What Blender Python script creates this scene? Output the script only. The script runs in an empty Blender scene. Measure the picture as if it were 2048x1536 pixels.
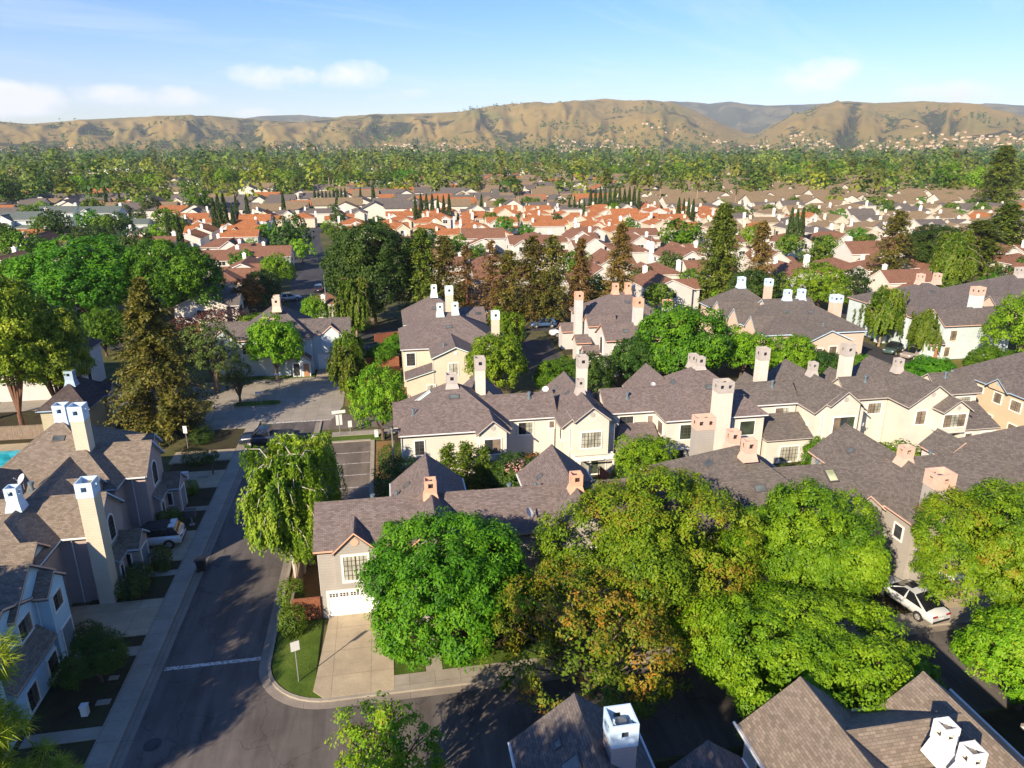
import bpy, bmesh, math, random
import numpy as np
from mathutils import Vector, Matrix
R = math.radians
random.seed(7)
C = bpy.context.scene.collection
CAMZ, PITCH, YAW, FPX = 30.0, 18.4, 10.0, 1420.0

# ------------------------------------------------------------------ basics
def tag(o, label=None, cat=None, group=None, kind=None):
    if label: o['label'] = label
    if cat: o['category'] = cat
    if group: o['group'] = group
    if kind: o['kind'] = kind
    return o

def thing(name, label, cat, loc=(0, 0, 0), group=None, rz=0.0):
    o = bpy.data.objects.new(name, None)
    C.objects.link(o)
    o.location = loc
    o.rotation_euler = (0, 0, rz)
    o.empty_display_size = 0.3
    return tag(o, label, cat, group)

def ground_point(px, py, z=0.0):
    """survey helper: the point of the plane at height z that the photographer saw at px, py"""
    a, t = R(PITCH), R(YAW)
    cx, cy = (px - 1024) / FPX, -(py - 768) / FPX
    d = (cx, math.cos(a) + cy * math.sin(a), -math.sin(a) + cy * math.cos(a))
    k = (z - CAMZ) / d[2]
    X, Y = d[0] * k, d[1] * k
    return (X * math.cos(t) + Y * math.sin(t), -X * math.sin(t) + Y * math.cos(t))

def to_picture(x, y, z):
    a, t = R(PITCH), R(YAW)
    X = x * math.cos(t) - y * math.sin(t)
    Y = x * math.sin(t) + y * math.cos(t)
    Z = z - CAMZ
    dep = max(Y * math.cos(a) - Z * math.sin(a), 0.01)
    return 1024 + FPX * X / dep, 768 - FPX * (Y * math.sin(a) + Z * math.cos(a)) / dep

class MB:
    """collects faces, links them as ONE mesh object"""
    def __init__(self):
        self.v, self.f, self.uv, self.m, self.smooth = [], [], [], [], []
    def poly(self, pts, m=0, uv=None, smooth=False):
        n0 = len(self.v)
        pts = [tuple(p) for p in pts]
        self.v += pts
        self.f.append(list(range(n0, n0 + len(pts))))
        if uv is None:
            p = [Vector(q) for q in pts]
            n = Vector((0, 0, 0))
            for i in range(len(p)):
                n += p[i].cross(p[(i + 1) % len(p)])
            n = n.normalized() if n.length > 1e-9 else Vector((0, 0, 1))
            if abs(n.z) > 0.995:
                uv = [(q.x, q.y) for q in p]
            else:
                h = Vector((0, 0, 1)).cross(n).normalized()
                s = n.cross(h)
                uv = [(q.dot(h), q.dot(s)) for q in p]
        self.uv.append(uv)
        self.m.append(m)
        self.smooth.append(smooth)
    def box(self, x0, x1, y0, y1, z0, z1, m=0, bottom=True):
        a = [(x0, y0), (x1, y0), (x1, y1), (x0, y1)]
        for i in range(4):
            p, q = a[i], a[(i + 1) % 4]
            self.poly([(*p, z0), (*q, z0), (*q, z1), (*p, z1)], m)
        self.poly([(*q, z1) for q in a], m)
        if bottom:
            self.poly([(*q, z0) for q in reversed(a)], m)
    def slab(self, ring, z0, z1, m=0):
        n = len(ring)
        ar = sum(ring[i][0] * ring[(i + 1) % n][1] - ring[(i + 1) % n][0] * ring[i][1] for i in range(n))
        if ar < 0: ring = ring[::-1]
        for i in range(n):
            p, q = ring[i], ring[(i + 1) % n]
            self.poly([(*p, z0), (*q, z0), (*q, z1), (*p, z1)], m)
        self.poly([(*p, z1) for p in ring], m)
    def tube(self, pts, rad, n=8, m=0, cap=True):
        rings = []
        pts = [Vector(p) for p in pts]
        if not hasattr(rad, '__len__'): rad = [rad] * len(pts)
        for i, p in enumerate(pts):
            d = (pts[min(i + 1, len(pts) - 1)] - pts[max(i - 1, 0)]).normalized()
            u = d.cross(Vector((0.31, 0.95, 0.05)))
            if u.length < 1e-3: u = d.cross(Vector((1, 0, 0)))
            u.normalize()
            w = d.cross(u)
            rings.append([p + (u * math.cos(2 * math.pi * k / n) + w * math.sin(2 * math.pi * k / n)) * rad[i] for k in range(n)])
        for i in range(len(rings) - 1):
            for k in range(n):
                k2 = (k + 1) % n
                self.poly([rings[i][k], rings[i][k2], rings[i + 1][k2], rings[i + 1][k]], m, smooth=True)
        if cap:
            self.poly(rings[0][::-1], m)
            self.poly(rings[-1], m)
    def disc(self, c, r, axis, n=16, m=0):
        c = Vector(c)
        ax = Vector(axis).normalized()
        u = ax.cross(Vector((0, 0, 1)))
        if u.length < 1e-3: u = Vector((1, 0, 0))
        u.normalize()
        w = ax.cross(u)
        self.poly([c + (u * math.cos(2 * math.pi * k / n) + w * math.sin(2 * math.pi * k / n)) * r for k in range(n)], m)
    def mesh(self, name, mats, off=(0, 0, 0)):
        me = bpy.data.meshes.new(name)
        ox, oy, oz = off
        me.from_pydata([(p[0] - ox, p[1] - oy, p[2] - oz) for p in self.v], [], self.f)
        ul = me.uv_layers.new(name='UVMap')
        flat = [c for f in self.uv for q in f for c in q]
        ul.data.foreach_set('uv', flat)
        me.polygons.foreach_set('material_index', self.m)
        me.polygons.foreach_set('use_smooth', self.smooth)
        for mt in (mats if isinstance(mats, (list, tuple)) else [mats]): me.materials.append(mt)
        me.update()
        return me
    def build(self, name, mats, parent=None, off=None, weld=False):
        if not self.f: return None
        if off is None:
            off = (0, 0, 0)
            p = parent
            while p is not None:
                off = tuple(a + b for a, b in zip(off, p.location))
                p = p.parent
        me = self.mesh(name, mats, off)
        if weld:
            bm = bmesh.new(); bm.from_mesh(me)
            bmesh.ops.remove_doubles(bm, verts=bm.verts, dist=1e-4)
            bm.to_mesh(me); bm.free()
        o = bpy.data.objects.new(name, me)
        C.objects.link(o)
        if parent is not None: o.parent = parent
        return o

def children_of(o):
    return list(o.children)

def copy_tree(o, parent=None, loc=None, rz=None, scale=None):
    c = o.copy()
    C.objects.link(c)
    if parent is not None: c.parent = parent
    if loc is not None: c.location = loc
    if rz is not None: c.rotation_euler = (0, 0, rz)
    if scale is not None: c.scale = scale if hasattr(scale, '__len__') else (scale,) * 3
    for ch in children_of(o): copy_tree(ch, c)
    return c

# ------------------------------------------------------------------ materials
def new_mat(name):
    m = bpy.data.materials.new(name)
    m.use_nodes = True
    nt = m.node_tree
    return m, nt, nt.nodes['Principled BSDF'], nt.links

def N(nt, typ, **kw):
    n = nt.nodes.new(typ)
    for k, v in kw.items():
        if k.startswith('i_'):
            key = k[2:].replace('_', ' ')
            n.inputs[key].default_value = v
        else:
            setattr(n, k, v)
    return n

def rgb(c): return (c[0], c[1], c[2], 1.0)

def mix_rgb(nt, fac, a, b, mode='MIX'):
    n = nt.nodes.new('ShaderNodeMix')
    n.data_type = 'RGBA'
    n.blend_type = mode
    for s, v in (('Factor', fac), ('A', a), ('B', b)):
        sock = [q for q in n.inputs if q.name == s and (q.type == 'RGBA' or s == 'Factor' and q.type == 'VALUE')][0]
        if hasattr(v, 'links') or isinstance(v, bpy.types.NodeSocket): nt.links.new(v, sock)
        else: sock.default_value = v
    return [q for q in n.outputs if q.type == 'RGBA'][0]

def ramp(nt, val, stops):
    n = nt.nodes.new('ShaderNodeValToRGB')
    cr = n.color_ramp
    while len(cr.elements) < len(stops): cr.elements.new(0.5)
    for e, (p, c) in zip(cr.elements, stops):
        e.position = p
        e.color = rgb(c) if hasattr(c, '__len__') else (c, c, c, 1)
    nt.links.new(val, n.inputs[0])
    return n.outputs[0]

def noise(nt, scale, detail=4, rough=0.6, vec=None, dist=0.0):
    n = N(nt, 'ShaderNodeTexNoise')
    n.inputs['Scale'].default_value = scale
    n.inputs['Detail'].default_value = detail
    n.inputs['Roughness'].default_value = rough
    n.inputs['Distortion'].default_value = dist
    if vec is None:
        g = N(nt, 'ShaderNodeNewGeometry')
        vec = g.outputs['Position']
    nt.links.new(vec, n.inputs['Vector'])
    return n.outputs['Fac']

def bump(nt, b, h, strength, dist=0.05):
    n = N(nt, 'ShaderNodeBump')
    n.inputs['Strength'].default_value = strength
    n.inputs['Distance'].default_value = dist
    nt.links.new(h, n.inputs['Height'])
    nt.links.new(n.outputs['Normal'], b.inputs['Normal'])

def mat_plain(name, c, rough=0.7, var=0.12, scale=1.3, metal=0.0, spec=0.4):
    m, nt, b, L = new_mat(name)
    f = noise(nt, scale, 5, 0.65)
    f2 = noise(nt, scale * 9, 3, 0.6)
    lo = tuple(x * (1 - var) for x in c)
    hi = tuple(min(1, x * (1 + var)) for x in c)
    col = ramp(nt, f, [(0.3, lo), (0.7, hi)])
    col = mix_rgb(nt, 0.35, col, ramp(nt, f2, [(0.3, lo), (0.7, hi)]))
    L.new(col, b.inputs['Base Color'])
    b.inputs['Roughness'].default_value = rough
    b.inputs['Metallic'].default_value = metal
    b.inputs['Specular IOR Level'].default_value = spec
    return m

def mat_siding(name, c, pitch=0.2):
    """painted lap siding: horizontal boards from the wall's own UV height, faint dirt"""
    m, nt, b, L = new_mat(name)
    uv = N(nt, 'ShaderNodeUVMap')
    sp = N(nt, 'ShaderNodeSeparateXYZ')
    L.new(uv.outputs[0], sp.inputs[0])
    d = N(nt, 'ShaderNodeMath', operation='DIVIDE'); d.inputs[1].default_value = pitch
    L.new(sp.outputs[1], d.inputs[0])
    fr = N(nt, 'ShaderNodeMath', operation='FRACT'); L.new(d.outputs[0], fr.inputs[0])
    f = noise(nt, 0.7, 5, 0.65)
    base = ramp(nt, f, [(0.25, tuple(x * 0.86 for x in c)), (0.65, c)])
    gap = ramp(nt, fr.outputs[0], [(0.0, 0.72), (0.07, 1.0), (0.95, 1.0), (1.0, 0.9)])
    col = mix_rgb(nt, 1.0, base, gap, 'MULTIPLY')
    L.new(col, b.inputs['Base Color'])
    b.inputs['Roughness'].default_value = 0.65
    b.inputs['Specular IOR Level'].default_value = 0.25
    inv = N(nt, 'ShaderNodeMath', operation='SUBTRACT'); inv.inputs[0].default_value = 1.0
    L.new(fr.outputs[0], inv.inputs[1])
    bump(nt, b, inv.outputs[0], 0.5, 0.02)
    return m

def mat_shingle(name, c, c2, w=0.27, h=0.13, contrast=0.15):
    m, nt, b, L = new_mat(name)
    uv = N(nt, 'ShaderNodeUVMap')
    br = N(nt, 'ShaderNodeTexBrick')
    br.offset = 0.5
    br.inputs['Scale'].default_value = 1.0
    br.inputs['Brick Width'].default_value = w
    br.inputs['Row Height'].default_value = h
    br.inputs['Mortar Size'].default_value = 0.012
    br.inputs['Mortar Smooth'].default_value = 0.4
    br.inputs['Bias'].default_value = 0.0
    lo = tuple(x * (1 - contrast) for x in c)
    hi = tuple(x * (1 + contrast * 0.8) for x in c2)
    br.inputs['Color1'].default_value = rgb(lo)
    br.inputs['Color2'].default_value = rgb(hi)
    br.inputs['Mortar'].default_value = rgb(tuple(x * 0.66 for x in c))
    L.new(uv.outputs[0], br.inputs['Vector'])
    f = noise(nt, 0.5, 6, 0.7)
    f2 = noise(nt, 3.2, 4, 0.7)
    big = ramp(nt, f, [(0.28, 0.9), (0.72, 1.08)])
    mid = ramp(nt, f2, [(0.3, 0.92), (0.7, 1.08)])
    col = mix_rgb(nt, 1.0, br.outputs['Color'], big, 'MULTIPLY')
    col = mix_rgb(nt, 1.0, col, mid, 'MULTIPLY')
    L.new(col, b.inputs['Base Color'])
    b.inputs['Roughness'].default_value = 0.9
    b.inputs['Specular IOR Level'].default_value = 0.15
    bump(nt, b, br.outputs['Fac'], -0.6, 0.02)
    return m

def mat_glass(name, c, rough=0.06, spec=0.6):
    m, nt, b, L = new_mat(name)
    f = noise(nt, 0.9, 2, 0.5)
    L.new(ramp(nt, f, [(0.35, tuple(x * 0.6 for x in c)), (0.65, tuple(x * 1.3 for x in c))]), b.inputs['Base Color'])
    b.inputs['Roughness'].default_value = rough
    b.inputs['Specular IOR Level'].default_value = spec
    return m

def mat_asphalt(name, c, blotch=0.3):
    m, nt, b, L = new_mat(name)
    g = N(nt, 'ShaderNodeNewGeometry')
    mp = N(nt, 'ShaderNodeMapping'); mp.inputs['Scale'].default_value = (1.0, 0.16, 1.0)
    L.new(g.outputs['Position'], mp.inputs[0])
    f = noise(nt, 1.5, 6, 0.65, mp.outputs[0], 0.3)
    f2 = noise(nt, 0.22, 5, 0.7)
    f3 = noise(nt, 28, 3, 0.7)
    lo = tuple(x * (1 - blotch) for x in c)
    hi = tuple(x * (1 + blotch) for x in c)
    col = ramp(nt, f, [(0.3, lo), (0.7, hi)])
    col = mix_rgb(nt, 0.45, col, ramp(nt, f2, [(0.35, lo), (0.65, hi)]))
    col = mix_rgb(nt, 0.6, col, ramp(nt, f3, [(0.3, 0.75), (0.7, 1.25)]), 'MULTIPLY')
    vo = N(nt, 'ShaderNodeTexVoronoi', feature='DISTANCE_TO_EDGE'); vo.inputs['Scale'].default_value = 0.22
    wv = N(nt, 'ShaderNodeTexNoise'); wv.inputs['Scale'].default_value = 0.8; wv.inputs['Detail'].default_value = 5
    L.new(g.outputs['Position'], wv.inputs['Vector'])
    ad = N(nt, 'ShaderNodeVectorMath', operation='MULTIPLY_ADD'); ad.inputs[1].default_value = (2.5, 2.5, 0)
    L.new(wv.outputs['Color'], ad.inputs[0]); L.new(g.outputs['Position'], ad.inputs[2])
    L.new(ad.outputs[0], vo.inputs['Vector'])
    f4 = noise(nt, 0.55, 3, 0.5, mp.outputs[0], 0.0)
    col = mix_rgb(nt, .8, col, ramp(nt, f4, [(.46, 1.0), (.54, .72)]), 'MULTIPLY')
    crack = ramp(nt, vo.outputs['Distance'], [(0.0, 0.55), (0.012, 1.0)])
    col = mix_rgb(nt, 0.8, col, crack, 'MULTIPLY')
    L.new(col, b.inputs['Base Color'])
    b.inputs['Roughness'].default_value = 0.85
    b.inputs['Specular IOR Level'].default_value = 0.25
    bump(nt, b, f3, 0.25, 0.02)
    return m

def mat_concrete(name, c, joint=1.5):
    m, nt, b, L = new_mat(name)
    f = noise(nt, 0.6, 6, 0.7)
    f2 = noise(nt, 6, 5, 0.7)
    col = ramp(nt, f, [(0.3, tuple(x * 0.78 for x in c)), (0.7, tuple(x * 1.1 for x in c))])
    col = mix_rgb(nt, 0.6, col, ramp(nt, f2, [(0.3, 0.84), (0.7, 1.12)]), 'MULTIPLY')
    if joint:
        g = N(nt, 'ShaderNodeNewGeometry')
        br = N(nt, 'ShaderNodeTexBrick'); br.offset = 0.0
        br.inputs['Scale'].default_value = 1.0
        br.inputs['Brick Width'].default_value = joint
        br.inputs['Row Height'].default_value = joint
        br.inputs['Mortar Size'].default_value = 0.012
        br.inputs['Color1'].default_value = (1, 1, 1, 1); br.inputs['Color2'].default_value = (0.9, 0.9, 0.9, 1)
        br.inputs['Mortar'].default_value = (0.45, 0.43, 0.4, 1)
        L.new(g.outputs['Position'], br.inputs['Vector'])
        col = mix_rgb(nt, 1.0, col, br.outputs['Color'], 'MULTIPLY')
    L.new(col, b.inputs['Base Color'])
    b.inputs['Roughness'].default_value = 0.85
    b.inputs['Specular IOR Level'].default_value = 0.2
    return m

def mat_ground(name, cols, scale=0.3, fine=9.0):
    m, nt, b, L = new_mat(name)
    f = noise(nt, scale, 7, 0.7)
    f2 = noise(nt, fine, 5, 0.75)
    n = len(cols)
    col = ramp(nt, f, [(0.3 + 0.4 * i / max(1, n - 1), cols[i]) for i in range(n)])
    col = mix_rgb(nt, 0.75, col, ramp(nt, f2, [(0.28, 0.6), (0.72, 1.4)]), 'MULTIPLY')
    L.new(col, b.inputs['Base Color'])
    b.inputs['Roughness'].default_value = 0.95
    b.inputs['Specular IOR Level'].default_value = 0.1
    bump(nt, b, f2, 0.7, 0.08)
    return m

def mat_leaf(name, stops, trans=0.3, nscale=0.8):
    """leaf cards: colour varies leaf by leaf (mesh attribute 'tint') and in patches over the crown"""
    m, nt, b, L = new_mat(name)
    at = N(nt, 'ShaderNodeAttribute', attribute_name='tint')
    f = noise(nt, nscale, 3, 0.6)
    ad = N(nt, 'ShaderNodeMath', operation='MULTIPLY_ADD'); ad.inputs[1].default_value = 0.65
    L.new(f, ad.inputs[0])
    sub = N(nt, 'ShaderNodeMath', operation='MULTIPLY_ADD'); sub.inputs[1].default_value = 0.7; sub.inputs[2].default_value = -0.17
    L.new(at.outputs['Fac'], sub.inputs[0])
    L.new(sub.outputs[0], ad.inputs[2])
    oi = N(nt, 'ShaderNodeObjectInfo')
    col = ramp(nt, ad.outputs[0], [(0.15 + 0.7 * i / max(1, len(stops) - 1), c) for i, c in enumerate(stops)])
    hs = N(nt, 'ShaderNodeHueSaturation')
    mr = N(nt, 'ShaderNodeMapRange'); mr.inputs['To Min'].default_value = 0.485; mr.inputs['To Max'].default_value = 0.515
    L.new(oi.outputs['Random'], mr.inputs['Value']); L.new(mr.outputs[0], hs.inputs['Hue'])
    mr2 = N(nt, 'ShaderNodeMapRange'); mr2.inputs['To Min'].default_value = 0.82; mr2.inputs['To Max'].default_value = 1.18
    L.new(oi.outputs['Random'], mr2.inputs['Value']); L.new(mr2.outputs[0], hs.inputs['Value'])
    L.new(col, hs.inputs['Color'])
    L.new(hs.outputs[0], b.inputs['Base Color'])
    b.inputs['Roughness'].default_value = 0.55
    b.inputs['Specular IOR Level'].default_value = 0.25
    tr = N(nt, 'ShaderNodeBsdfTranslucent')
    gm = N(nt, 'ShaderNodeHueSaturation'); gm.inputs['Saturation'].default_value = 1.1; gm.inputs['Value'].default_value = 1.25
    L.new(hs.outputs[0], gm.inputs['Color']); L.new(gm.outputs[0], tr.inputs['Color'])
    mx = N(nt, 'ShaderNodeMixShader'); mx.inputs[0].default_value = trans
    L.new(b.outputs[0], mx.inputs[1]); L.new(tr.outputs[0], mx.inputs[2])
    out = nt.nodes['Material Output']
    L.new(mx.outputs[0], out.inputs[0])
    return m

def mat_bark(name, c, c2, scale=6):
    m, nt, b, L = new_mat(name)
    g = N(nt, 'ShaderNodeNewGeometry')
    mp = N(nt, 'ShaderNodeMapping'); mp.inputs['Scale'].default_value = (1, 1, 0.25)
    L.new(g.outputs['Position'], mp.inputs[0])
    f = noise(nt, scale, 5, 0.7, mp.outputs[0])
    L.new(ramp(nt, f, [(0.35, c), (0.65, c2)]), b.inputs['Base Color'])
    b.inputs['Roughness'].default_value = 0.9
    bump(nt, b, f, 0.8, 0.05)
    return m

def mat_carpaint(name, c):
    m, nt, b, L = new_mat(name)
    f = noise(nt, 1.5, 3, 0.5)
    L.new(ramp(nt, f, [(0.3, tuple(x * 0.92 for x in c)), (0.7, c)]), b.inputs['Base Color'])
    b.inputs['Roughness'].default_value = 0.28
    b.inputs['Metallic'].default_value = 0.15
    b.inputs['Coat Weight'].default_value = 0.6
    b.inputs['Coat Roughness'].default_value = 0.06
    return m

M = {}
# roofs
M['roof_mauve'] = mat_shingle('roof_shingle_mauve', (0.150, 0.120, 0.112), (0.180, 0.146, 0.138))
M['roof_grey'] = mat_shingle('roof_shingle_grey', (0.122, 0.106, 0.096), (0.148, 0.128, 0.116))
M['roof_tan'] = mat_shingle('roof_shingle_tan', (0.180, 0.146, 0.116), (0.22, 0.18, 0.146))
M['roof_slate'] = mat_shingle('roof_shingle_slate', (0.115, 0.10, 0.096), (0.15, 0.128, 0.12))
M['roof_dark'] = mat_shingle('roof_shingle_dark', (0.07, 0.055, 0.055), (0.095, 0.075, 0.072))
M['roof_brown'] = mat_shingle('roof_shingle_brown', (0.185, 0.092, 0.06), (0.23, 0.12, 0.08))
M['roof_orange'] = mat_shingle('roof_tile_orange', (0.30, 0.112, 0.045), (0.385, 0.155, 0.065), 0.3, 0.3)
M['roof_olive'] = mat_shingle('roof_shingle_olive', (0.20, 0.145, 0.085), (0.25, 0.185, 0.115))
M['roof_teal'] = mat_shingle('roof_shingle_teal', (0.11, 0.135, 0.125), (0.14, 0.165, 0.15))
# walls
for k, c in dict(white=(0.62, 0.58, 0.51), cream=(0.60, 0.525, 0.41), greige=(0.36, 0.335, 0.305), mauve=(0.42, 0.335, 0.31),
                 blue=(0.50, 0.68, 0.76), paleblue=(0.52, 0.60, 0.62), beige=(0.56, 0.45, 0.31), peach=(0.60, 0.465, 0.37), palegrey=(0.56, 0.54, 0.52),
                 yellow=(0.70, 0.52, 0.26), bluegrey=(0.40, 0.47, 0.55), khaki=(0.42, 0.37, 0.25), brightwhite=(0.58, 0.555, 0.52)).items():
    M['w_' + k] = mat_siding('siding_' + k, c)
# trims
for k, c in dict(white=(0.80, 0.77, 0.72), grey=(0.42, 0.38, 0.35), coral=(0.64, 0.36, 0.25), sky=(0.50, 0.64, 0.78), mint=(0.60, 0.72, 0.70),
                 pink=(0.68, 0.47, 0.38), dark=(0.09, 0.08, 0.08), bluegrey=(0.32, 0.42, 0.52), salmon=(0.60, 0.40, 0.32), cream=(0.75, 0.68, 0.54)).items():
    M['t_' + k] = mat_plain('trim_' + k, c, 0.55, 0.13, 2.0)
M['gutter'] = mat_plain('gutter_paint', (0.62, 0.62, 0.62), 0.45, 0.08)
M['vent'] = mat_plain('vent_metal', (0.16, 0.21, 0.24), 0.5, 0.1, 3, 0.3)
M['flue'] = mat_plain('flue_metal', (0.25, 0.24, 0.23), 0.5, 0.2, 3, 0.7)
M['soot'] = mat_plain('soot', (0.035, 0.03, 0.03), 0.95, 0.2)
M['glass_dark'] = mat_glass('window_glass_dark', (0.035, 0.04, 0.045))
M['glass_green'] = mat_glass('window_glass_green', (0.05, 0.065, 0.045))
M['glass_blind'] = mat_glass('window_glass_with_blinds', (0.36, 0.36, 0.30), 0.2, 0.5)
M['glass_brown'] = mat_glass('window_glass_curtain', (0.20, 0.16, 0.12), 0.15, 0.5)
M['bronze'] = mat_plain('bronze_sash', (0.075, 0.065, 0.055), 0.5)
M['garage'] = mat_plain('garage_door_paint', (0.80, 0.79, 0.78), 0.5, 0.03)
M['door_grey'] = mat_plain('door_paint_blue_grey', (0.20, 0.24, 0.28), 0.5, 0.05)
M['door_wood'] = mat_plain('door_wood', (0.36, 0.19, 0.10), 0.6, 0.2)
M['skylight'] = mat_glass('skylight_glass', (0.10, 0.12, 0.12), 0.15)
M['skylight_bright'] = mat_glass('skylight_glass_lit', (0.42, 0.46, 0.28), 0.2)
M['dish'] = mat_plain('dish_enamel', (0.55, 0.56, 0.57), 0.4, 0.06)
M['solar'] = mat_glass('solar_panel', (0.02, 0.025, 0.045), 0.12, 0.7)
# ground
M['asphalt'] = mat_asphalt('asphalt', (0.118, 0.104, 0.098), .36)
M['asphalt_warm'] = mat_asphalt('asphalt_warm', (0.165, 0.135, 0.112), 0.22)
M['asphalt_dark'] = mat_asphalt('asphalt_dark', (0.06, 0.058, 0.06), 0.2)
M['concrete'] = mat_concrete('concrete_walk', (0.33, 0.295, 0.245), 1.5)
M['concrete_plain'] = mat_concrete('concrete_plain', (0.32, 0.285, 0.235), 0)
M['driveway'] = mat_concrete('driveway_concrete', (0.43, 0.355, 0.25), 2.25)
M['gutter_conc'] = mat_concrete('gutter_concrete', (0.26, 0.225, 0.19), 3.0)
def mat_worn_paint():
    m, nt, b, L = new_mat('road_paint_worn')
    f = noise(nt, 5.0, 6, .75)
    L.new(ramp(nt, f, [(.40, (.12, .105, .10)), (.52, (.55, .52, .49)), (.7, (.66, .63, .60))]), b.inputs['Base Color'])
    b.inputs['Roughness'].default_value = .8
    return m
M['paint_white'] = mat_worn_paint()
M['lawn'] = mat_ground('lawn_grass', [(0.045, 0.075, 0.012), (0.075, 0.125, 0.018), (0.12, 0.16, 0.03)], 0.5, 12)
M['lawn_dry'] = mat_ground('lawn_dry', [(0.10, 0.10, 0.025), (0.17, 0.15, 0.04), (0.24, 0.17, 0.06)], 0.4, 10)
M['mulch'] = mat_ground('mulch', [(0.035, 0.028, 0.018), (0.06, 0.05, 0.028), (0.05, 0.06, 0.02)], 0.6, 10)
M['soil_tan'] = mat_ground('bare_soil', [(0.20, 0.125, 0.055), (0.28, 0.17, 0.07)], 0.6, 9)
M['earth'] = mat_ground('valley_floor', [(0.05, 0.055, 0.022), (0.075, 0.085, 0.03), (0.11, 0.10, 0.05), (0.10, 0.085, 0.06)], 0.05, 0.7)
M['redwood'] = mat_bark('redwood_boards', (0.16, 0.055, 0.028), (0.26, 0.095, 0.045), 9)
M['weathered'] = mat_bark('weathered_boards', (0.16, 0.12, 0.085), (0.26, 0.20, 0.15), 9)
M['black'] = mat_plain('black_plastic', (0.02, 0.02, 0.022), 0.5, 0.1)
M['steel'] = mat_plain('galvanised_steel', (0.42, 0.42, 0.42), 0.45, 0.1, 4, 0.6)
M['rubber'] = mat_plain('tyre_rubber', (0.02, 0.02, 0.02), 0.8, 0.1)
M['carglass'] = mat_glass('car_glass', (0.012, 0.014, 0.018), 0.04, 0.8)
M['lamp_red'] = mat_plain('tail_lamp_red', (0.30, 0.02, 0.02), 0.2, 0.05)
M['lamp_clear'] = mat_plain('headlamp_clear', (0.7, 0.72, 0.74), 0.12, 0.04)
M['plastic_white'] = mat_plain('white_plastic', (0.68, 0.68, 0.66), 0.4, 0.05)
M['blue_plastic'] = mat_plain('blue_plastic', (0.06, 0.16, 0.38), 0.5, 0.1)
M['pool_water'] = mat_glass('pool_water', (0.03, 0.42, 0.52), 0.05, 0.5)
# barks
M['bark'] = mat_bark('bark_grey_brown', (0.07, 0.05, 0.035), (0.15, 0.11, 0.08))
M['bark_red'] = mat_bark('bark_red_brown', (0.11, 0.05, 0.03), (0.2, 0.10, 0.06))
M['bark_tan'] = mat_bark('bark_tan', (0.24, 0.17, 0.11), (0.34, 0.25, 0.17))
M['bark_birch'] = mat_bark('bark_birch', (0.22, 0.19, 0.16), (0.66, 0.60, 0.52), 3)
# leaves
M['lf_green'] = mat_leaf('leaves_bright_green', [(0.025, 0.085, 0.003), (0.075, 0.205, 0.005), (0.145, 0.29, 0.010)])
M['lf_lime'] = mat_leaf('leaves_lime', [(0.05, 0.13, 0.004), (0.14, 0.27, 0.006), (0.24, 0.36, 0.013)])
M['lf_mix'] = mat_leaf('leaves_green_with_rust_tips', [(0.035, 0.10, 0.004), (0.10, 0.225, 0.006), (0.16, 0.295, 0.008), (0.2, 0.32, 0.011), (0.225, 0.33, 0.013), (0.30, 0.21, 0.02)])
M['lf_rust'] = mat_leaf('leaves_rust_and_olive', [(0.045, 0.10, 0.005), (0.10, 0.18, 0.008), (0.20, 0.22, 0.012), (0.42, 0.235, 0.026)], 0.25, 0.45)
M['lf_deep'] = mat_leaf('leaves_deep_green', [(0.018, 0.05, 0.006), (0.045, 0.10, 0.012), (0.095, 0.16, 0.02)])
M['lf_birch'] = mat_leaf('leaves_birch', [(0.075, 0.14, 0.010), (0.18, 0.26, 0.016), (0.31, 0.36, 0.035)], 0.35)
M['lf_willow'] = mat_leaf('leaves_willow', [(0.045, 0.10, 0.006), (0.10, 0.175, 0.010), (0.18, 0.24, 0.02)], 0.3)
M['lf_pine'] = mat_leaf('needles_yellow_green', [(0.06, 0.125, 0.008), (0.18, 0.265, 0.012), (0.34, 0.39, 0.025)], 0.2)
M['lf_redwood'] = mat_leaf('needles_olive_brown', [(0.045, 0.06, 0.010), (0.115, 0.115, 0.016), (0.20, 0.16, 0.024)], 0.2)
M['lf_brown'] = mat_leaf('needles_browned', [(0.075, 0.062, 0.014), (0.165, 0.11, 0.024), (0.26, 0.16, 0.04)], 0.2)
M['lf_conifer'] = mat_leaf('needles_deep_olive', [(0.04, 0.068, 0.008), (0.10, 0.14, 0.013), (0.18, 0.205, 0.02)], 0.2)
M['lf_cypress'] = mat_leaf('cypress_sprays', [(0.022, 0.045, 0.012), (0.045, 0.08, 0.018), (0.08, 0.115, 0.026)], 0.15)
M['lf_purple'] = mat_leaf('leaves_purple', [(0.035, 0.012, 0.012), (0.075, 0.025, 0.025), (0.12, 0.045, 0.035)], 0.2)
M['lf_orange'] = mat_leaf('leaves_orange', [(0.12, 0.075, 0.012), (0.26, 0.11, 0.02), (0.34, 0.16, 0.03)], 0.25)
M['lf_far'] = mat_leaf('leaves_far_mixed_green', [(0.05, 0.085, 0.010), (0.12, 0.175, 0.014), (0.21, 0.265, 0.03)], .25, .02)
M['lf_farlime'] = mat_leaf('leaves_far_yellow_green', [(0.10, 0.15, 0.010), (0.20, 0.27, 0.016), (0.32, 0.37, 0.03)], .25, .02)
M['lf_palm'] = mat_leaf('palm_fronds', [(0.09, 0.075, 0.02), (0.12, 0.125, 0.025), (0.2, 0.17, 0.04)], 0.2)
M['lf_hedge'] = mat_leaf('hedge_leaves', [(0.035, 0.085, 0.006), (0.09, 0.165, 0.010), (0.165, 0.235, 0.018)], 0.25)
M['lf_dusty'] = mat_leaf('leaves_dusty_olive', [(0.035, 0.055, 0.012), (0.075, 0.115, 0.018), (0.14, 0.18, 0.03)], 0.2)
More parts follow.
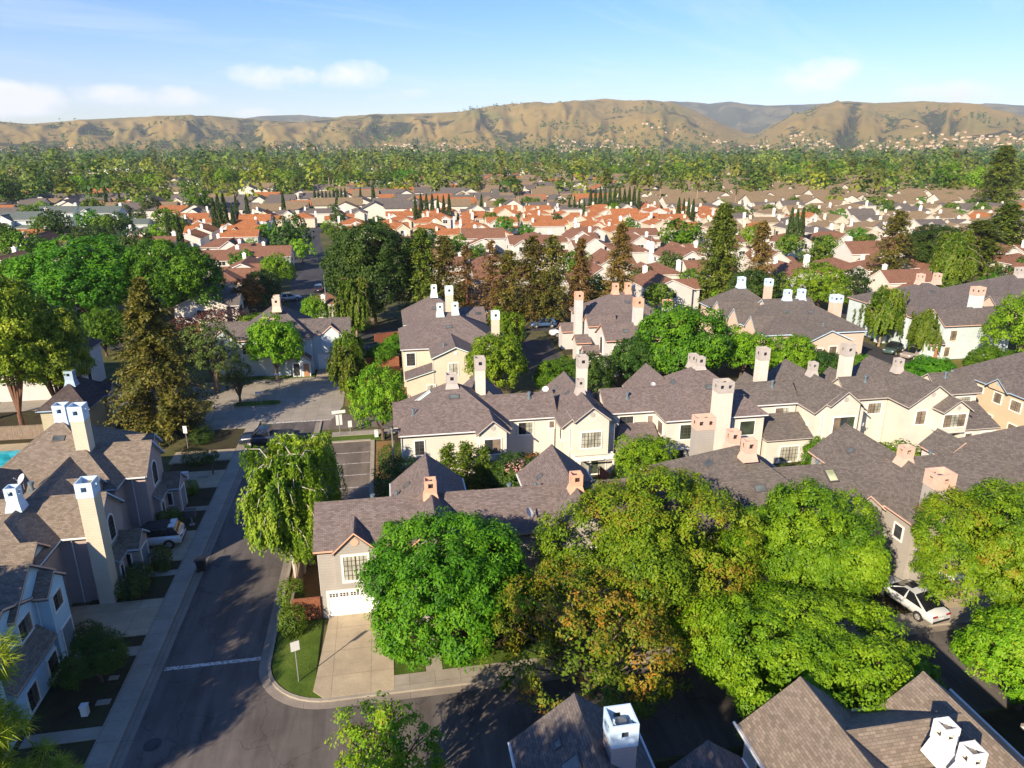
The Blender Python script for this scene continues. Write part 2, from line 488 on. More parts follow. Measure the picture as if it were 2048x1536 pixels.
M['petal'] = mat_leaf('pink_petals', [(0.55, 0.22, 0.22), (0.7, 0.36, 0.33), (0.75, 0.5, 0.45)], 0.3)
# ------------------------------------------------------------------ houses
class House:
    def __init__(s, name, label, loc, wall, trim, roof, cat='house', group=None):
        s.root = thing(name, label, cat, (loc[0], loc[1], 0), group)
        s.w, s.r, s.fa = MB(), MB(), MB()
        s.wall, s.trim, s.roof = M['w_' + wall], M['t_' + trim], M['roof_' + roof]
        s.planes, s.gut = [], MB()
        s.k = 0
    # -- roofs
    def _slab(s, polys, t=0.13, fh=0.2, skip=()):
        """polys: roof planes as point lists; closes them into a slab with a fascia board round the eaves"""
        edges = {}
        for p in polys:
            v = [Vector(q) for q in p]
            n = (v[1] - v[0]).cross(v[2] - v[0])
            if n.z < 0: p.reverse()
            s.r.poly(p)
            s.fa.poly([(q[0], q[1], q[2] - t) for q in reversed(p)])
            for i in range(len(p)):
                a, b = tuple(p[i]), tuple(p[(i + 1) % len(p)])
                if (b, a) in edges: del edges[(b, a)]
                else: edges[(a, b)] = 1
        for (a, b) in edges:
            s.fa.poly([(a[0], a[1], a[2] - fh), (b[0], b[1], b[2] - fh), b, a])
            # inner face of the fascia board
            s.fa.poly([(b[0], b[1], b[2] - fh), (a[0], a[1], a[2] - fh), (a[0], a[1], a[2] - t), (b[0], b[1], b[2] - t)])
    def _cap(s, a, b, w=0.13):
        """a ridge or hip cap: a low three-sided strip"""
        a, b = Vector(a), Vector(b)
        d = (b - a)
        if d.length < 0.3: return
        d.normalize()
        h = Vector((-d.y, d.x, 0)).normalized() * w
        up = Vector((0, 0, 0.035))
        dn = Vector((0, 0, -0.05))
        s.r.poly([a - h + dn, b - h + dn, b + up, a + up])
        s.r.poly([a + up, b + up, b + h + dn, a + h + dn])
    def wing(s, x0, x1, y0, y1, ze, zr, axis='x', h0=0, h1=0, z0=0.0, o=0.3, og=0.25, ins=None, walls=True, mid=None, roof=True):
        """a block with a gable (h=0) or hipped (h=1) end at either end of its ridge. x0..y1 are the eaves."""
        s.k += 1
        e = 0.0017 * s.k
        ze, zr = ze + e, zr + e
        P = (lambda u, v, z: (u, v, z)) if axis == 'x' else (lambda u, v, z: (v, u, z))
        u0, u1, v0, v1 = (x0, x1, y0, y1) if axis == 'x' else (y0, y1, x0, x1)
        vm = (v0 + v1) / 2 if mid is None else mid
        hd = (v1 - v0) / 2
        i0 = (ins if ins is not None else hd) if h0 else 0
        i1 = (ins if ins is not None else hd) if h1 else 0
        if u0 + i0 > u1 - i1:
            c = (u0 + u1) / 2; a, b = c, c
        else: a, b = u0 + i0, u1 - i1
        A, B = P(a, vm, zr), P(b, vm, zr)
        q = [P(u0, v0, ze), P(u1, v0, ze), P(u1, v1, ze), P(u0, v1, ze)]
        polys = [[q[0], q[1], B, A] if a < b - 1e-6 else [q[0], q[1], A], [q[2], q[3], A, B] if a < b - 1e-6 else [q[2], q[3], A]]
        if h0: polys.append([q[3], q[0], A])
        if h1: polys.append([q[1], q[2], B])
        if roof:
            s._slab(polys)
            s._cap(A, B)
            if h0: s._cap(q[0], A); s._cap(q[3], A)
            if h1: s._cap(q[1], B); s._cap(q[2], B)
        if not walls: return
        g0 = o if h0 else og
        g1 = o if h1 else og
        a0, a1, b0, b1 = u0 + g0, u1 - g1, v0 + o, v1 - o
        k0 = (zr - ze) / (vm - v0)
        k1 = (zr - ze) / (v1 - vm)
        zt0, zt1 = ze + o * k0 - 0.07, ze + o * k1 - 0.07
        def side(p, qq):
            s.w.poly([P(*p[0]), P(*p[1]), P(*p[2]), P(*p[3])] if axis == 'x' else [P(*t) for t in reversed(p)])
        side([(a0, b0, z0), (a1, b0, z0), (a1, b0, zt0), (a0, b0, zt0)], 0)
        side([(a1, b1, z0), (a0, b1, z0), (a0, b1, zt1), (a1, b1, zt1)], 0)
        def end(u, hip, flip):
            zt = ze + 0.02
            pts = [(u, b0, z0), (u, b1, z0), (u, b1, zt1)] + ([] if hip else [(u, vm, zr - 0.07)]) + [(u, b0, zt0)]
            pts = [P(*t) for t in pts]
            if (flip) != (axis == 'y'): pts.reverse()
            s.w.poly(pts)
        end(a1, h1, False)
        end(a0, h0, True)
        if z0 > 0.3:
            s.w.poly([P(a0, b1, z0), P(a1, b1, z0), P(a1, b0, z0), P(a0, b0, z0)] if axis == 'x' else [P(a0, b0, z0), P(a1, b0, z0), P(a1, b1, z0), P(a0, b1, z0)])
        if axis == 'x':
            s.planes += [('S', b0, a0, a1, z0, zr), ('N', b1, a0, a1, z0, zr), ('W', a0, b0, b1, z0, zr), ('E', a1, b0, b1, z0, zr)]
        else:
            s.planes += [('W', b0, a0, a1, z0, zr), ('E', b1, a0, a1, z0, zr), ('S', a0, b0, b1, z0, zr), ('N', a1, b0, b1, z0, zr)]
    def shed(s, x0, x1, y0, y1, zl, zh, low='S', z0=0.0, o=0.2, walls=True, hip=None):
        """a lean-to roof falling towards 'low'; hip: metres by which its top edge is cut back at the sides"""
        s.k += 1
        e = 0.0017 * s.k
        h = hip or (0, 0)
        c = {'S': [(x0, y0, zl), (x1, y0, zl), (x1 - h[1], y1, zh), (x0 + h[0], y1, zh)],
             'N': [(x1, y1, zl), (x0, y1, zl), (x0, y0, zh), (x1, y0, zh)],
             'E': [(x1, y0, zl), (x1, y1, zl), (x0, y1 - h[1], zh), (x0, y0 + h[0], zh)],
             'W': [(x0, y1, zl), (x0, y0, zl), (x1, y0, zh), (x1, y1, zh)]}[low]
        c = [(p[0], p[1], p[2] + e) for p in c]
        polys = [c]
        if hip and low == 'S':
            if h[0]: polys.append([(x0, y0, zl + e), (x0 + h[0], y1, zh + e), (x0, y1, zl + e)])
            if h[1]: polys.append([(x1, y0, zl + e), (x1, y1, zl + e), (x1 - h[1], y1, zh + e)])
        s._slab(polys, 0.1, 0.16)
        if walls:
            f = (zh - zl)
            X0, X1, Y0, Y1 = x0 + o, x1 - o, y0 + o, y1
            if low == 'N': Y0, Y1 = y0, y1 - o
            if low == 'E': X0, Y1 = x0, y1 - o
            if low == 'W': X1, Y1 = x1, y1 - o
            def zt(x, y):
                u = {'S': (y - y0) / (y1 - y0), 'N': (y1 - y) / (y1 - y0), 'E': (x1 - x) / (x1 - x0), 'W': (x - x0) / (x1 - x0)}[low]
                return (zl if hip else zl + f * u) - 0.06
            r = [(X0, Y0), (X1, Y0), (X1, Y1), (X0, Y1)]
            for i in range(4):
                p, q = r[i], r[(i + 1) % 4]
                s.w.poly([(*p, z0), (*q, z0), (*q, zt(*q)), (*p, zt(*p))])
            s.planes += [('S', Y0, X0, X1, z0, zh), ('W', X0, Y0, Y1, z0, zh), ('E', X1, Y0, Y1, z0, zh)]
    # -- fittings
    def plane(s, face, a, z, near=None):
        best, bd = None, 1e9
        for (f, p, a0, a1, z0, z1) in s.planes:
            if f != face or not (a0 - 0.05 <= a <= a1 + 0.05) or not (z0 - 0.1 <= z <= z1): continue
            d = abs(p - near) if near is not None else (p if face in 'SW' else -p)
            if d < bd: best, bd = p, d
        return best if best is not None else near
    def _pt(s, face, p, a, z, out):
        sg = {'S': (0, -1), 'N': (0, 1), 'W': (-1, 0), 'E': (1, 0)}[face]
        return (a, p + sg[1] * out, z) if face in 'SN' else (p + sg[0] * out, a, z)
    def _fbox(s, mb, face, p, a0, a1, z0, z1, o0, o1, m=0):
        A, B = s._pt(face, p, a0, z0, o0), s._pt(face, p, a1, z1, o1)
        mb.box(min(A[0], B[0]), max(A[0], B[0]), min(A[1], B[1]), max(A[1], B[1]), z0, z1, m)
    def window(s, face, near, a0, a1, z0, z1, glass='glass_dark', cols=3, rows=3, trim='white', split=1, name='window', fw=0.1):
        if a0 > a1: a0, a1 = a1, a0
        if z0 > z1: z0, z1 = z1, z0
        p = s.plane(face, (a0 + a1) / 2, (z0 + z1) / 2, near)
        f = MB()
        s._fbox(f, face, p, a0 - fw, a1 + fw, z0 - fw * 1.2, z0, -0.02, 0.075)
        s._fbox(f, face, p, a0 - fw, a1 + fw, z1, z1 + fw, -0.02, 0.07)
        s._fbox(f, face, p, a0 - fw, a0, z0, z1, -0.02, 0.065)
        s._fbox(f, face, p, a1, a1 + fw, z0, z1, -0.02, 0.065)
        w = f.build(name, M['t_' + trim], s.root)
        g = MB()
        gl = glass if isinstance(glass, (list, tuple)) else [glass]
        n = len(gl)
        for i in range(n):
            b0, b1 = a0 + (a1 - a0) * i / n, a0 + (a1 - a0) * (i + 1) / n
            q = [s._pt(face, p, b0, z0, 0.02), s._pt(face, p, b1, z0, 0.02), s._pt(face, p, b1, z1, 0.02), s._pt(face, p, b0, z1, 0.02)]
            if face in 'NW': q.reverse()
            g.poly(q, i)
        g.build('pane', [M[k] for k in gl], w)
        if cols or rows:
            b = MB()
            for i in range(1, cols):
                x = a0 + (a1 - a0) * i / cols
                t = 0.02
                s._fbox(b, face, p, x - t, x + t, z0, z1, 0.022, 0.038)
            for i in range(1, rows):
                z = z0 + (z1 - z0) * i / rows
                s._fbox(b, face, p, a0, a1, z - 0.018, z + 0.018, 0.022, 0.034)
            for i in range(1, split + 1):
                x = a0 + (a1 - a0) * i / (split + 1)
                s._fbox(b, face, p, x - 0.04, x + 0.04, z0, z1, 0.022, 0.046)
            b.build('grille', M['bronze'], w)
        return w
    def arch(s, face, near, a0, a1, z0, z1, glass='glass_dark', trim='white'):
        p = s.plane(face, (a0 + a1) / 2, (z0 + z1) / 2, near)
        c, r = (a0 + a1) / 2, (a1 - a0) / 2
        def outline(rr, zb):
            pts = [(c - rr, zb), (c + rr, zb)]
            for i in range(0, 11):
                t = math.pi * i / 10
                pts.append((c + rr * math.cos(t), z1 - r + rr * math.sin(t)))
            return pts
        f = MB()
        O, I = outline(r + 0.13, z0 - 0.13), outline(r, z0)
        n = len(O)
        for i in range(n):
            j = (i + 1) % n
            q = [s._pt(face, p, *O[i], 0.07), s._pt(face, p, *O[j], 0.07), s._pt(face, p, *I[j], 0.07), s._pt(face, p, *I[i], 0.07)]
            e = [s._pt(face, p, *O[i], -0.02), s._pt(face, p, *O[j], -0.02), s._pt(face, p, *O[j], 0.07), s._pt(face, p, *O[i], 0.07)]
            if face in 'NW': q.reverse(); e.reverse()
            f.poly(q); f.poly(e)
        w = f.build('arched_window', M['t_' + trim], s.root)
        g = MB()
        q = [s._pt(face, p, *t, 0.02) for t in I]
        if face in 'NW': q.reverse()
        g.poly(q)
        g.build('pane', M[glass], w)
        b = MB()
        for i in range(1, 3):
            x = a0 + (a1 - a0) * i / 3
            s._fbox(b, face, p, x - 0.018, x + 0.018, z0, z1 - r * 0.25, 0.022, 0.036)
        for i in range(1, 5):
            z = z0 + (z1 - r - z0) * i / 4
            s._fbox(b, face, p, a0, a1, z - 0.018, z + 0.018, 0.022, 0.034)
        b.build('grille', M['bronze'], w)
    def round_vent(s, face, near, a, z, r=0.24, trim=None):
        p = s.plane(face, a, z, near)
        mb = MB()
        ax = {'S': (0, -1, 0), 'N': (0, 1, 0), 'W': (-1, 0, 0), 'E': (1, 0, 0)}[face]
        c0, c1 = Vector(s._pt(face, p, a, z, -0.02)), Vector(s._pt(face, p, a, z, 0.05))
        mb.tube([c0, c1], r, 16)
        mb.build('gable_vent', trim and M['t_' + trim] or s.trim, s.root)
    def garage_door(s, face, near, a0, a1, z1=2.15, mat='garage', lights=0):
        p = s.plane(face, (a0 + a1) / 2, 1.0, near)
        f = MB()
        s._fbox(f, face, p, a0 - 0.12, a0, 0, z1 + 0.12, -0.02, 0.06)
        s._fbox(f, face, p, a1, a1 + 0.12, 0, z1 + 0.12, -0.02, 0.06)
        s._fbox(f, face, p, a0, a1, z1, z1 + 0.12, -0.02, 0.055)
        d = MB()
        n = 4
        for i in range(n):
            s._fbox(d, face, p, a0 + 0.005, a1 - 0.005, 0.02 + (z1 - 0.02) * i / n + 0.012, 0.02 + (z1 - 0.02) * (i + 1) / n, 0.0, 0.03)
        g = d.build('garage_door', M[mat], s.root)
        f.build('frame', M['t_white'], g)
        if lights:
            for i in range(lights):
                b = MB()
                c = a0 + (a1 - a0) * (i + 0.5) / lights
                for dx in (-0.2, 0.0, 0.2):
                    for dz in (0.0, 0.15):
                        s._fbox(b, face, p, c + dx - 0.075, c + dx + 0.075, z1 - 0.38 + dz, z1 - 0.26 + dz, 0.031, 0.036)
                b.build('pane', M['glass_dark'], g)
        return g
    def door(s, face, near, a0, a1, z1=2.05, mat='door_grey', z0=0.05):
        p = s.plane(face, (a0 + a1) / 2, 1.0, near)
        d = MB()
        s._fbox(d, face, p, a0, a1, z0, z1, 0.0, 0.04)
        for i in range(2):
            for j in range(3):
                u0 = a0 + (a1 - a0) * (0.12 + 0.42 * i); u1 = u0 + (a1 - a0) * 0.34
                v0 = z0 + (z1 - z0) * (0.08 + 0.31 * j); v1 = v0 + (z1 - z0) * 0.23
                s._fbox(d, face, p, u0, u1, v0, v1, 0.04, 0.055)
        g = d.build('door', M[mat], s.root)
        f = MB()
        s._fbox(f, face, p, a0 - 0.1, a0, z0, z1 + 0.1, -0.02, 0.06)
        s._fbox(f, face, p, a1, a1 + 0.1, z0, z1 + 0.1, -0.02, 0.06)
        s._fbox(f, face, p, a0, a1, z1, z1 + 0.1, -0.02, 0.055)
        f.build('frame', M['t_white'], g)
        k = MB()
        c = s._pt(face, p, a1 - 0.12, 1.0, 0.045); e = s._pt(face, p, a1 - 0.12, 1.0, 0.12)
        k.tube([c, e], 0.035, 8)
        k.build('handle', M['steel'], g)
    def _shell(s, mb, x0, x1, y0, y1, z0, z1, hole=0.34, t=0.07, nx=1, ny=1):
        """an open topped box whose walls have square holes"""
        def wall(face, a0, a1, n):
            w = (a1 - a0)
            zc = z0 + (z1 - z0) * 0.56
            h0, h1 = zc - hole / 2, zc + hole / 2
            cuts = []
            for i in range(n):
                c = a0 + w * (i + 0.5) / n if n > 1 else (a0 + a1) / 2
                cuts.append((c - hole / 2, c + hole / 2))
            segs = [(a0, a1, z0, h0), (a0, a1, h1, z1)]
            prev = a0
            for c0, c1 in cuts:
                segs.append((prev, c0, h0, h1)); prev = c1
            segs.append((prev, a1, h0, h1))
            for b0, b1, q0, q1 in segs:
                if face == 'S': mb.box(b0, b1, y0, y0 + t, q0, q1)
                if face == 'N': mb.box(b0, b1, y1 - t, y1, q0, q1)
                if face == 'W': mb.box(x0, x0 + t, b0, b1, q0, q1)
                if face == 'E': mb.box(x1 - t, x1, b0, b1, q0, q1)
        wall('S', x0, x1, nx); wall('N', x0, x1, nx)
        wall('W', y0 + t, y1 - t, ny); wall('E', y0 + t, y1 - t, ny)
    def chimney(s, x0, x1, y0, y1, z0, z1, cap_h=1.0, trim=None, wall=None, nx=1, ny=1, flare=False, hole=0.34):
        """a boxed chimney: siding stack, painted cap with see-through holes, flue pipe inside"""
        tm = M['t_' + trim] if trim else s.trim
        st = MB()
        zc = z1 - cap_h
        if flare:
            f = 0.17
            for (p, q) in (((x0, y0), (x1, y0)), ((x1, y0), (x1, y1)), ((x1, y1), (x0, y1)), ((x0, y1), (x0, y0))):
                cx, cy = (x0 + x1) / 2, (y0 + y1) / 2
                g = lambda t: (t[0] + math.copysign(f, t[0] - cx), t[1] + math.copysign(f, t[1] - cy))
                st.poly([(*g(p), z0), (*g(q), z0), (*q, zc), (*p, zc)])
            st.poly([(x0, y0, zc), (x1, y0, zc), (x1, y1, zc), (x0, y1, zc)])
            ch = st.build('chimney', tm, s.root)
        else:
            st.box(x0, x1, y0, y1, z0, zc)
            ch = st.build('chimney', M['w_' + wall] if wall else s.wall, s.root)
        cp = MB()
        e = 0.03
        s._shell(cp, x0 - e, x1 + e, y0 - e, y1 + e, zc - (0 if flare else 0.12), z1, hole=hole, nx=nx, ny=ny)
        cp.build('chimney_cap', tm, ch)
        fl = MB()
        cx, cy = (x0 + x1) / 2, (y0 + y1) / 2
        fl.tube([(cx, cy, zc), (cx, cy, zc + cap_h * 0.62)], 0.16, 12)
        fl.tube([(cx, cy, zc + cap_h * 0.60), (cx, cy, zc + cap_h * 0.70)], 0.24, 12)
        fl.build('flue', M['flue'], ch)
        return ch
    def roof_z(s, x, y):
        """height of the roof skin over x, y"""
        best = None
        for f in s.r.f:
            p = [s.r.v[i] for i in f]
            n = len(p)
            inside = True
            for i in range(n):
                a, b = p[i], p[(i + 1) % n]
                if (b[0] - a[0]) * (y - a[1]) - (b[1] - a[1]) * (x - a[0]) < -1e-6: inside = False; break
            if not inside: continue
            v = [Vector(q) for q in p]
            nn = (v[1] - v[0]).cross(v[2] - v[0])
            if abs(nn.z) < 1e-6: continue
            z = v[0].z - (nn.x * (x - v[0].x) + nn.y * (y - v[0].y)) / nn.z
            if best is None or z > best[0]: best = (z, nn.normalized())
        return best or (6.0, Vector((0, 0, 1)))
    def pipe(s, x, y, h=0.5, r=0.1):
        z, n = s.roof_z(x, y)
        mb = MB()
        mb.tube([(x, y, z - 0.2), (x, y, z + h)], r, 10)
        mb.tube([(x, y, z + h - 0.06), (x, y, z + h + 0.12)], r * 1.7, 10)
        mb.tube([(x, y, z - 0.15), (x, y, z + 0.1)], r * 2.2, 8)
        mb.build('vent_pipe', M['vent'], s.root)
    def panel(s, x, y, w, h, name='skylight', glass='skylight', rise=0.1, frame='dark'):
        """a skylight, attic vent or solar panel lying on the roof slope at x, y"""
        z, n = s.roof_z(x, y)
        n = n.copy()
        t = Vector((0, 0, 1)).cross(n)
        t = t.normalized() if t.length > 1e-3 else Vector((1, 0, 0))
        u = n.cross(t)
        c = Vector((x, y, z))
        def ring(a, b, k): return [c + t * (sx * a) + u * (sy * b) + n * k for sx, sy in ((-1, -1), (1, -1), (1, 1), (-1, 1))]
        lo, hi, inn = ring(w / 2, h / 2, -0.04), ring(w / 2, h / 2, rise), ring(w / 2 - 0.07, h / 2 - 0.07, rise)
        low = ring(w / 2 - 0.07, h / 2 - 0.07, rise - 0.03)
        f = MB()
        for i in range(4):
            j = (i + 1) % 4
            f.poly([lo[i], lo[j], hi[j], hi[i]])
            f.poly([hi[i], hi[j], inn[j], inn[i]])
            f.poly([inn[i], inn[j], low[j], low[i]])
        fo = f.build(name, M['t_' + frame], s.root)
        g = MB(); g.poly(low)
        g.build('pane', M[glass], fo)
    def gutter_run(s, a, b):
        g = MB(); g.tube([a, b], 0.07, 6); g.build('gutter', M['gutter'], s.root)
    def downpipe(s, x, y, z1, z0=0.05):
        g = MB(); g.tube([(x, y, z1), (x, y, z0)], 0.045, 6); g.build('downpipe', M['gutter'], s.root)
    def finish(s):
        if s.w.f: s.w.build('wall', s.wall, s.root)
        if s.r.f: s.r.build('roof', s.roof, s.root)
        if s.fa.f: s.fa.build('fascia', s.trim, s.root)
        if s.gut.f: s.gut.build('gutter', M['gutter'], s.root)
        return s.root

def satellite_dish(x, y, z, label, az=200, r=0.34, group=None):
    t = thing('satellite_dish', label, 'satellite dish', (x, y, z), group)
    d = Vector((math.sin(R(az)) * 0.8, math.cos(R(az)) * 0.8, 0.6)).normalized()
    u = d.cross(Vector((0, 0, 1))).normalized(); w = u.cross(d)
    c = Vector((x, y, z + 0.55))
    m = MB()
    rings = []
    for k in range(5):
        rr = r * k / 4
        rings.append([c + d * (0.22 * (rr / r) ** 2 * r) + (u * math.cos(a) + w * math.sin(a) * 0.9) * rr for a in [2 * math.pi * i / 18 for i in range(18)]])
    for k in range(4):
        for i in range(18):
            j = (i + 1) % 18
            if k == 0: m.poly([rings[0][0], rings[1][i], rings[1][j]], smooth=True)
            else: m.poly([rings[k][i], rings[k + 1][i], rings[k + 1][j], rings[k][j]], smooth=True)
    m.build('reflector', M['dish'], t)
    b = MB()
    b.tube([c - w * r * 0.8, c + d * r * 1.1 - w * 0.1], 0.018, 6)
    b.tube([c + d * r * 1.05 - w * 0.1, c + d * r * 1.3 - w * 0.1], 0.05, 8)
    b.build('feed_arm', M['steel'], t)
    p = MB()
    p.tube([(x, y, z - 0.25), (x, y, z + 0.3), c - d * 0.04], 0.03, 8)
    p.build('mast', M['steel'], t)
    return t
# ------------------------------------------------------------------ the townhouses round the junction
GD, GB, GG, GR = 'glass_dark', 'glass_blind', 'glass_green', 'glass_brown'
ROW = 'townhouses in the cream row across the middle'
# --- middle row, from its street end
h = House('townhouse', 'cream townhouse with broad hipped roof and long skylight at the street end of its row', (5.5, 65), 'white', 'grey', 'mauve', group=ROW)
h.wing(0.2, 10.7, 60.4, 69.4, 5.2, 8.5, 'x', 1, 1, ins=4.7)
h.wing(-0.2, 4.0, 62.6, 67.2, 5.2, 6.9, 'x', 0, 0, og=0.6, z0=4.9)
h.wing(8.0, 15.6, 62.7, 67.4, 5.2, 7.0, 'x')
h.wing(7.2, 10.3, 59.3, 62.2, 5.25, 6.55, 'y', 0, 0, z0=2.5)
h.wing(6.0, 11.5, 64.0, 71, 5.2, 7.5, 'y', 1, 0)
h.chimney(8.0, 8.95, 65.8, 66.8, 5.5, 10.6, 1.15)
h.chimney(5.05, 6.05, 64.4, 65.3, 8.1, 9.5, 0.9, flare=True)
h.window('S', 60.8, 1.65, 2.5, 3.1, 4.5, GD, 2, 4)
h.window('S', 59.6, 7.95, 9.45, 3.2, 4.65, [GD, GR], 0, 0)
h.window('W', 7.5, 59.75, 60.4, 3.25, 4.6, GD, 0, 0, split=0)
h.window('E', 10.0, 59.8, 60.5, 3.25, 4.6, GD, 0, 0, split=0)
h.window('S', 63.1, 11.75, 13.15, 3.5, 4.72, [GD, GB], 4, 3)
h.window('S', 63.1, 14.8, 15.3, 4.0, 4.68, GR, 0, 0, split=0)
h.window('S', 60.8, 8.0, 9.3, 0.3, 2.1, GD, 0, 0)
h.window('W', 0.5, 62.0, 63.2, 3.2, 4.5, GD, 3, 3)
h.round_vent('S', 59.6, 8.75, 5.75, 0.22)
h.panel(2.6, 65.6, 0.45, 2.3, 'skylight', 'skylight', 0.14, 'mint')
h.pipe(1.7, 62.9); h.pipe(13.1, 64.6)
h.panel(5.6, 63.6, 1.0, 0.55, 'attic_vent', 'skylight', 0.07)
h.panel(8.3, 68.6, 0.6, 0.6, 'attic_vent', 'skylight', 0.07)
h.gutter_run((0.3, 60.36, 5.15), (7.3, 60.36, 5.15)); h.downpipe(0.45, 60.6, 5.0)
h.gutter_run((10.8, 62.66, 5.15), (15.3, 62.66, 5.15))
h.finish()

h = House('townhouse', 'cream townhouse with tall front gable, wide bay window and white pergola over a patio door', (18, 64), 'white', 'grey', 'mauve', group=ROW)
h.wing(15.2, 20.8, 59.8, 70.2, 5.2, 7.4, 'y')
h.wing(16.25, 19.75, 58.9, 62.0, 6.06, 7.425, 'y', z0=2.45, o=0.12)
h.wing(20.4, 28.0, 62.6, 67.4, 5.2, 7.0, 'x')
h.shed(20.7, 25.4, 59.9, 62.9, 2.55, 4.0, 'S', hip=(1.3, 0.0))
h.chimney(18.5, 19.45, 66.2, 67.2, 5.5, 10.1, 1.1)
h.chimney(17.65, 18.3, 63.3, 63.95, 7.1, 8.65, 0.8, flare=True, hole=0.28)
h.window('S', 59.2, 17.0, 18.9, 3.3, 4.85, [GB, GB, GB], 6, 4, split=2)
h.window('W', 15.5, 60.6, 61.5, 3.6, 4.6, GR, 2, 3)
h.window('S', 63, 21.9, 23.35, 3.5, 4.7, GD, 4, 3)
h.window('S', 63, 24.85, 25.4, 3.9, 4.62, GR, 0, 0, split=0)
h.window('S', 60.1, 17.25, 18.1, 0.15, 2.0, GB, 0, 0, split=0)
h.window('S', 60.1, 18.3, 19.7, 0.15, 2.0, [GG, GB], 0, 0, name='patio_door')
h.round_vent('S', 59.2, 17.98, 6.6, 0.24)
h.pipe(23.0, 64.0)
for x in (17.1, 19.0): h.panel(x, 65.2 if x < 18 else 61.5, 0.5, 0.6, 'attic_vent', 'skylight', 0.07)
h.panel(16.6, 68, 0.5, 0.6, 'attic_vent', 'skylight', 0.07)
pg = MB()
for y in (58.3, 58.75, 59.2, 59.65): pg.box(16.2, 20.3, y - 0.05, y + 0.05, 2.36, 2.5)
for x in (16.5, 19.9):
    pg.box(x - 0.06, x + 0.06, 58.0, 60.0, 2.2, 2.355); pg.box(x - 0.07, x + 0.07, 58.15, 58.29, 0, 2.2)
pg.build('pergola', M['t_white'], h.root)
h.gutter_run((20.9, 62.56, 5.15), (25.3, 62.56, 5.15)); h.downpipe(16.1, 60.0, 5.0)
h.finish()

h = House('townhouse', 'cream townhouse under the biggest hipped roof of the middle row, broad chimney on its front', (30.5, 65), 'white', 'grey', 'mauve', group=ROW)
h.wing(25.4, 36.1, 59.7, 69.9, 5.2, 9.05, 'x', 1, 1, ins=5.2)
h.wing(24.8, 30.0, 64.0, 70.9, 5.2, 7.6, 'y', 1, 0)
h.chimney(30.1, 31.65, 58.85, 60.1, 0, 9.1, 0.95, nx=2)
h.chimney(30.3, 31.1, 64.2, 64.9, 8.7, 10.0, 0.85, flare=True)
h.chimney(30.2, 31.0, 65.6, 66.3, 8.4, 9.9, 0.85, flare=True)
h.window('S', 60, 27.1, 28.65, 3.1, 4.6, GG, 4, 5, split=0)
h.window('S', 60, 33.3, 34.85, 3.1, 4.55, GG, 0, 0, split=0)
h.window('W', 25.7, 60.9, 62.2, 3.2, 4.5, GR, 0, 0, split=0)
h.door('S', 60, 33.9, 34.9, 2.05, 'door_grey')
h.window('S', 60, 26.4, 28.9, 0.2, 2.0, [GD, GB], 0, 0, name='patio_door')
h.panel(28.2, 65.0, 0.9, 0.5, 'attic_vent', 'skylight', 0.07)
h.panel(31.0, 62.6, 0.9, 0.6, 'attic_vent', 'skylight', 0.07)
h.gutter_run((25.5, 59.66, 5.15), (30.0, 59.66, 5.15)); h.gutter_run((31.8, 59.66, 5.15), (36.0, 59.66, 5.15)); h.downpipe(32.4, 59.9, 5.0)
h.finish()

h = House('townhouse', 'cream townhouse with front gable holding a wide dark window above a lean-to', (42, 64), 'white', 'grey', 'grey', group=ROW)
h.wing(40.7, 46.5, 59.2, 70.2, 5.2, 7.45, 'y')
h.wing(41.9, 45.4, 58.6, 62.0, 6.08, 7.475, 'y', z0=0, o=0.12)
h.wing(33.5, 41.0, 62.3, 66.4, 5.2, 7.0, 'x')
h.shed(35.9, 41.0, 59.2, 62.4, 2.6, 4.2, 'S', hip=(1.1, 0.0))
h.wing(36.9, 39.4, 65.0, 69.0, 5.2, 6.6, 'y', 1, 0)
h.chimney(37.9, 38.95, 65.6, 66.6, 4.5, 10.15, 1.15)
h.chimney(43.3, 44.0, 64.6, 65.3, 7.1, 8.65, 0.8, flare=True, hole=0.28)
h.window('S', 62.8, 38.5, 40.05, 3.4, 4.65, [GR, GB], 5, 3)
h.window('S', 58.9, 42.6, 44.9, 3.2, 4.75, [GR, GD, GG], 3, 1, split=2)
h.window('S', 60.4, 37.6, 39.6, 0.15, 1.75, [GB, GB], 6, 4)
h.round_vent('S', 58.9, 43.65, 6.6, 0.24)
h.pipe(38.6, 63.9)
h.panel(45.0, 62.8, 0.5, 0.6, 'attic_vent', 'skylight', 0.07); h.panel(44.6, 68.0, 0.5, 0.6, 'attic_vent', 'skylight', 0.07)
h.downpipe(41.6, 59.3, 5.0); h.gutter_run((36.0, 62.26, 5.15), (40.8, 62.26, 5.15))
h.finish()

h = House('townhouse', 'cream townhouse with two stepped front gables at the right end of the middle row', (55, 64), 'white', 'grey', 'grey', group=ROW)
h.wing(51.0, 57.2, 59.1, 70.2, 5.2, 7.35, 'y')
h.wing(53.9, 57.3, 57.7, 60.5, 4.95, 6.15, 'y', z0=2.55)
h.wing(46.3, 51.4, 62.2, 66.4, 5.2, 7.0, 'x')
h.wing(56.8, 61.9, 61.9, 66.3, 5.2, 6.95, 'x')
h.shed(56.9, 61.6, 58.4, 62.2, 2.6, 4.2, 'S')
h.wing(47.2, 49.8, 65.0, 69.2, 5.2, 6.6, 'y', 1, 0)
h.chimney(47.7, 48.8, 65.6, 66.6, 4.5, 10.1, 1.15)
h.chimney(53.2, 53.95, 64.4, 65.1, 7.0, 8.6, 0.8, flare=True, hole=0.28)
h.window('S', 62.4, 49.0, 50.55, 3.4, 4.55, [GR, GB], 4, 3)
h.window('S', 59.4, 52.2, 53.3, 3.2, 4.62, GR, 2, 4)
h.window('S', 58.0, 54.2, 56.7, 3.25, 4.6, [GR, GB, GR], 6, 4, split=0)
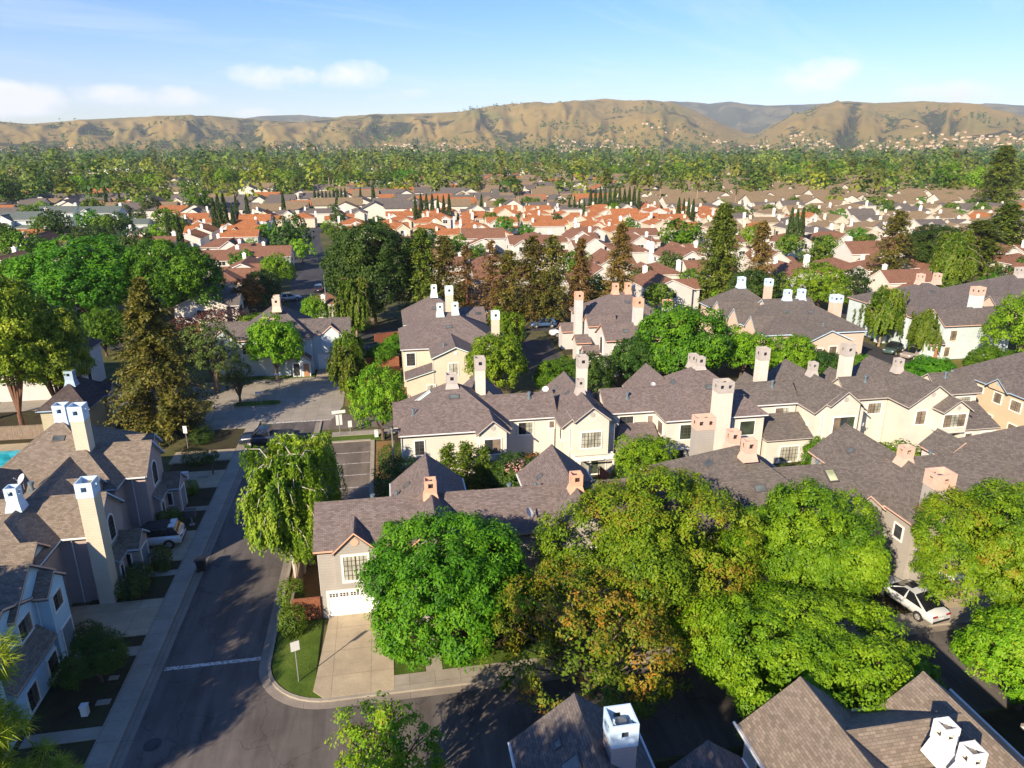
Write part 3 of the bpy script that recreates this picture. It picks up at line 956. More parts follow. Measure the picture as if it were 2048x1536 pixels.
h.window('S', 62.2, 59.3, 60.95, 3.5, 4.7, GB, 5, 4, split=0)
h.window('S', 58.7, 57.7, 58.5, 1.0, 2.1, GR, 2, 3)
h.window('S', 58.7, 59.6, 61.2, 1.0, 2.1, GB, 3, 3)
h.round_vent('S', 59.4, 53.75, 6.35, 0.24); h.round_vent('S', 58, 55.7, 5.3, 0.22)
h.pipe(49.2, 63.8); h.pipe(58.6, 63.6)
h.panel(55.6, 63.4, 0.5, 0.6, 'attic_vent', 'skylight', 0.07); h.panel(55.2, 68.0, 0.5, 0.6, 'attic_vent', 'skylight', 0.07)
h.finish()

h = House('townhouse', 'tan townhouse with white framed windows, beside the right end of the cream row', (69, 63), 'beige', 'bluegrey', 'slate')
h.wing(64.7, 74.5, 56.0, 69.6, 5.2, 8.7, 'y', 1, 1)
h.wing(64.35, 68.5, 61.2, 64.2, 5.2, 6.35, 'x', z0=5.0)
for a0, a1, z0, z1 in ((62.35, 63.35, 3.5, 4.6), (59.8, 61.1, 3.4, 4.5), (64.9, 65.75, 3.95, 4.55), (59.8, 60.8, 0.9, 1.9), (63, 64, 0.9, 1.9)):
    h.window('W', 65, a0, a1, z0, z1, GR, 3, 3)
h.round_vent('W', 64.6, 62.7, 5.75, 0.22)
h.panel(66.6, 61.0, 0.6, 0.6, 'attic_vent', 'skylight', 0.07)
h.finish()

# --- front row, backs to the middle row's gardens
FRO = 'greige townhouses in the front row behind the round trees'
h = House('townhouse', 'greige townhouse with coral trim, white garage door and one gable window beside the driveway', (0, 45), 'greige', 'coral', 'mauve', group=FRO)
h.wing(-5.72, 5.2, 41.7, 47.75, 5.2, 7.2, 'x', o=.14)
h.wing(-0.6, 4.95, 39.8, 51.0, 5.2, 7.5, 'y')
h.wing(-4.5, -1.6, 41.45, 44.5, 5.12, 6.5, 'y', o=0.1, og=0.14, z0=2.5)
h.chimney(1.75, 2.5, 44.0, 44.7, 7.1, 8.5, 0.85, flare=True)
h.window('S', 41.5, -3.85, -2.3, 2.95, 4.75, [GB, GB], 6, 5, fw=0.14)
h.garage_door('S', 42, -5.0, -0.9, 2.0, lights=6)
h.round_vent('S', 41.7, -3.03, 5.75, 0.26)
h.pipe(-1.9, 46.9); h.pipe(-0.2, 48.0, 0.35, 0.07)
h.panel(0.6, 48.3, 0.5, 0.6, 'attic_vent', 'skylight', 0.07); h.panel(0.75, 42.6, 0.5, 0.6, 'attic_vent', 'skylight', 0.07)
lt = MB(); lt.box(-2.75, -2.55, 41.83, 41.97, 2.35, 2.6); lt.build('wall_lamp', M['t_dark'], h.root)
h.gutter_run((-5.6, 47.8, 5.15), (-0.7, 47.8, 5.15)); h.gutter_run((-0.66, 47.8, 5.15), (-0.66, 50.9, 5.15)); h.gutter_run((5.0, 47.9, 5.15), (5.0, 50.9, 5.15))
h.downpipe(-5.45, 41.9, 5.0)
h.finish()

h = House('townhouse', 'greige townhouse whose steep rear gable points at the pink flowering shrub', (12, 45), 'greige', 'coral', 'mauve', group=FRO)
h.wing(5.0, 22.5, 41.7, 47.7, 5.2, 7.18, 'x')
h.wing(9.4, 15.0, 39.8, 51.0, 5.2, 7.5, 'y')
h.chimney(11.85, 12.6, 43.2, 43.9, 7.1, 8.5, 0.85, flare=True)
h.panel(10.6, 48.0, 0.5, 0.6, 'attic_vent', 'skylight', 0.07)
h.pipe(8.0, 46.6); h.pipe(9.9, 46.2, 0.35, 0.07)
h.window('S', 42, 6.2, 7.6, 3.1, 4.6, GD, 4, 4); h.window('S', 40.1, 11.2, 13.2, 3.1, 4.6, GB, 5, 4)
h.garage_door('S', 40.1, 10.0, 14.3, 2.0, lights=4)
h.gutter_run((5.1, 47.75, 5.15), (9.4, 47.75, 5.15)); h.gutter_run((15.05, 47.8, 5.15), (19.6, 47.8, 5.15)); h.gutter_run((15.05, 47.9, 5.15), (15.05, 50.9, 5.15)); h.gutter_run((9.35, 47.8, 5.15), (9.35, 50.9, 5.15))
h.finish()

h = House('townhouse', 'greige townhouse with big pyramid roof and twin coral chimney caps', (25, 45), 'greige', 'salmon', 'grey', group=FRO)
h.wing(19.6, 30.4, 39.6, 50.3, 5.2, 9.0, 'x', 1, 1, ins=5.2)
h.chimney(24.75, 25.6, 43.4, 44.1, 8.4, 10.0, 0.95, flare=True)
h.chimney(24.6, 25.4, 45.5, 46.2, 8.4, 9.9, 0.95, flare=True)
h.chimney(24.0, 25.6, 50.0, 51.0, 0, 9.3, 0.95, nx=2)
h.panel(22.9, 45.2, 0.9, 0.6, 'attic_vent', 'skylight', 0.07); h.panel(25.4, 42.0, 0.9, 0.6, 'attic_vent', 'skylight', 0.07)
h.pipe(21.2, 43.6, 0.35, 0.07)
h.window('S', 40, 21.5, 23.2, 3.1, 4.6, GD, 4, 4); h.window('S', 40, 26.5, 28.2, 3.1, 4.6, GD, 4, 4)
h.window('W', 19.9, 46.5, 47.8, 3.2, 4.5, GD, 2, 2)
h.garage_door('S', 40, 25.5, 29.8, 2.0)
h.gutter_run((30.45, 40, 5.15), (30.45, 50.2, 5.15)); h.gutter_run((19.55, 40, 5.15), (19.55, 50.2, 5.15)); h.gutter_run((19.6, 50.35, 5.15), (30.4, 50.35, 5.15))
h.finish()

h = House('townhouse', 'greige townhouse with broad coral capped front chimney above the white sedan', (37, 44), 'greige', 'salmon', 'grey', group=FRO)
h.wing(27.5, 48.0, 41.0, 47.7, 5.2, 7.25, 'x')
h.wing(34.9, 41.2, 38.1, 51.0, 5.2, 7.55, 'y')
h.wing(31.9, 34.7, 40.6, 44.0, 5.1, 6.35, 'y', o=0.12, z0=0)
h.chimney(35.6, 37.0, 37.5, 38.7, 0, 9.2, 1.0)
h.chimney(37.6, 38.45, 43.2, 43.9, 7.1, 8.6, 0.85, flare=True)
h.window('S', 41, 32.7, 33.7, 3.45, 4.65, GD, 2, 2); h.window('S', 38.5, 38, 40, 3.2, 4.6, GD, 4, 4)
h.window('W', 35.2, 39.2, 40.0, 3.3, 4.3, GD, 1, 2, split=0)
h.garage_door('S', 38.4, 37.2, 40.6, 2.0)
h.round_vent('S', 41, 33.3, 5.55, 0.2)
h.panel(31.9, 43.4, 0.8, 1.1, 'skylight', 'skylight_bright', 0.16)
h.panel(36.6, 47.8, 0.6, 0.6, 'attic_vent', 'skylight', 0.07)
h.pipe(33.0, 46.8); h.pipe(43.0, 46.6)
h.gutter_run((30.5, 47.75, 5.15), (34.9, 47.75, 5.15)); h.gutter_run((41.2, 47.75, 5.15), (45.2, 47.75, 5.15))
h.finish()

h = House('townhouse', 'greige townhouse at the right edge, its pyramid roof rising to a pale chimney', (50, 45), 'palegrey', 'salmon', 'grey', group=FRO)
h.wing(45.2, 56.0, 39.6, 50.3, 5.2, 9.0, 'x', 1, 1, ins=5.2)
h.wing(45.25, 48.6, 47.4, 50.6, 5.2, 6.6, 'y')
h.chimney(51.6, 53.2, 43.5, 45.0, 6.0, 10.6, 1.0, trim='bluegrey')
h.window('S', 40, 47, 48.8, 3.1, 4.6, GD, 4, 4)
h.gutter_run((45.15, 40, 5.15), (45.15, 47, 5.15))
h.finish()

# --- nearest roofs, backs of the houses across the cross street
NEAR = 'white trimmed houses at the bottom of the view'
h = House('townhouse', 'shaded blue grey gable with a pale blue chimney at the bottom of the view', (7, 18), 'white', 'sky', 'slate', group=NEAR)
h.wing(4.2, 9.9, 8.0, 24.35, 5.2, 7.35, 'y')
h.wing(-2.0, 4.6, 14.5, 20.5, 5.2, 7.0, 'x')
h.chimney(7.65, 8.7, 20.9, 21.95, 5.0, 8.7, 0.95, wall='mauve', hole=0.3)
h.panel(6.15, 21.2, 0.75, 0.9, 'skylight', 'skylight', 0.12)
h.panel(5.9, 22.6, 0.5, 0.4, 'attic_vent', 'skylight', 0.06)
h.gutter_run((4.15, 9, 5.15), (4.15, 24.3, 5.15)); h.gutter_run((9.95, 9, 5.15), (9.95, 24.3, 5.15))
h.window('N', 24, 6.2, 7.8, 3.1, 4.5, GD, 3, 3)
h.finish()

h = House('townhouse', 'sunlit brown shingled house with twin white chimney caps at the bottom right', (20, 18), 'white', 'white', 'tan', group=NEAR)
h.wing(17.3, 23.1, 17.5, 23.3, 5.2, 7.3, 'x')
h.wing(14.52, 20.1, 10.0, 23.5, 5.2, 7.42, 'y')
h.wing(20.5, 25.62, 10.0, 22.9, 5.2, 7.36, 'y')
h.wing(15.9, 25.6, 10.5, 20.9, 5.2, 8.2, 'x', 1, 1, ins=4.8)
h.chimney(20.25, 20.85, 18.5, 19.1, 7.0, 8.7, .85, flare=True, hole=0.28)
h.chimney(20.25, 20.85, 17.2, 17.8, 7.3, 8.8, .85, flare=True, hole=0.28)
h.panel(19.1, 18.4, 0.8, 0.6, 'attic_vent', 'skylight', 0.07)
h.window('W', 14.8, 21.0, 22.0, 3.3, 4.7, GD, 2, 2)
h.gutter_run((14.45, 17.6, 5.15), (14.45, 23.7, 5.15)); h.gutter_run((20.15, 23.4, 5.15), (22.5, 23.4, 5.15)); h.gutter_run((25.7, 17.6, 5.15), (25.7, 23.8, 5.15))
h.finish()

h = House('townhouse', 'low shaded gable squeezed between the blue grey gable and the sunlit brown house', (12.3, 18), 'white', 'white', 'slate', group=NEAR)
h.wing(10.7, 13.9, 10.0, 22.0, 5.0, 6.15, 'y')
h.wing(9.4, 15.0, 12.0, 20.3, 4.9, 5.9, 'x')
h.gutter_run((13.95, 12, 4.95), (13.95, 21.9, 4.95))
h.finish()
h = House('townhouse', 'brown shingled house cut off by the bottom right corner', (30, 18), 'white', 'white', 'tan', group=NEAR)
h.wing(27.2, 36.0, 12.0, 21.3, 5.2, 8.3, 'x', 1, 1)
h.finish()

# --- left side of the street
LEF = 'townhouses down the left side of the street'
h = House('townhouse', 'light blue townhouse with dark framed windows at the left edge above the dark lawn', (-25, 37), 'blue', 'pink', 'tan', group=LEF)
h.wing(-31, -21.25, 37.2, 42.55, 5.2, 7.25, 'x')
h.wing(-31, -21.25, 29.0, 36.0, 5.2, 7.25, 'x')
h.wing(-31, -21.4, 33.5, 40.0, 5.0, 6.4, 'x')
h.wing(-28, -22.6, 42.2, 45.5, 5.2, 6.45, 'x')
h.wing(-24, -20.62, 39.65, 42.3, 5.0, 6.0, 'x', og=0.1)
h.wing(-24, -20.62, 31.6, 34.3, 5.0, 6.0, 'x', og=0.1)
h.shed(-21.6, -20.5, 34.5, 39.6, 2.5, 3.45, 'E')
for a0, a1, z0, z1, g in ((37.75, 39.15, 3.45, 4.6, [GD, GR]), (35.6, 36.7, 3.45, 4.6, [GD, GR])):
    h.window('E', -21.5, a0, a1, z0, z1, g, 4, 3)
h.window('E', -20.7, 40.3, 41.4, 3.55, 4.6, [GD, GR], 4, 3)
h.window('E', -22.9, 43.6, 44.5, 4.1, 4.9, GD, 3, 2)
h.window('E', -20.7, 38.2, 39.3, 0.35, 1.7, [GD, GD], 2, 2)
h.window('E', -20.7, 35.6, 36.7, 0.35, 1.7, [GD, GR], 4, 3)
h.door('E', -20.7, 40.5, 41.8, 2.15, 'door_grey')
h.downpipe(-21.3, 39.7, 5.0); h.downpipe(-21.35, 36.4, 5.0)
h.finish()

h = House('townhouse', 'mauve townhouse with a sunlit tan chimney on its gable beside the white car', (-25, 49), 'mauve', 'sky', 'tan', group=LEF)
h.wing(-29, -20.1, 46.3, 51.5, 5.2, 7.2, 'x')
h.wing(-28.1, -22.4, 42.9, 56.2, 5.2, 7.05, 'y', 1, 0)
h.wing(-27, -22.1, 51.5, 54.7, 5.2, 6.5, 'x')
h.wing(-33, -27, 43, 57, 5.2, 7.6, 'y', 1, 1)
h.chimney(-20.75, -19.75, 45.95, 47.1, 0, 9.3, 0.95, wall='cream')
h.chimney(-25.75, -25.05, 47.5, 48.2, 6.9, 8.6, 0.9, flare=True, hole=0.3)
h.wing(-20.6, -18.75, 48.9, 51.5, 2.5, 3.45, 'x', og=0.15)
h.shed(-20.5, -19.5, 47.3, 49.2, 2.5, 3.2, 'E')
h.arch('E', -20.3, 48.55, 49.5, 3.5, 5.3)
h.window('E', -19.3, 47.6, 48.1, 0.9, 2.0, GD, 0, 0, split=0)
h.window('S', 49.2, -20.1, -19.5, 0.9, 2.0, GD, 0, 0, split=0)
h.door('E', -19.0, 49.6, 50.8, 2.05, 'door_grey')
h.downpipe(-21.9, 46.5, 5.0); h.gutter_run((-22.6, 46.26, 5.15), (-20.2, 46.26, 5.15))
h.pipe(-25.9, 51.2, 0.6, 0.12)
h.finish()

h = House('townhouse', 'mauve townhouse with tall square chimney beside a matching low cap', (-25, 58), 'mauve', 'sky', 'tan', group=LEF)
h.wing(-32.0, -21.3, 53.6, 64.4, 5.2, 9.1, 'x', 1, 1, ins=5.2)
h.wing(-25, -19.7, 55.5, 60.5, 5.2, 7.3, 'x')
h.wing(-24.5, -20.6, 60.0, 63.2, 5.2, 6.5, 'x')
h.chimney(-24.9, -23.9, 56.6, 57.7, 5.5, 11.0, 1.1, wall='cream')
h.chimney(-27.0, -26.1, 58.9, 59.8, 8.4, 10.4, 1.1, flare=True)
h.wing(-20.2, -18.45, 58.6, 61.2, 2.5, 3.5, 'x', og=0.15)
h.shed(-20.2, -19.3, 56.6, 59.0, 2.5, 3.3, 'E')
h.arch('E', -19.9, 57.45, 58.5, 3.5, 5.4)
h.window('E', -19.3, 57.0, 57.6, 0.9, 2.0, GD, 0, 0, split=0)
h.window('S', 58.9, -19.8, -19.2, 0.9, 2.0, GD, 0, 0, split=0)
h.door('E', -18.7, 59.3, 60.5, 2.05, 'door_grey')
h.downpipe(-20.9, 55.7, 5.0); h.gutter_run((-22.5, 55.46, 5.15), (-19.8, 55.46, 5.15))
h.panel(-26.4, 57.6, 0.9, 0.5, 'attic_vent', 'skylight', 0.07)
h.finish()

h = House('townhouse', 'small khaki house with one tall window and a low chimney cap, behind the tall redwood', (-33.5, 80), 'khaki', 'bluegrey', 'dark')
h.wing(-36.5, -31.3, 76.0, 83.6, 4.2, 6.3, 'y', 1, 1)
h.wing(-33.5, -30.9, 80.5, 83.9, 4.1, 5.2, 'x')
h.chimney(-34.2, -33.4, 78.6, 79.4, 5.9, 7.6, 0.9, flare=True, hole=0.3)
h.window('E', -31.2, 81.5, 82.7, 1.7, 3.6, GD, 2, 3)
h.finish()
h = House('townhouse', 'pale grey house half hidden behind the pines on the left', (-43, 96), 'palegrey', 'grey', 'dark')
h.wing(-50, -38.5, 92.5, 101.5, 5.2, 8.2, 'x', 0, 1)
h.window('E', -38.8, 95.5, 96.6, 0.9, 2.4, GD, 2, 2)
h.finish()

# --- the court behind the middle row
CRT = 'townhouses round the back court'
h = House('townhouse', 'pale blue townhouse with steep dark roof and coral chimney, across the junction', (-15.5, 103), 'paleblue', 'pink', 'slate', group=CRT)
h.wing(-20.9, -10.5, 98.0, 108.6, 5.2, 9.1, 'x', 1, 1, ins=5.1)
h.wing(-25.2, -17, 99.7, 104.0, 5.2, 7.0, 'x')
h.wing(-14.5, -5.5, 99.85, 104.2, 5.2, 7.0, 'x')
h.wing(-9.7, -6.6, 99.55, 102.5, 5.12, 6.45, 'y', o=0.1, og=.12, z0=2.6)
h.wing(-24.2, -21.2, 99.4, 102.4, 5.12, 6.45, 'y', o=0.1, og=.12, z0=2.6)
h.wing(-14.6, -11.6, 97.3, 100.5, 5.1, 6.5, 'y', o=0.15, z0=0)
h.wing(-13.6, -10.9, 96.4, 98.6, 2.5, 3.6, 'y', o=0.15)
h.chimney(-15.9, -14.9, 101.2, 102.1, 8.3, 10.2, 1.0, flare=True)
h.chimney(-16.0, -15.2, 103.2, 104.0, 8.3, 10.2, 1.0, flare=True)
h.chimney(-17.2, -15.3, 97.6, 98.6, 0, 8.2, 1.0, nx=2)
h.window('S', 100, -8.9, -7.3, 3.0, 4.6, GR, 3, 3)
h.garage_door('S', 100, -10.2, -6.3, 2.1)
h.door('S', 96.6, -12.0, -11.2, 2.0, 'door_wood')
h.window('S', 96.6, -13.3, -12.5, 0.3, 2.0, GD, 0, 0, split=0)
h.window('S', 98.4, -20, -18.6, 3.2, 4.5, GD, 3, 3)
h.finish()

h = House('townhouse', 'cream townhouse with low front gable, lean-to and pale mint chimney caps behind the middle row', (8, 95), 'cream', 'mint', 'mauve', group=CRT)
h.wing(1.15, 14.5, 89.7, 101.2, 5.2, 8.65, 'x', 1, 1, ins=5.7)
h.wing(4.8, 11.0, 84.9, 93.0, 5.2, 6.55, 'y')
h.shed(1.5, 5.15, 84.9, 88.6, 2.55, 3.65, 'W')
h.wing(13.3, 15.3, 91.5, 95.5, 4.8, 5.9, 'x', z0=0)
h.chimney(6.4, 7.2, 94.6, 95.3, 8.2, 10.0, 0.9, flare=True, hole=0.3)
h.chimney(8.5, 9.3, 95.0, 95.7, 8.2, 10.0, 0.9, flare=True, hole=0.3)
h.chimney(13.4, 14.4, 91.2, 92.2, 0, 9.4, 1.0)
h.window('S', 90, 1.9, 3.0, 2.9, 4.6, GD, 3, 4)
h.window('S', 85.2, 7.0, 8.1, 2.9, 4.4, GB, 2, 2)
h.window('S', 85.2, 4.2, 5.2, 0.5, 1.7, GB, 3, 2)
h.round_vent('S', 85.2, 7.9, 5.7, 0.2)
h.pipe(6.6, 87.4, 0.4)
h.panel(7.8, 93.0, 0.9, 0.6, 'attic_vent', 'skylight', 0.07)
h.gutter_run((1.3, 89.66, 5.15), (4.8, 89.66, 5.15)); h.downpipe(5.0, 85.1, 5.0)
h.finish()

h = House('townhouse', 'cream townhouse with the tallest pale chimney, just behind the mint capped one', (7, 108), 'cream', 'mint', 'mauve', group=CRT)
h.wing(1.9, 11.9, 103.2, 113.4, 5.2, 8.7, 'x', 1, 1, ins=5.0)
h.wing(9.5, 14.3, 102.5, 109.0, 5.2, 7.0, 'x')
h.chimney(6.5, 7.3, 107.4, 108.2, 8.3, 10.2, 0.9, flare=True, hole=0.3)
h.chimney(8.2, 9.3, 102.0, 103.1, 0, 10.9, 1.1)
h.panel(6.9, 105.8, 0.9, 0.6, 'attic_vent', 'skylight', 0.07)
for x in (11.3, 13.2): h.panel(x, 104.4, 0.9, 0.6, 'attic_vent', 'skylight', 0.07)
h.finish()

h = House('townhouse', 'pale grey townhouse with coral trim, arched window and four chimneys beside the dark court', (35, 100), 'palegrey', 'coral', 'mauve', group=CRT)
h.wing(28.8, 42.0, 98.6, 110.0, 5.2, 8.8, 'x', 1, 1, ins=5.7)
h.wing(28.6, 40, 89.2, 94.6, 5.2, 7.0, 'x')
h.wing(31.5, 40.5, 93.5, 99.5, 5.2, 7.1, 'y')
h.wing(28.5, 33, 97.6, 100.8, 5.2, 6.7, 'x')
h.wing(28.5, 33, 103.5, 106.8, 5.2, 6.7, 'x')
h.chimney(27.5, 28.6, 101.0, 102.1, 0, 9.6, 1.0)
h.chimney(33.3, 34.5, 91.4, 92.5, 6.0, 10.4, 1.1)
h.chimney(34.2, 35.0, 103.9, 104.7, 8.5, 10.2, 0.9, flare=True, hole=0.3)
h.chimney(36.2, 37.0, 103.9, 104.7, 8.5, 10.2, 0.9, flare=True, hole=0.3)
h.chimney(40.2, 41.4, 97.8, 98.8, 4.5, 8.6, 0.9)
h.wing(26.6, 29.0, 97.0, 99.6, 2.9, 3.9, 'x', og=0.15)
h.wing(26.2, 28.8, 104.0, 107.0, 2.9, 4.0, 'x', og=0.15)
h.wing(26.4, 28.9, 92.0, 94.2, 2.7, 3.6, 'x', og=0.15)
h.arch('W', 28.8, 91.3, 92.4, 2.8, 5.2)
h.window('S', 98.9, 29.6, 30.9, 3.0, 4.5, GB, 3, 3)
h.window('S', 89.5, 29.8, 31.0, 2.6, 4.4, GD, 2, 3)
h.door('S', 97.2, 27.1, 27.9, 2.0, 'door_grey')
for x in (32.2, 34.0): h.panel(x - 0.4, 90.6, 0.9, 0.6, 'attic_vent', 'skylight', 0.07)
h.panel(36, 102.4, 0.9, 0.6, 'attic_vent', 'skylight', 0.07)
h.finish()

h = House('townhouse', 'peach townhouse with stepped hipped roofs and sky blue chimney caps', (59, 98), 'peach', 'sky', 'grey', group=CRT)
h.wing(51.75, 61.4, 101.2, 111.2, 5.2, 8.8, 'x', 1, 1, ins=4.8)
h.wing(51.3, 67.2, 88.3, 102.0, 5.2, 8.7, 'x', 1, 1, ins=6.8)
h.wing(55.2, 61.9, 83.9, 91.0, 5.2, 6.7, 'y')
h.wing(58, 66.5, 99.0, 105.0, 5.2, 7.3, 'x')
h.wing(50.9, 56.5, 90.2, 93.8, 5.2, 7.2, 'x', z0=0, og=0.15)
h.wing(50.9, 56.5, 95.4, 99.0, 5.2, 7.2, 'x', z0=0, og=0.15)
h.wing(51.2, 56.5, 101.8, 105.2, 5.2, 7.0, 'x', z0=0, og=0.15)
h.chimney(56.0, 57.0, 105.8, 106.7, 8.4, 10.2, 1.0, flare=True, hole=0.3)
h.chimney(59.2, 60.2, 102.9, 103.9, 6.0, 10.3, 1.0)
h.chimney(57.8, 58.7, 94.9, 95.7, 8.4, 10.1, 0.95, flare=True, hole=0.3)
h.chimney(60.1, 61.0, 95.0, 95.8, 8.4, 10.1, 0.95, flare=True, hole=0.3)
h.chimney(65.4, 66.9, 94.4, 95.6, 3.0, 9.1, 0.95, nx=2)
h.window('S', 84.2, 58.6, 59.7, 2.6, 4.4, GR, 2, 3); h.window('S', 84.2, 56.7, 57.6, 2.6, 4.2, GR, 2, 3)
h.window('W', 51.4, 91.3, 92.5, 2.6, 4.4, GB, 3, 4); h.window('W', 51.5, 102.9, 104.1, 2.6, 4.4, GB, 3, 4)
h.window('S', 101.5, 52.3, 53.2, 2.6, 4.3, GB, 2, 3); h.window('S', 88.6, 53, 54.2, 2.9, 4.3, GR, 3, 3)
h.window('W', 51.6, 96.6, 97.6, 2.6, 4.4, GB, 3, 4)
h.pipe(59.8, 88.0, 0.45); h.panel(56.6, 92.6, 0.8, 0.6, 'attic_vent', 'skylight', 0.07); h.panel(60.5, 92.4, 0.9, 0.6, 'attic_vent', 'skylight', 0.07)
for x in (62, 63.6): h.panel(x, 100.6, 0.9, 0.6, 'attic_vent', 'skylight', 0.07)
h.finish()

h = House('townhouse', 'pale blue townhouse with pink trim and twin porch gables behind two parked sedans', (86, 98), 'paleblue', 'salmon', 'slate', group=CRT)
h.wing(79.3, 94.5, 93.5, 111.0, 5.2, 8.95, 'x', 1, 1, ins=7.0)
h.wing(80.0, 92, 88.7, 94.4, 5.2, 7.2, 'x')
h.wing(79.2, 84, 95.6, 98.6, 5.2, 6.6, 'x', z0=0, og=0.15)
h.wing(78.6, 84, 100.4, 104.8, 5.2, 7.2, 'x', z0=0, og=0.15)
h.chimney(77.6, 78.9, 99.0, 100.2, 0, 9.1, 1.0, nx=2)
h.chimney(86.6, 88.2, 91.4, 92.6, 5.0, 10.2, 1.1, nx=2)
h.chimney(85.9, 86.8, 102.4, 103.3, 8.6, 10.4, 1.0, flare=True, hole=0.3)
h.chimney(89.0, 89.9, 102.4, 103.3, 8.6, 10.4, 1.0, flare=True, hole=0.3)
h.wing(77.8, 80.4, 88.4, 90.6, 2.6, 3.6, 'x', og=0.15)
h.wing(77.8, 80.4, 90.9, 93.0, 2.6, 3.4, 'x', og=0.15)
h.arch('W', 80.2, 91.0, 92.1, 2.9, 5.2, GR, 'cream')
h.window('S', 89, 81.4, 82.5, 2.9, 4.4, GR, 2, 3, trim='cream'); h.window('S', 89, 80.9, 81.8, 0.5, 1.9, GR, 2, 2, trim='cream')
h.window('W', 78.8, 102, 103.2, 3, 4.6, GD, 2, 2)
h.door('S', 88.7, 78.9, 79.7, 2.0, 'door_wood')
h.panel(86.5, 100, 0.9, 0.6, 'attic_vent', 'skylight', 0.07)
h.finish()

h = House('townhouse', 'cream townhouse with grey cap, partly hidden by the leafy tree at the right edge', (107, 105), 'peach', 'grey', 'slate', group=CRT)
h.wing(97.5, 117, 96.5, 113.5, 5.2, 9.3, 'x', 1, 1, ins=8.0)
h.wing(96.8, 103, 97.2, 101.4, 5.2, 7.1, 'x', z0=0)
h.chimney(106.3, 107.9, 104.2, 105.2, 8.8, 10.6, 1.0, flare=True, hole=0.3, nx=2)
h.window('W', 97.9, 104, 105.6, 2.8, 4.4, GR, 3, 3); h.window('W', 97.9, 108, 109.2, 2.8, 4.4, GR, 3, 3)
h.finish()

# --- dishes
DG = 'satellite dishes on the roofs'
satellite_dish(-26.6, 51.6, 6.9, 'grey satellite dish on the tan shingles of the mauve house beside a low chimney cap', 230, 0.42, DG)
satellite_dish(8.6, 42.2, 5.9, 'grey dish seen edge on, between the two round trees on the front row', 120, 0.4, DG)
satellite_dish(40.9, 60.6, 3.0, 'white dish on the wall beside the lean-to roof of the middle row', 150, 0.32, DG)
satellite_dish(46.9, 60.4, 2.7, 'white dish above the leafy garden hedge at the right of the middle row', 150, 0.36, DG)
satellite_dish(15.2, 66.6, 6.2, 'white dish peeping over the connecting ridge of the middle row', 210, 0.34, DG)
satellite_dish(26.3, 65.7, 6.3, 'white dish behind the ridge left of the biggest hipped roof', 160, 0.34, DG)
# ------------------------------------------------------------------ ground, roads, walks (structure)
def sheet(name, rings, z0, z1, mat):
    mb = MB()
    for r in rings:
        if len(r) == 4 and not hasattr(r[0], '__len__'):
            r = [(r[0], r[2]), (r[1], r[2]), (r[1], r[3]), (r[0], r[3])]
        mb.slab(list(r), z0, z1)
    return tag(mb.build(name, M[mat]), kind='structure')

g = MB()
n = 64
inner = [(math.cos(2 * math.pi * i / n), math.sin(2 * math.pi * i / n)) for i in range(n)]
rad = [0, 120, 400, 1200, 9000, 22000]
for k in range(len(rad) - 1):
    for i in range(n):
        a, b = inner[i], inner[(i + 1) % n]
        q = [(a[0] * rad[k], a[1] * rad[k], 0), (a[0] * rad[k + 1], a[1] * rad[k + 1], 0), (b[0] * rad[k + 1], b[1] * rad[k + 1], 0), (b[0] * rad[k], b[1] * rad[k], 0)]
        if k == 0: q = q[1:3] + [(0, 0, 0)]; q = [q[2], q[0], q[1]]
        g.poly(q)
tag(g.build('ground', M['earth'], weld=True), kind='structure')

def arc(cx, cy, r, a0, a1, n=10):
    return [(cx + r * math.cos(R(a0 + (a1 - a0) * i / n)), cy + r * math.sin(R(a0 + (a1 - a0) * i / n))) for i in range(n + 1)]

# asphalt: main street, cross street, court, back road, far streets
sheet('road', [(-14.75, -8.55, -20, 79.6), (-8.55, 95, 27.0, 33.55)] , -0.05, 0.010, 'asphalt')
cor = [(-8.6, 33.5)] + [(-8.6, 37.9)] + arc(-4.6, 37.9, 4.0, 180, 270)[1:] + [(-3.0, 33.9), (-3.0, 33.5)]
sheet('road_corner', [cor], -0.05, 0.0095, 'asphalt')
sheet('alley', [(-8.4, 17, 76.4, 81.0)], -0.05, 0.0135, 'asphalt_warm')
sheet('court', [(18.6, 25.4, 80, 110.5)], -0.05, 0.014, 'asphalt_dark')
sheet('back_road', [(-60, 140, 116.5, 122.5), (68.5, 76.0, 70, 116.4), [(-19.0, 122.6), (-10.0, 122.6), (-10.0, 140), (-17.0, 208), (-23.5, 270), (-23.5, 300), (-32.5, 300), (-32.5, 270), (-26.0, 208), (-19.0, 140)]], -0.05, 0.012, 'asphalt_dark')
sheet('parking_lot', [(-6.9, -2.7, 57.0, 72.3)], -0.05, 0.016, 'asphalt_warm')
sheet('junction_paving', [[(-22, 79.7), (-7.2, 79.7), (-6.2, 84), (-6.2, 95), (-48, 95), (-48, 88.6), (-22, 88.6)]], -0.05, 0.0145, 'concrete')
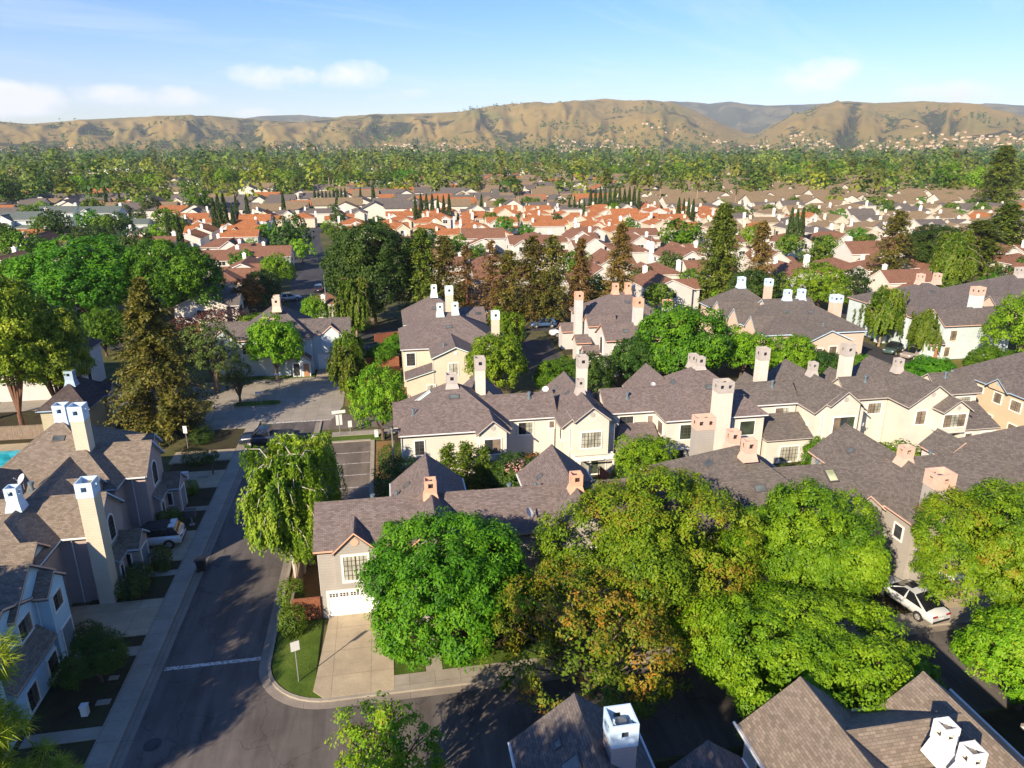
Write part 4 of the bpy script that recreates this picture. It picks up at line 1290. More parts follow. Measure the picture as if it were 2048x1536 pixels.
# gutters and kerbs
def strip(name, pts, w, z0, z1, mat):
    """a band of width w to the left of a polyline"""
    mb = MB()
    P = [Vector((p[0], p[1], 0)) for p in pts]
    off = []
    for i, p in enumerate(P):
        d = (P[min(i + 1, len(P) - 1)] - P[max(i - 1, 0)]).normalized()
        off.append(p + Vector((-d.y, d.x, 0)) * w)
    for i in range(len(P) - 1):
        a, b, c, d = P[i], P[i + 1], off[i + 1], off[i]
        t = lambda q, z: (q.x, q.y, z)
        mb.poly([t(a, z1), t(b, z1), t(c, z1), t(d, z1)])
        mb.poly([t(a, z0), t(b, z0), t(b, z1), t(a, z1)])
        mb.poly([t(d, z1), t(c, z1), t(c, z0), t(d, z0)])
    return mb
cornerline = [(-8.5, 79)] + [(-8.5, 60), (-8.5, 45), (-8.5, 38)] + arc(-4.5, 38, 4.0, 180, 270)[1:] + [(5, 34.0), (40, 34.0), (90, 34.0)]
cornerline = cornerline[::-1]
def offs(pts, w):
    P = [Vector((p[0], p[1], 0)) for p in pts]
    r = []
    for i, p in enumerate(P):
        d = (P[min(i + 1, len(P) - 1)] - P[max(i - 1, 0)]).normalized()
        q = p + Vector((-d.y, d.x, 0)) * w
        r.append((q.x, q.y))
    return r
tag(strip('g', offs(cornerline, 0.0), 0.5, -0.05, 0.022, 'g').build('gutter_east', M['gutter_conc']), kind='structure')
tag(strip('k', offs(cornerline, -0.2), 0.2, -0.05, 0.14, 'k').build('kerb_east', M['concrete_plain']), kind='structure')
sheet('gutter_west', [(-15.3, -14.7, -10, 79)], -0.05, 0.022, 'gutter_conc')
sheet('kerb_west', [(-15.5, -15.3, -10, 80)], -0.05, 0.13, 'concrete_plain')
sheet('sidewalk', [(-16.6, -15.5, -10, 80), (-22, -16.6, 78.3, 79.6)], -0.05, 0.125, 'concrete')
sheet('sidewalk_cross', [(-0.9, 9.0, 34.2, 35.4), (9.0, 70, 34.2, 35.4)], -0.05, 0.137, 'concrete')
sheet('sidewalk_far', [(-6.9, 0.4, 74.0, 75.2), (-25, -6.3, 95.1, 96.1)], -0.05, 0.13, 'concrete')
# driveways
sheet('driveway_white_garage', [[(-5.55, 34.9), (-4.9, 34.22), (-0.9, 34.22), (-0.9, 41.95), (-5.05, 41.95)]], -0.05, 0.146, 'driveway')
sheet('driveway_west', [(-23, -16.62, 42.0, 46.0), (-22, -16.62, 50.9, 55.4), (-22, -16.62, 63.4, 67.2), (-22.5, -16.62, 69.6, 72.4)], -0.05, 0.129, 'driveway')
sheet('driveway_east', [(25.5, 30, 35.4, 39.9), (36.6, 41, 35.4, 38.3), (9.8, 14.4, 35.4, 40.0), (-10.4, -6.2, 96.1, 99.9)], -0.05, 0.133, 'driveway')
sheet('path', [(1.0, 2.0, 35.42, 41.0), (-20.4, -16.62, 40.0, 40.9), (-18.7, -16.62, 48.9, 49.6), (-20.4, -16.62, 33.3, 34.2), (-18.5, -16.62, 58.9, 59.7)], -0.05, 0.128, 'concrete_plain')
# planted ground
sheet('lawn', [[(-8.2, 42), (-8.2, 38)] + arc(-4.5, 38, 3.72, 180, 262)[1:] + [(-5.0, 34.4), (-5.5, 36), (-5.5, 42)], (-0.9, 0.95, 35.45, 37.2), (2.05, 9, 35.45, 36.8), (-6.9, -1.2, 72.4, 73.9), (-20, -10.6, 96.2, 98)], -0.05, 0.11, 'lawn')
sheet('planting', [(-21.5, -16.63, 46.05, 50.85), (-21.5, -16.63, 55.45, 63.35), (-22, -16.63, 20, 41.95), (-22, -16.63, 67.3, 69.5), (-22, -16.63, 72.5, 78.2), (-48, -22.5, 78.2, 88.5)], -0.05, 0.10, 'mulch')
sheet('garden_soil', [(-2.0, 64, 50.0, 60.0), (-0.9, 9, 36.9, 41.9), (9.1, 64, 35.45, 41), (-2.0, 14, 70.6, 76), (14, 64, 70.6, 80), (-8.2, 70, 18.0, 26.8), (26, 52, 80, 116)], -0.05, 0.006, 'mulch')
sheet('dry_verge', [(-8.25, -5.6, 42.1, 57), (-2.3, -0.2, 58, 72), (0, 14, 76.4, 90)], -0.05, 0.012, 'soil_tan')
sheet('lawn_court', [(25.6, 29, 84, 101), (77, 79.2, 80, 93), (80, 95, 78, 88.5), (-6, 0.8, 84, 97), (52, 68, 76, 84)], -0.05, 0.05, 'lawn_dry')
sheet('parking_kerb', [(-2.7, -2.3, 57, 72.3), (-6.9, -2.7, 72.3, 72.6)], -0.05, 0.13, 'concrete_plain')
ms = MB()
for y in (58.6, 61.3, 64.0, 66.7, 69.4): ms.box(-6.7, -2.75, y - 0.05, y + 0.05, 0.01, 0.0195)
ms.box(-14.9 + 0.3, -8.65, 38.35, 38.65, 0.0, 0.0145)
ms.box(-14.5, -7.4, 79.4, 79.65, 0.0, 0.0185)
tag(ms.build('road_markings', M['paint_white']), kind='structure')
# drainage: manhole cover, valve lids
mh = MB(); mh.tube([(-13.6, 32.5, -0.02), (-13.6, 32.5, 0.02)], 0.45, 24)
tag(mh.build('manhole_cover', M['asphalt_dark']), 'dark round manhole cover in the shaded asphalt at the bottom left', 'manhole cover')
# traffic island with low kerb
isl = [(-19.4, 85.5), (-14.6, 85.3)] + arc(-14.6, 86.3, 1.0, -90, 90, 8)[1:] + [(-19.2, 87.4)]
sheet('traffic_island', [isl], -0.05, 0.15, 'concrete_plain')
sheet('island_grass', [[(x * 0.94 + -17 * 0.06, y * 0.86 + 86.3 * 0.14) for x, y in isl]], 0.10, 0.18, 'lawn')
# pool
sheet('pool_deck', [(-52, -33.5, 61, 78)], -0.05, 0.06, 'driveway')
sheet('pool_water', [(-50, -36.0, 71.2, 76)], -0.04, 0.085, 'pool_water')

# ------------------------------------------------------------------ fences
FG = 'brown board fences'
def fence(x0, y0, x1, y1, h, label, mat='redwood', group=FG, lattice=False):
    root = thing('board_fence', label, 'fence', (x0, y0, 0), group)
    d = Vector((x1 - x0, y1 - y0, 0)); L = d.length; d.normalize()
    nrm = Vector((-d.y, d.x, 0))
    b = MB()
    n = max(1, int(L / 0.15))
    rnd = random.Random(int(L * 100) + int(x0 * 7))
    for i in range(n):
        a = Vector((x0, y0, 0)) + d * (L * i / n + 0.004); e = Vector((x0, y0, 0)) + d * (L * (i + 1) / n - 0.006)
        hh = h + rnd.uniform(-0.025, 0.025)
        r = [a - nrm * 0.012, e - nrm * 0.012, e + nrm * 0.012, a + nrm * 0.012]
        b.slab([(q.x, q.y) for q in r], 0.04, hh)
    b.build('boards', M[mat], root)
    r = MB()
    A, B = Vector((x0, y0, 0)), Vector((x1, y1, 0))
    for z in (0.35, h - 0.3):
        q = [A + nrm * 0.014, B + nrm * 0.014, B + nrm * 0.06, A + nrm * 0.06]
        r.slab([(t.x, t.y) for t in q], z, z + 0.09)
    q = [A - nrm * 0.05, B - nrm * 0.05, B + nrm * 0.07, A + nrm * 0.07]
    r.slab([(t.x, t.y) for t in q], h + 0.03, h + 0.075)
    r.build('rail', M[mat], root)
    k = max(1, int(L / 2.4))
    for i in range(k + 1):
        c = A + d * (L * i / k) + nrm * 0.11
        p = MB(); p.box(c.x - 0.045, c.x + 0.045, c.y - 0.045, c.y + 0.045, 0, h + 0.02)
        p.build('post', M[mat], root)
fence(-7.3, 41.7, -5.55, 41.7, 1.75, 'short brown board fence joining the hedge to the white garage house')
fence(-7.3, 41.8, -7.3, 56.6, 1.75, 'weathered side fence running back past the birch trunks', 'weathered')
fence(5.2, 51.6, 9.2, 51.6, 1.6, 'low brown fence in the garden under the leafy shrubs', 'weathered')
fence(14.9, 52.0, 20.0, 52.0, 1.7, 'red brown fence below the pergola of the gabled cream house')
fence(20.1, 52.0, 18.6, 58.2, 1.7, 'brown fence running from the garden gate up to the lean-to house')
fence(30.4, 51.6, 35.0, 51.6, 1.6, 'dark red fence beside the small courtyard with two clipped shrubs')
fence(41.4, 51.4, 45.4, 51.4, 1.6, 'red brown fence beyond the coral capped ridge, under the leafy hedge')
fence(0.6, 79.6, 5.6, 81.2, 1.9, 'brown fence in front of the lean-to of the cream house')
fence(-5.2, 98.4, 1.0, 98.4, 1.8, 'red brown fence beside the round green tree left of the mint capped house')
fence(-6.0, 92.4, 1.0, 93.6, 1.8, 'orange brown fence round the small sunlit yard left of the cream house')
fence(-2.5, 111.5, 3.2, 113.5, 1.9, 'bright orange fence at the foot of the biggest dark tree')
fence(42.5, 114.5, 56.0, 114.5, 2.0, 'dark red fence behind the pale grey house with four chimneys')
fence(-36.0, 124.0, -31.8, 124.6, 1.9, 'bright orange fence glimpsed through the tall redwood on the left')
fence(-60, 79.6, -37, 79.0, 1.6, 'pale pool fence seen between the pine trunks', 'weathered')

# ------------------------------------------------------------------ street things
def pole_sign(x, y, h, w, ph, label, face=180, mat='plastic_white', name='sign_post', twin=False):
    t = thing(name, label, 'sign', (x, y, 0), None, R(face))
    p = MB()
    if twin:
        p.box(-0.32, -0.26, -0.03, 0.03, 0, h); p.box(0.26, 0.32, -0.03, 0.03, 0, h)
    else:
        p.tube([(0, 0, 0), (0, 0, h)], 0.035, 8)
    po = p.build('pole', M['steel'], None); po.parent = t
    b = MB(); b.box(-w / 2, w / 2, 0.045, 0.075, h - ph, h)
    bo = b.build('sign_plate', M[mat], None); bo.parent = t
    return t
pole_sign(-6.45, 35.9, 2.95, 0.5, 0.62, 'white square sign on a thin pole on the corner lawn beside the driveway', 200)
t = pole_sign(-6.05, 74.6, 2.9, 1.45, 0.36, 'white street name board on a pole with two small plates, near the parking bays', 190)
b = MB(); b.box(-0.32, -0.04, 0.05, 0.08, 1.2, 2.4); b.box(0.04, 0.34, 0.05, 0.08, 1.2, 2.4); o = b.build('small_plate', M['plastic_white']); o.parent = t
pole_sign(-4.95, 74.9, 1.5, 0.42, 0.75, 'small white rectangular sign standing right of the street name board', 190, twin=False)
pole_sign(-21.5, 73.2, 2.7, 0.4, 0.8, 'narrow pale sign post in the dark verge beside the pickup', 170)
pole_sign(-16.4, 86.6, 1.6, 0.7, 0.28, 'low double board sign on the grass of the traffic island', 190, twin=True)
pole_sign(-13.9, 87.2, 3.6, 1.0, 0.18, 'thin street sign pole at the tip of the traffic island', 175)

def street_lamp(x, y, h, label, arm=1.6, az=180, group='street lamps'):
    t = thing('street_lamp', label, 'street lamp', (x, y, 0), group, R(az))
    p = MB(); p.tube([(0, 0, 0), (0, 0, h * 0.6), (0, 0, h)], [0.09, 0.075, 0.055], 10)
    o = p.build('pole', M['steel']); o.parent = t
    if arm:
        a = MB(); a.tube([(0, 0, h - 0.25), (0, arm * 0.5, h + 0.05), (0, arm, h + 0.1)], 0.035, 8)
        o = a.build('arm', M['steel']); o.parent = t
    hd = MB(); hd.box(-0.14, 0.14, arm - 0.1, arm + 0.5, h + 0.02, h + 0.18)
    o = hd.build('lamp_head', M['t_dark'] if arm < 1 else M['steel']); o.parent = t
street_lamp(-10.9, 127.5, 9.0, 'tall slim pale street lamp standing at the mouth of the brown house street', 1.4, 250)
street_lamp(-0.35, 60.6, 6.0, 'dark box lamp on a post above the hedge beside the parking bays', 0.35, 80)
street_lamp(67.5, 176, 8.5, 'thin street lamp pole among the white and brown houses', 1.4, 200)

def bin_(x, y, label, mat, az=0, s=1.0, group=None):
    t = thing('wheeled_bin', label, 'bin', (x, y, 0), group, R(az))
    b = MB()
    lo, hi = 0.24 * s, 0.31 * s
    zz = (0.08, 0.95 * s)
    A = [(-lo, -lo, zz[0]), (lo, -lo, zz[0]), (lo, lo, zz[0]), (-lo, lo, zz[0])]
    B = [(-hi, -hi * 1.1, zz[1]), (hi, -hi * 1.1, zz[1]), (hi, hi * 1.1, zz[1]), (-hi, hi * 1.1, zz[1])]
    for i in range(4):
        j = (i + 1) % 4
        b.poly([A[i], A[j], B[j], B[i]])
    b.poly(A[::-1])
    o = b.build('body', M[mat]); o.parent = t
    l = MB(); l.box(-hi - 0.03, hi + 0.03, -hi * 1.1 - 0.04, hi * 1.1 + 0.06, zz[1] + 0.002, zz[1] + 0.07)
    l.tube([(-hi, hi * 1.2 + 0.05, zz[1] - 0.02), (hi, hi * 1.2 + 0.05, zz[1] - 0.02)], 0.025, 6)
    o = l.build('lid', M[mat]); o.parent = t
    for sx in (-1, 1):
        w = MB(); w.tube([(sx * (lo + 0.01), lo, 0.11), (sx * (lo + 0.06), lo, 0.11)], 0.11, 12)
        o = w.build('wheel', M['rubber']); o.parent = t
bin_(-14.85, 49.35, 'black wheeled bin standing in the gutter by the kerb', 'black', 95)
bin_(-8.2, 150, 'pale bin standing at the kerb of the brown house street', 'plastic_white', 10)
bin_(14.6, 78.3, 'blue lidded bin beside the court entrance behind the middle row', 'blue_plastic', 20)

t = thing('mailbox_stand', 'dark cluster mailbox on a pedestal in the verge behind the white car', 'mailbox', (-17.2, 56.5, 0.1))
b = MB(); b.box(-0.4, 0.4, -0.25, 0.25, 0.75, 1.35); b.box(-0.44, 0.44, -0.28, 0.28, 1.352, 1.40); o = b.build('box', M['t_dark']); o.parent = t
b = MB(); b.tube([(0, 0, 0), (0, 0, 0.748)], 0.07, 8); b.box(-0.2, 0.2, -0.2, 0.2, -0.05, 0.03); o = b.build('pedestal', M['steel']); o.parent = t
for (x, y, w, l, hh, lab) in ((-17.85, 35.3, 0.34, 0.34, 0.6, 'white utility pedestal in the dark bed at the bottom left'),
                              (-19.9, 65.6, 0.5, 0.4, 0.7, 'pale utility box in the bed between two driveways'),
                              (-2.1, 73.2, 0.4, 0.35, 0.7, 'small green cream utility box under the lone street tree')):
    t = thing('utility_box', lab, 'utility box', (x, y, 0.1))
    b = MB(); b.box(-w / 2, w / 2, -l / 2, l / 2, -0.02, hh); o = b.build('cabinet', M['plastic_white']); o.parent = t
    b = MB(); b.box(-w / 2 - 0.03, w / 2 + 0.03, -l / 2 - 0.03, l / 2 + 0.03, hh + 0.002, hh + 0.05); o = b.build('lid', M['plastic_white']); o.parent = t
for (x, y, w, l, lab) in ((-17.2, 36.1, 0.75, 0.4, 'flat concrete meter lid beside the white utility pedestal'), (-17.3, 38.1, 0.55, 0.35, 'flat concrete meter lid under the round street shrub'),
                          (3.2, 36.0, 0.5, 0.5, 'square white valve box in the grass strip by the sidewalk'), (-18.4, 65.9, 0.9, 0.5, 'white meter lid in the bed between two driveways')):
    b = MB(); b.box(x - w / 2, x + w / 2, y - l / 2, y + l / 2, 0.08, 0.155); b.box(x - w / 2 + 0.06, x + w / 2 - 0.06, y - l / 2 + 0.06, y + l / 2 - 0.06, 0.155, 0.165)
    tag(b.build('meter_lid', M['concrete_plain']), lab, 'meter lid')

# ------------------------------------------------------------------ vehicles
def car(label, x, y, az, paint, kind='sedan', z=0.14, L=4.7, W=1.84, H=1.45, cat='car', group=None, black_roof=False, simple=False):
    """local axes: +x is the front. Body lofted from stations, glasshouse a second loft, wheels with rims."""
    t = thing('parked_car' if kind != 'pickup' else 'pickup_truck', label, cat, (x, y, z), group, R(az))
    pm = M[paint]
    hw = W / 2
    suv = kind in ('suv', 'pickup')
    belt = 0.60 * H if not suv else 0.62 * H
    hood = belt * (0.96 if suv else 0.93)
    gc = 0.2 if not suv else 0.27
    h = L / 2
    if kind == 'pickup':
        top = [(-h, 0.60 * H, .92), (-h + .06, 0.62 * H, .97), (-h * .2, 0.62 * H, 1), (0.1, belt, 1), (h * .45, belt, 1), (h * .52, hood, .99), (h * .85, hood * .95, .96), (h * .97, hood * .82, .9), (h, hood * .62, .84)]
    elif kind == 'suv':
        top = [(-h, belt * .72, .88), (-h + .08, belt * .98, .94), (-h * .6, belt, .99), (0, belt, 1), (h * .42, belt * .98, 1), (h * .55, hood, .99), (h * .85, hood * .93, .95), (h * .97, hood * .78, .88), (h, hood * .6, .8)]
    else:
        top = [(-h, belt * .74, .84), (-h + .1, belt * .98, .9), (-h * .62, belt * 1.03, .97), (-.2, belt, 1), (h * .30, belt * .98, 1), (h * .5, hood * .96, .99), (h * .85, hood * .86, .93), (h * .97, hood * .72, .84), (h, hood * .55, .74)]
    b = MB()
    rings = []
    for (px, zt, wf) in top:
        w = hw * wf
        rings.append([(px, -w * .93, gc), (px, -w, gc + .18), (px, -w * 1.0, zt * .72), (px, -w * .95, zt * .93), (px, -w * .80, zt), (px, 0, zt + .03), (px, w * .80, zt), (px, w * .95, zt * .93), (px, w, zt * .72), (px, w, gc + .18), (px, w * .93, gc)])
    m = len(rings[0])
    for i in range(len(rings) - 1):
        for k in range(m - 1):
            b.poly([rings[i][k], rings[i][k + 1], rings[i + 1][k + 1], rings[i + 1][k]][::-1], 0, smooth=True)
        b.poly([rings[i][0], rings[i + 1][0], rings[i + 1][m - 1], rings[i][m - 1]][::-1], 0)
    b.poly(rings[0][::-1][::-1]); b.poly(rings[-1][::-1])
    o = b.build('body', pm, None, off=(0, 0, 0), weld=True); o.parent = t
    if kind == 'pickup':
        bed = MB()
        x0, x1, zt = -h + .1, -h * .22, .625 * H
        bed.box(x0, x1, -hw * .72, hw * .72, zt - .02, zt + .035)
        o = bed.build('bed_cover', M['black']); o.parent = t
    # glasshouse
    if kind == 'pickup': g = [(-h * .22, -h * .16), (h * .52, h * .24)]
    elif kind == 'suv': g = [(-h + .1, -h + .55), (h * .50, h * .16)]
    else: g = [(-h * .80, -h * .34), (h * .52, h * .06)]
    zb, zt = belt * .99, H
    wb, wt = hw * .93, hw * .70
    (xb0, xt0), (xb1, xt1) = g
    q = MB()
    n = 4
    def ringg(f, s):
        xb = xb0 + (xb1 - xb0) * f; xt = xt0 + (xt1 - xt0) * f
        bow = .04 * math.sin(math.pi * f)
        return [(xb, s * wb, zb), (xb * .35 + xt * .65, s * (wb * .35 + wt * .65) * 1.03, zb + (zt - zb) * .66), (xt, s * wt, zt - .03 + bow)]
    rg = []
    for i in range(n + 1):
        l, r = ringg(i / n, -1), ringg(i / n, 1)
        rg.append(l + [((l[2][0] + r[2][0]) / 2, 0, zt + .015 + .04 * math.sin(math.pi * i / n))] + r[::-1])
    for i in range(n):
        for k in range(6):
            pts = [rg[i][k], rg[i + 1][k], rg[i + 1][k + 1], rg[i][k + 1]]
            q.poly(pts[::-1] if True else pts, 0, smooth=True)
    q.poly(rg[0]); q.poly(rg[-1][::-1])
    o = q.build('windows', M['carglass'], None, off=(0, 0, 0), weld=True); o.parent = t
    # roof panel and pillars over the glass
    rf = MB()
    for i in range(n):
        pts = [rg[i][2], rg[i + 1][2], rg[i + 1][3], rg[i][3]]; pts2 = [rg[i][3], rg[i + 1][3], rg[i + 1][4], rg[i][4]]
        for pp in (pts, pts2): rf.poly([(p[0], p[1] * 1.04, p[2] + .012) for p in pp][::-1], 0, smooth=True)
    for s in (1, 5):
        for f in ((0, .0, .2 if kind == 'suv' else .10), (0, .50, .55), (0, .93, 1.0)):
            a0, a1 = f[1], f[2]
            sg = -1 if s == 1 else 1
            A, B = ringg(a0, sg), ringg(a1, sg)
            for k in range(2):
                pts = [A[k], B[k], B[k + 1], A[k + 1]]
                rf.poly([(p[0], p[1] * 1.015 + .0 * sg, p[2] + .004) for p in (pts if sg < 0 else pts[::-1])])
    o = rf.build('roof_panel', M['black'] if black_roof else pm, None, off=(0, 0, 0)); o.parent = t
    if kind == 'sedan' and not simple:
        s = MB(); zc = H + .03
        s.box(h * -.02 - .25, h * -.02 + .35, -.38, .38, zc - .02, zc + .035); o = s.build('sunroof', M['carglass']); o.parent = t
    if kind == 'suv':
        sp_ = MB(); sp_.box(-h + .42, -h + .9, -wt * 1.02, wt * 1.02, H - .03, H + .035); sp_.box(-h + .06, -h + .22, -hw * .85, hw * .85, belt * .93, belt * 1.04)
        o = sp_.build('spoiler', pm); o.parent = t
    wr = .33 if not suv else .38
    for sx in (-1, 1):
        for sy in (-1, 1):
            cx = sx * h * .60
            w = MB(); yo = sy * (hw - .20); y1 = sy * (hw + .012)
            w.tube([(cx, yo, wr - .14 + 0), (cx, y1, wr - .14)], wr, 20)
            wo = w.build('wheel', M['rubber']); wo.parent = t
            wo.location = (0, 0, 0.0)
            rm = MB(); rm.disc((cx, sy * (hw + .018), wr - .14), wr * .64, (0, sy, 0), 16)
            for k in range(5):
                a = 2 * math.pi * k / 5
                rm.tube([(cx, sy * (hw + .02), wr - .14), (cx + math.cos(a) * wr * .6, sy * (hw + .02), wr - .14 + math.sin(a) * wr * .6)], .035, 5)
            ro = rm.build('rim', M['steel']); ro.parent = wo
            am = MB()
            # dark wheel arch
            am.disc((cx, sy * (hw + .006), wr - .12), wr * 1.12, (0, sy, 0), 20)
            ao = am.build('wheel_arch', M['black']); ao.parent = t
    for sy in (-1, 1):
        l = MB(); l.box(h * .955 - .1, h * .955 + .012, sy * hw * .62 - .18, sy * hw * .62 + .18, hood * .66, hood * .78); o = l.build('headlight', M['lamp_clear']); o.parent = t
        l = MB(); l.box(-h - .012, -h + .1, sy * hw * .62 - .2, sy * hw * .62 + .2, belt * .74, belt * .86); o = l.build('tail_light', M['lamp_red']); o.parent = t
        mr = MB(); xm = xb1 - .25; mr.box(xm - .08, xm + .06, sy * (hw + .02) - .08, sy * (hw + .02) + .08, belt * 1.0, belt * 1.0 + .13); o = mr.build('mirror', pm); o.parent = t
    pl = MB(); pl.box(-h - .016, -h + .02, -.17, .17, belt * .52, belt * .62); o = pl.build('number_plate', M['plastic_white']); o.parent = t
    bp = MB(); bp.box(-h - .03, -h + .12, -hw * .78, hw * .78, gc + .02, gc + .17); o = bp.build('bumper', M['black']); o.parent = t
    return t
for k, c in dict(white=(0.80, 0.82, 0.84), silver=(0.62, 0.65, 0.68), slate=(0.022, 0.03, 0.05), dark=(0.03, 0.032, 0.036), green=(0.06, 0.10, 0.09), tan=(0.36, 0.30, 0.26), blue=(0.06, 0.12, 0.24)).items():
    M['p_' + k] = mat_carpaint('car_paint_' + k, c)
CG = 'cars parked round the houses'
car('white crossover with black roof backed onto the driveway of the mauve house', -19.4, 53.6, 182, 'p_white', 'suv', 0.26, 4.6, 1.9, 1.62, group=CG, black_roof=True)
car('dark grey pickup truck parked across the street end beside the sidewalk', -13.6, 73.4, 178, 'p_slate', 'pickup', 0.15, 5.4, 1.95, 1.78, 'pickup truck', CG)
car('silver white sedan with sunroof on the driveway under the trees at the right', 34.1, 36.2, 100, 'p_silver', 'sedan', 0.26, 4.9, 1.86, 1.45, group=CG)
car('white SUV parked in the court beside the coral trimmed porch', 28.6, 112.6, 185, 'p_white', 'suv', 0.14, 4.6, 1.85, 1.7, group=CG)
car('dark green sedan parked left of the tan sedan on the right', 76.3, 93.9, 215, 'p_green', 'sedan', 0.14, group=CG, simple=True)
car('tan sedan parked by the thin willow on the right', 77.4, 91.0, 205, 'p_tan', 'sedan', 0.14, group=CG, simple=True)
car('black SUV on the back road left of the mint capped cream house', -2.2, 107.5, 10, 'p_dark', 'suv', 0.14, group=CG)
car('pale blue car roof just behind the fence of the small sunlit yard', 1.0, 104.0, 0, 'p_silver', 'sedan', 0.14, group=CG, simple=True)
car('dark green wagon under the trees right of the pale blue house', -4.0, 102.2, 95, 'p_green', 'suv', 0.14, group=CG)
car('dark sedan in the shade beside the magnolia in the court', 17.2, 98.0, 95, 'p_dark', 'sedan', 0.14, group=CG, simple=True)
car('silver SUV parked nose in beside the orange leaved tree', -20.2, 150.5, 20, 'p_silver', 'suv', 0.14, group=CG)
car('black sedan in the shade in front of the orange leaved tree', -27.0, 138.5, 5, 'p_dark', 'sedan', 0.14, group=CG, simple=True)
car('silver car parked along the kerb behind the tall pale lamp', -9.2, 136.5, 10, 'p_silver', 'sedan', 0.14, group=CG, simple=True)
car('dark blue car on the back road under the brown redwoods', 19.5, 118.2, 0, 'p_blue', 'sedan', 0.14, group=CG, simple=True)
car('black car on the back road just right of the brown redwood trunks', 26.5, 119.0, 180, 'p_blue', 'suv', 0.14, group=CG)
car('dark blue SUV parked far up the brown house street', -15.0, 160, 90, 'p_slate', 'suv', 0.14, group=CG)
# ------------------------------------------------------------------ trees
def norm(v): return v / np.maximum(np.linalg.norm(v, axis=-1, keepdims=True), 1e-9)

def leaf_mesh(name, mat, c, d, ln, wd, tint, rng, nrm=None):
    """diamond leaf cards: c centres, d directions of the long axis, ln/wd sizes, nrm the way the blade faces"""
    n = len(c)
    d = norm(d)
    if nrm is None:
        r = rng.normal(size=(n, 3)); r[:, 2] *= 0.5
        s = norm(np.cross(d, r))
    else:
        nrm = norm(nrm)
        d = norm(d - nrm * np.sum(d * nrm, 1)[:, None])
        s = np.cross(nrm, d)
    ln = np.broadcast_to(np.asarray(ln, float), (n,))[:, None]; wd = np.broadcast_to(np.asarray(wd, float), (n,))[:, None]
    v = np.empty((n, 4, 3))
    v[:, 0] = c - d * ln * 0.5
    v[:, 1] = c + s * wd * 0.5 - d * ln * 0.05
    v[:, 2] = c + d * ln * 0.5
    v[:, 3] = c - s * wd * 0.5 - d * ln * 0.05
    me = bpy.data.meshes.new(name)
    me.vertices.add(4 * n)
    me.vertices.foreach_set('co', v.reshape(-1).astype(np.float32))
    me.loops.add(4 * n)
    me.loops.foreach_set('vertex_index', np.arange(4 * n, dtype=np.int32))
    me.polygons.add(n)
    me.polygons.foreach_set('loop_start', np.arange(0, 4 * n, 4, dtype=np.int32))
    me.polygons.foreach_set('loop_total', np.full(n, 4, dtype=np.int32))
    at = me.attributes.new('tint', 'FLOAT', 'POINT')
    at.data.foreach_set('value', np.repeat(np.clip(tint, 0, 1), 4).astype(np.float32))
    me.materials.append(M[mat])
    me.update(calc_edges=True)
    return me

def limb(mb, pts, r0, r1, n=7):
    k = len(pts)
    mb.tube(pts, [r0 + (r1 - r0) * i / (k - 1) for i in range(k)], n)

class Proto: pass
def proto(crown, trunk_mb, bark):
    p = Proto(); p.crown = crown
    p.trunk = trunk_mb.mesh('trunk', M[bark]) if trunk_mb.f else None
    return p

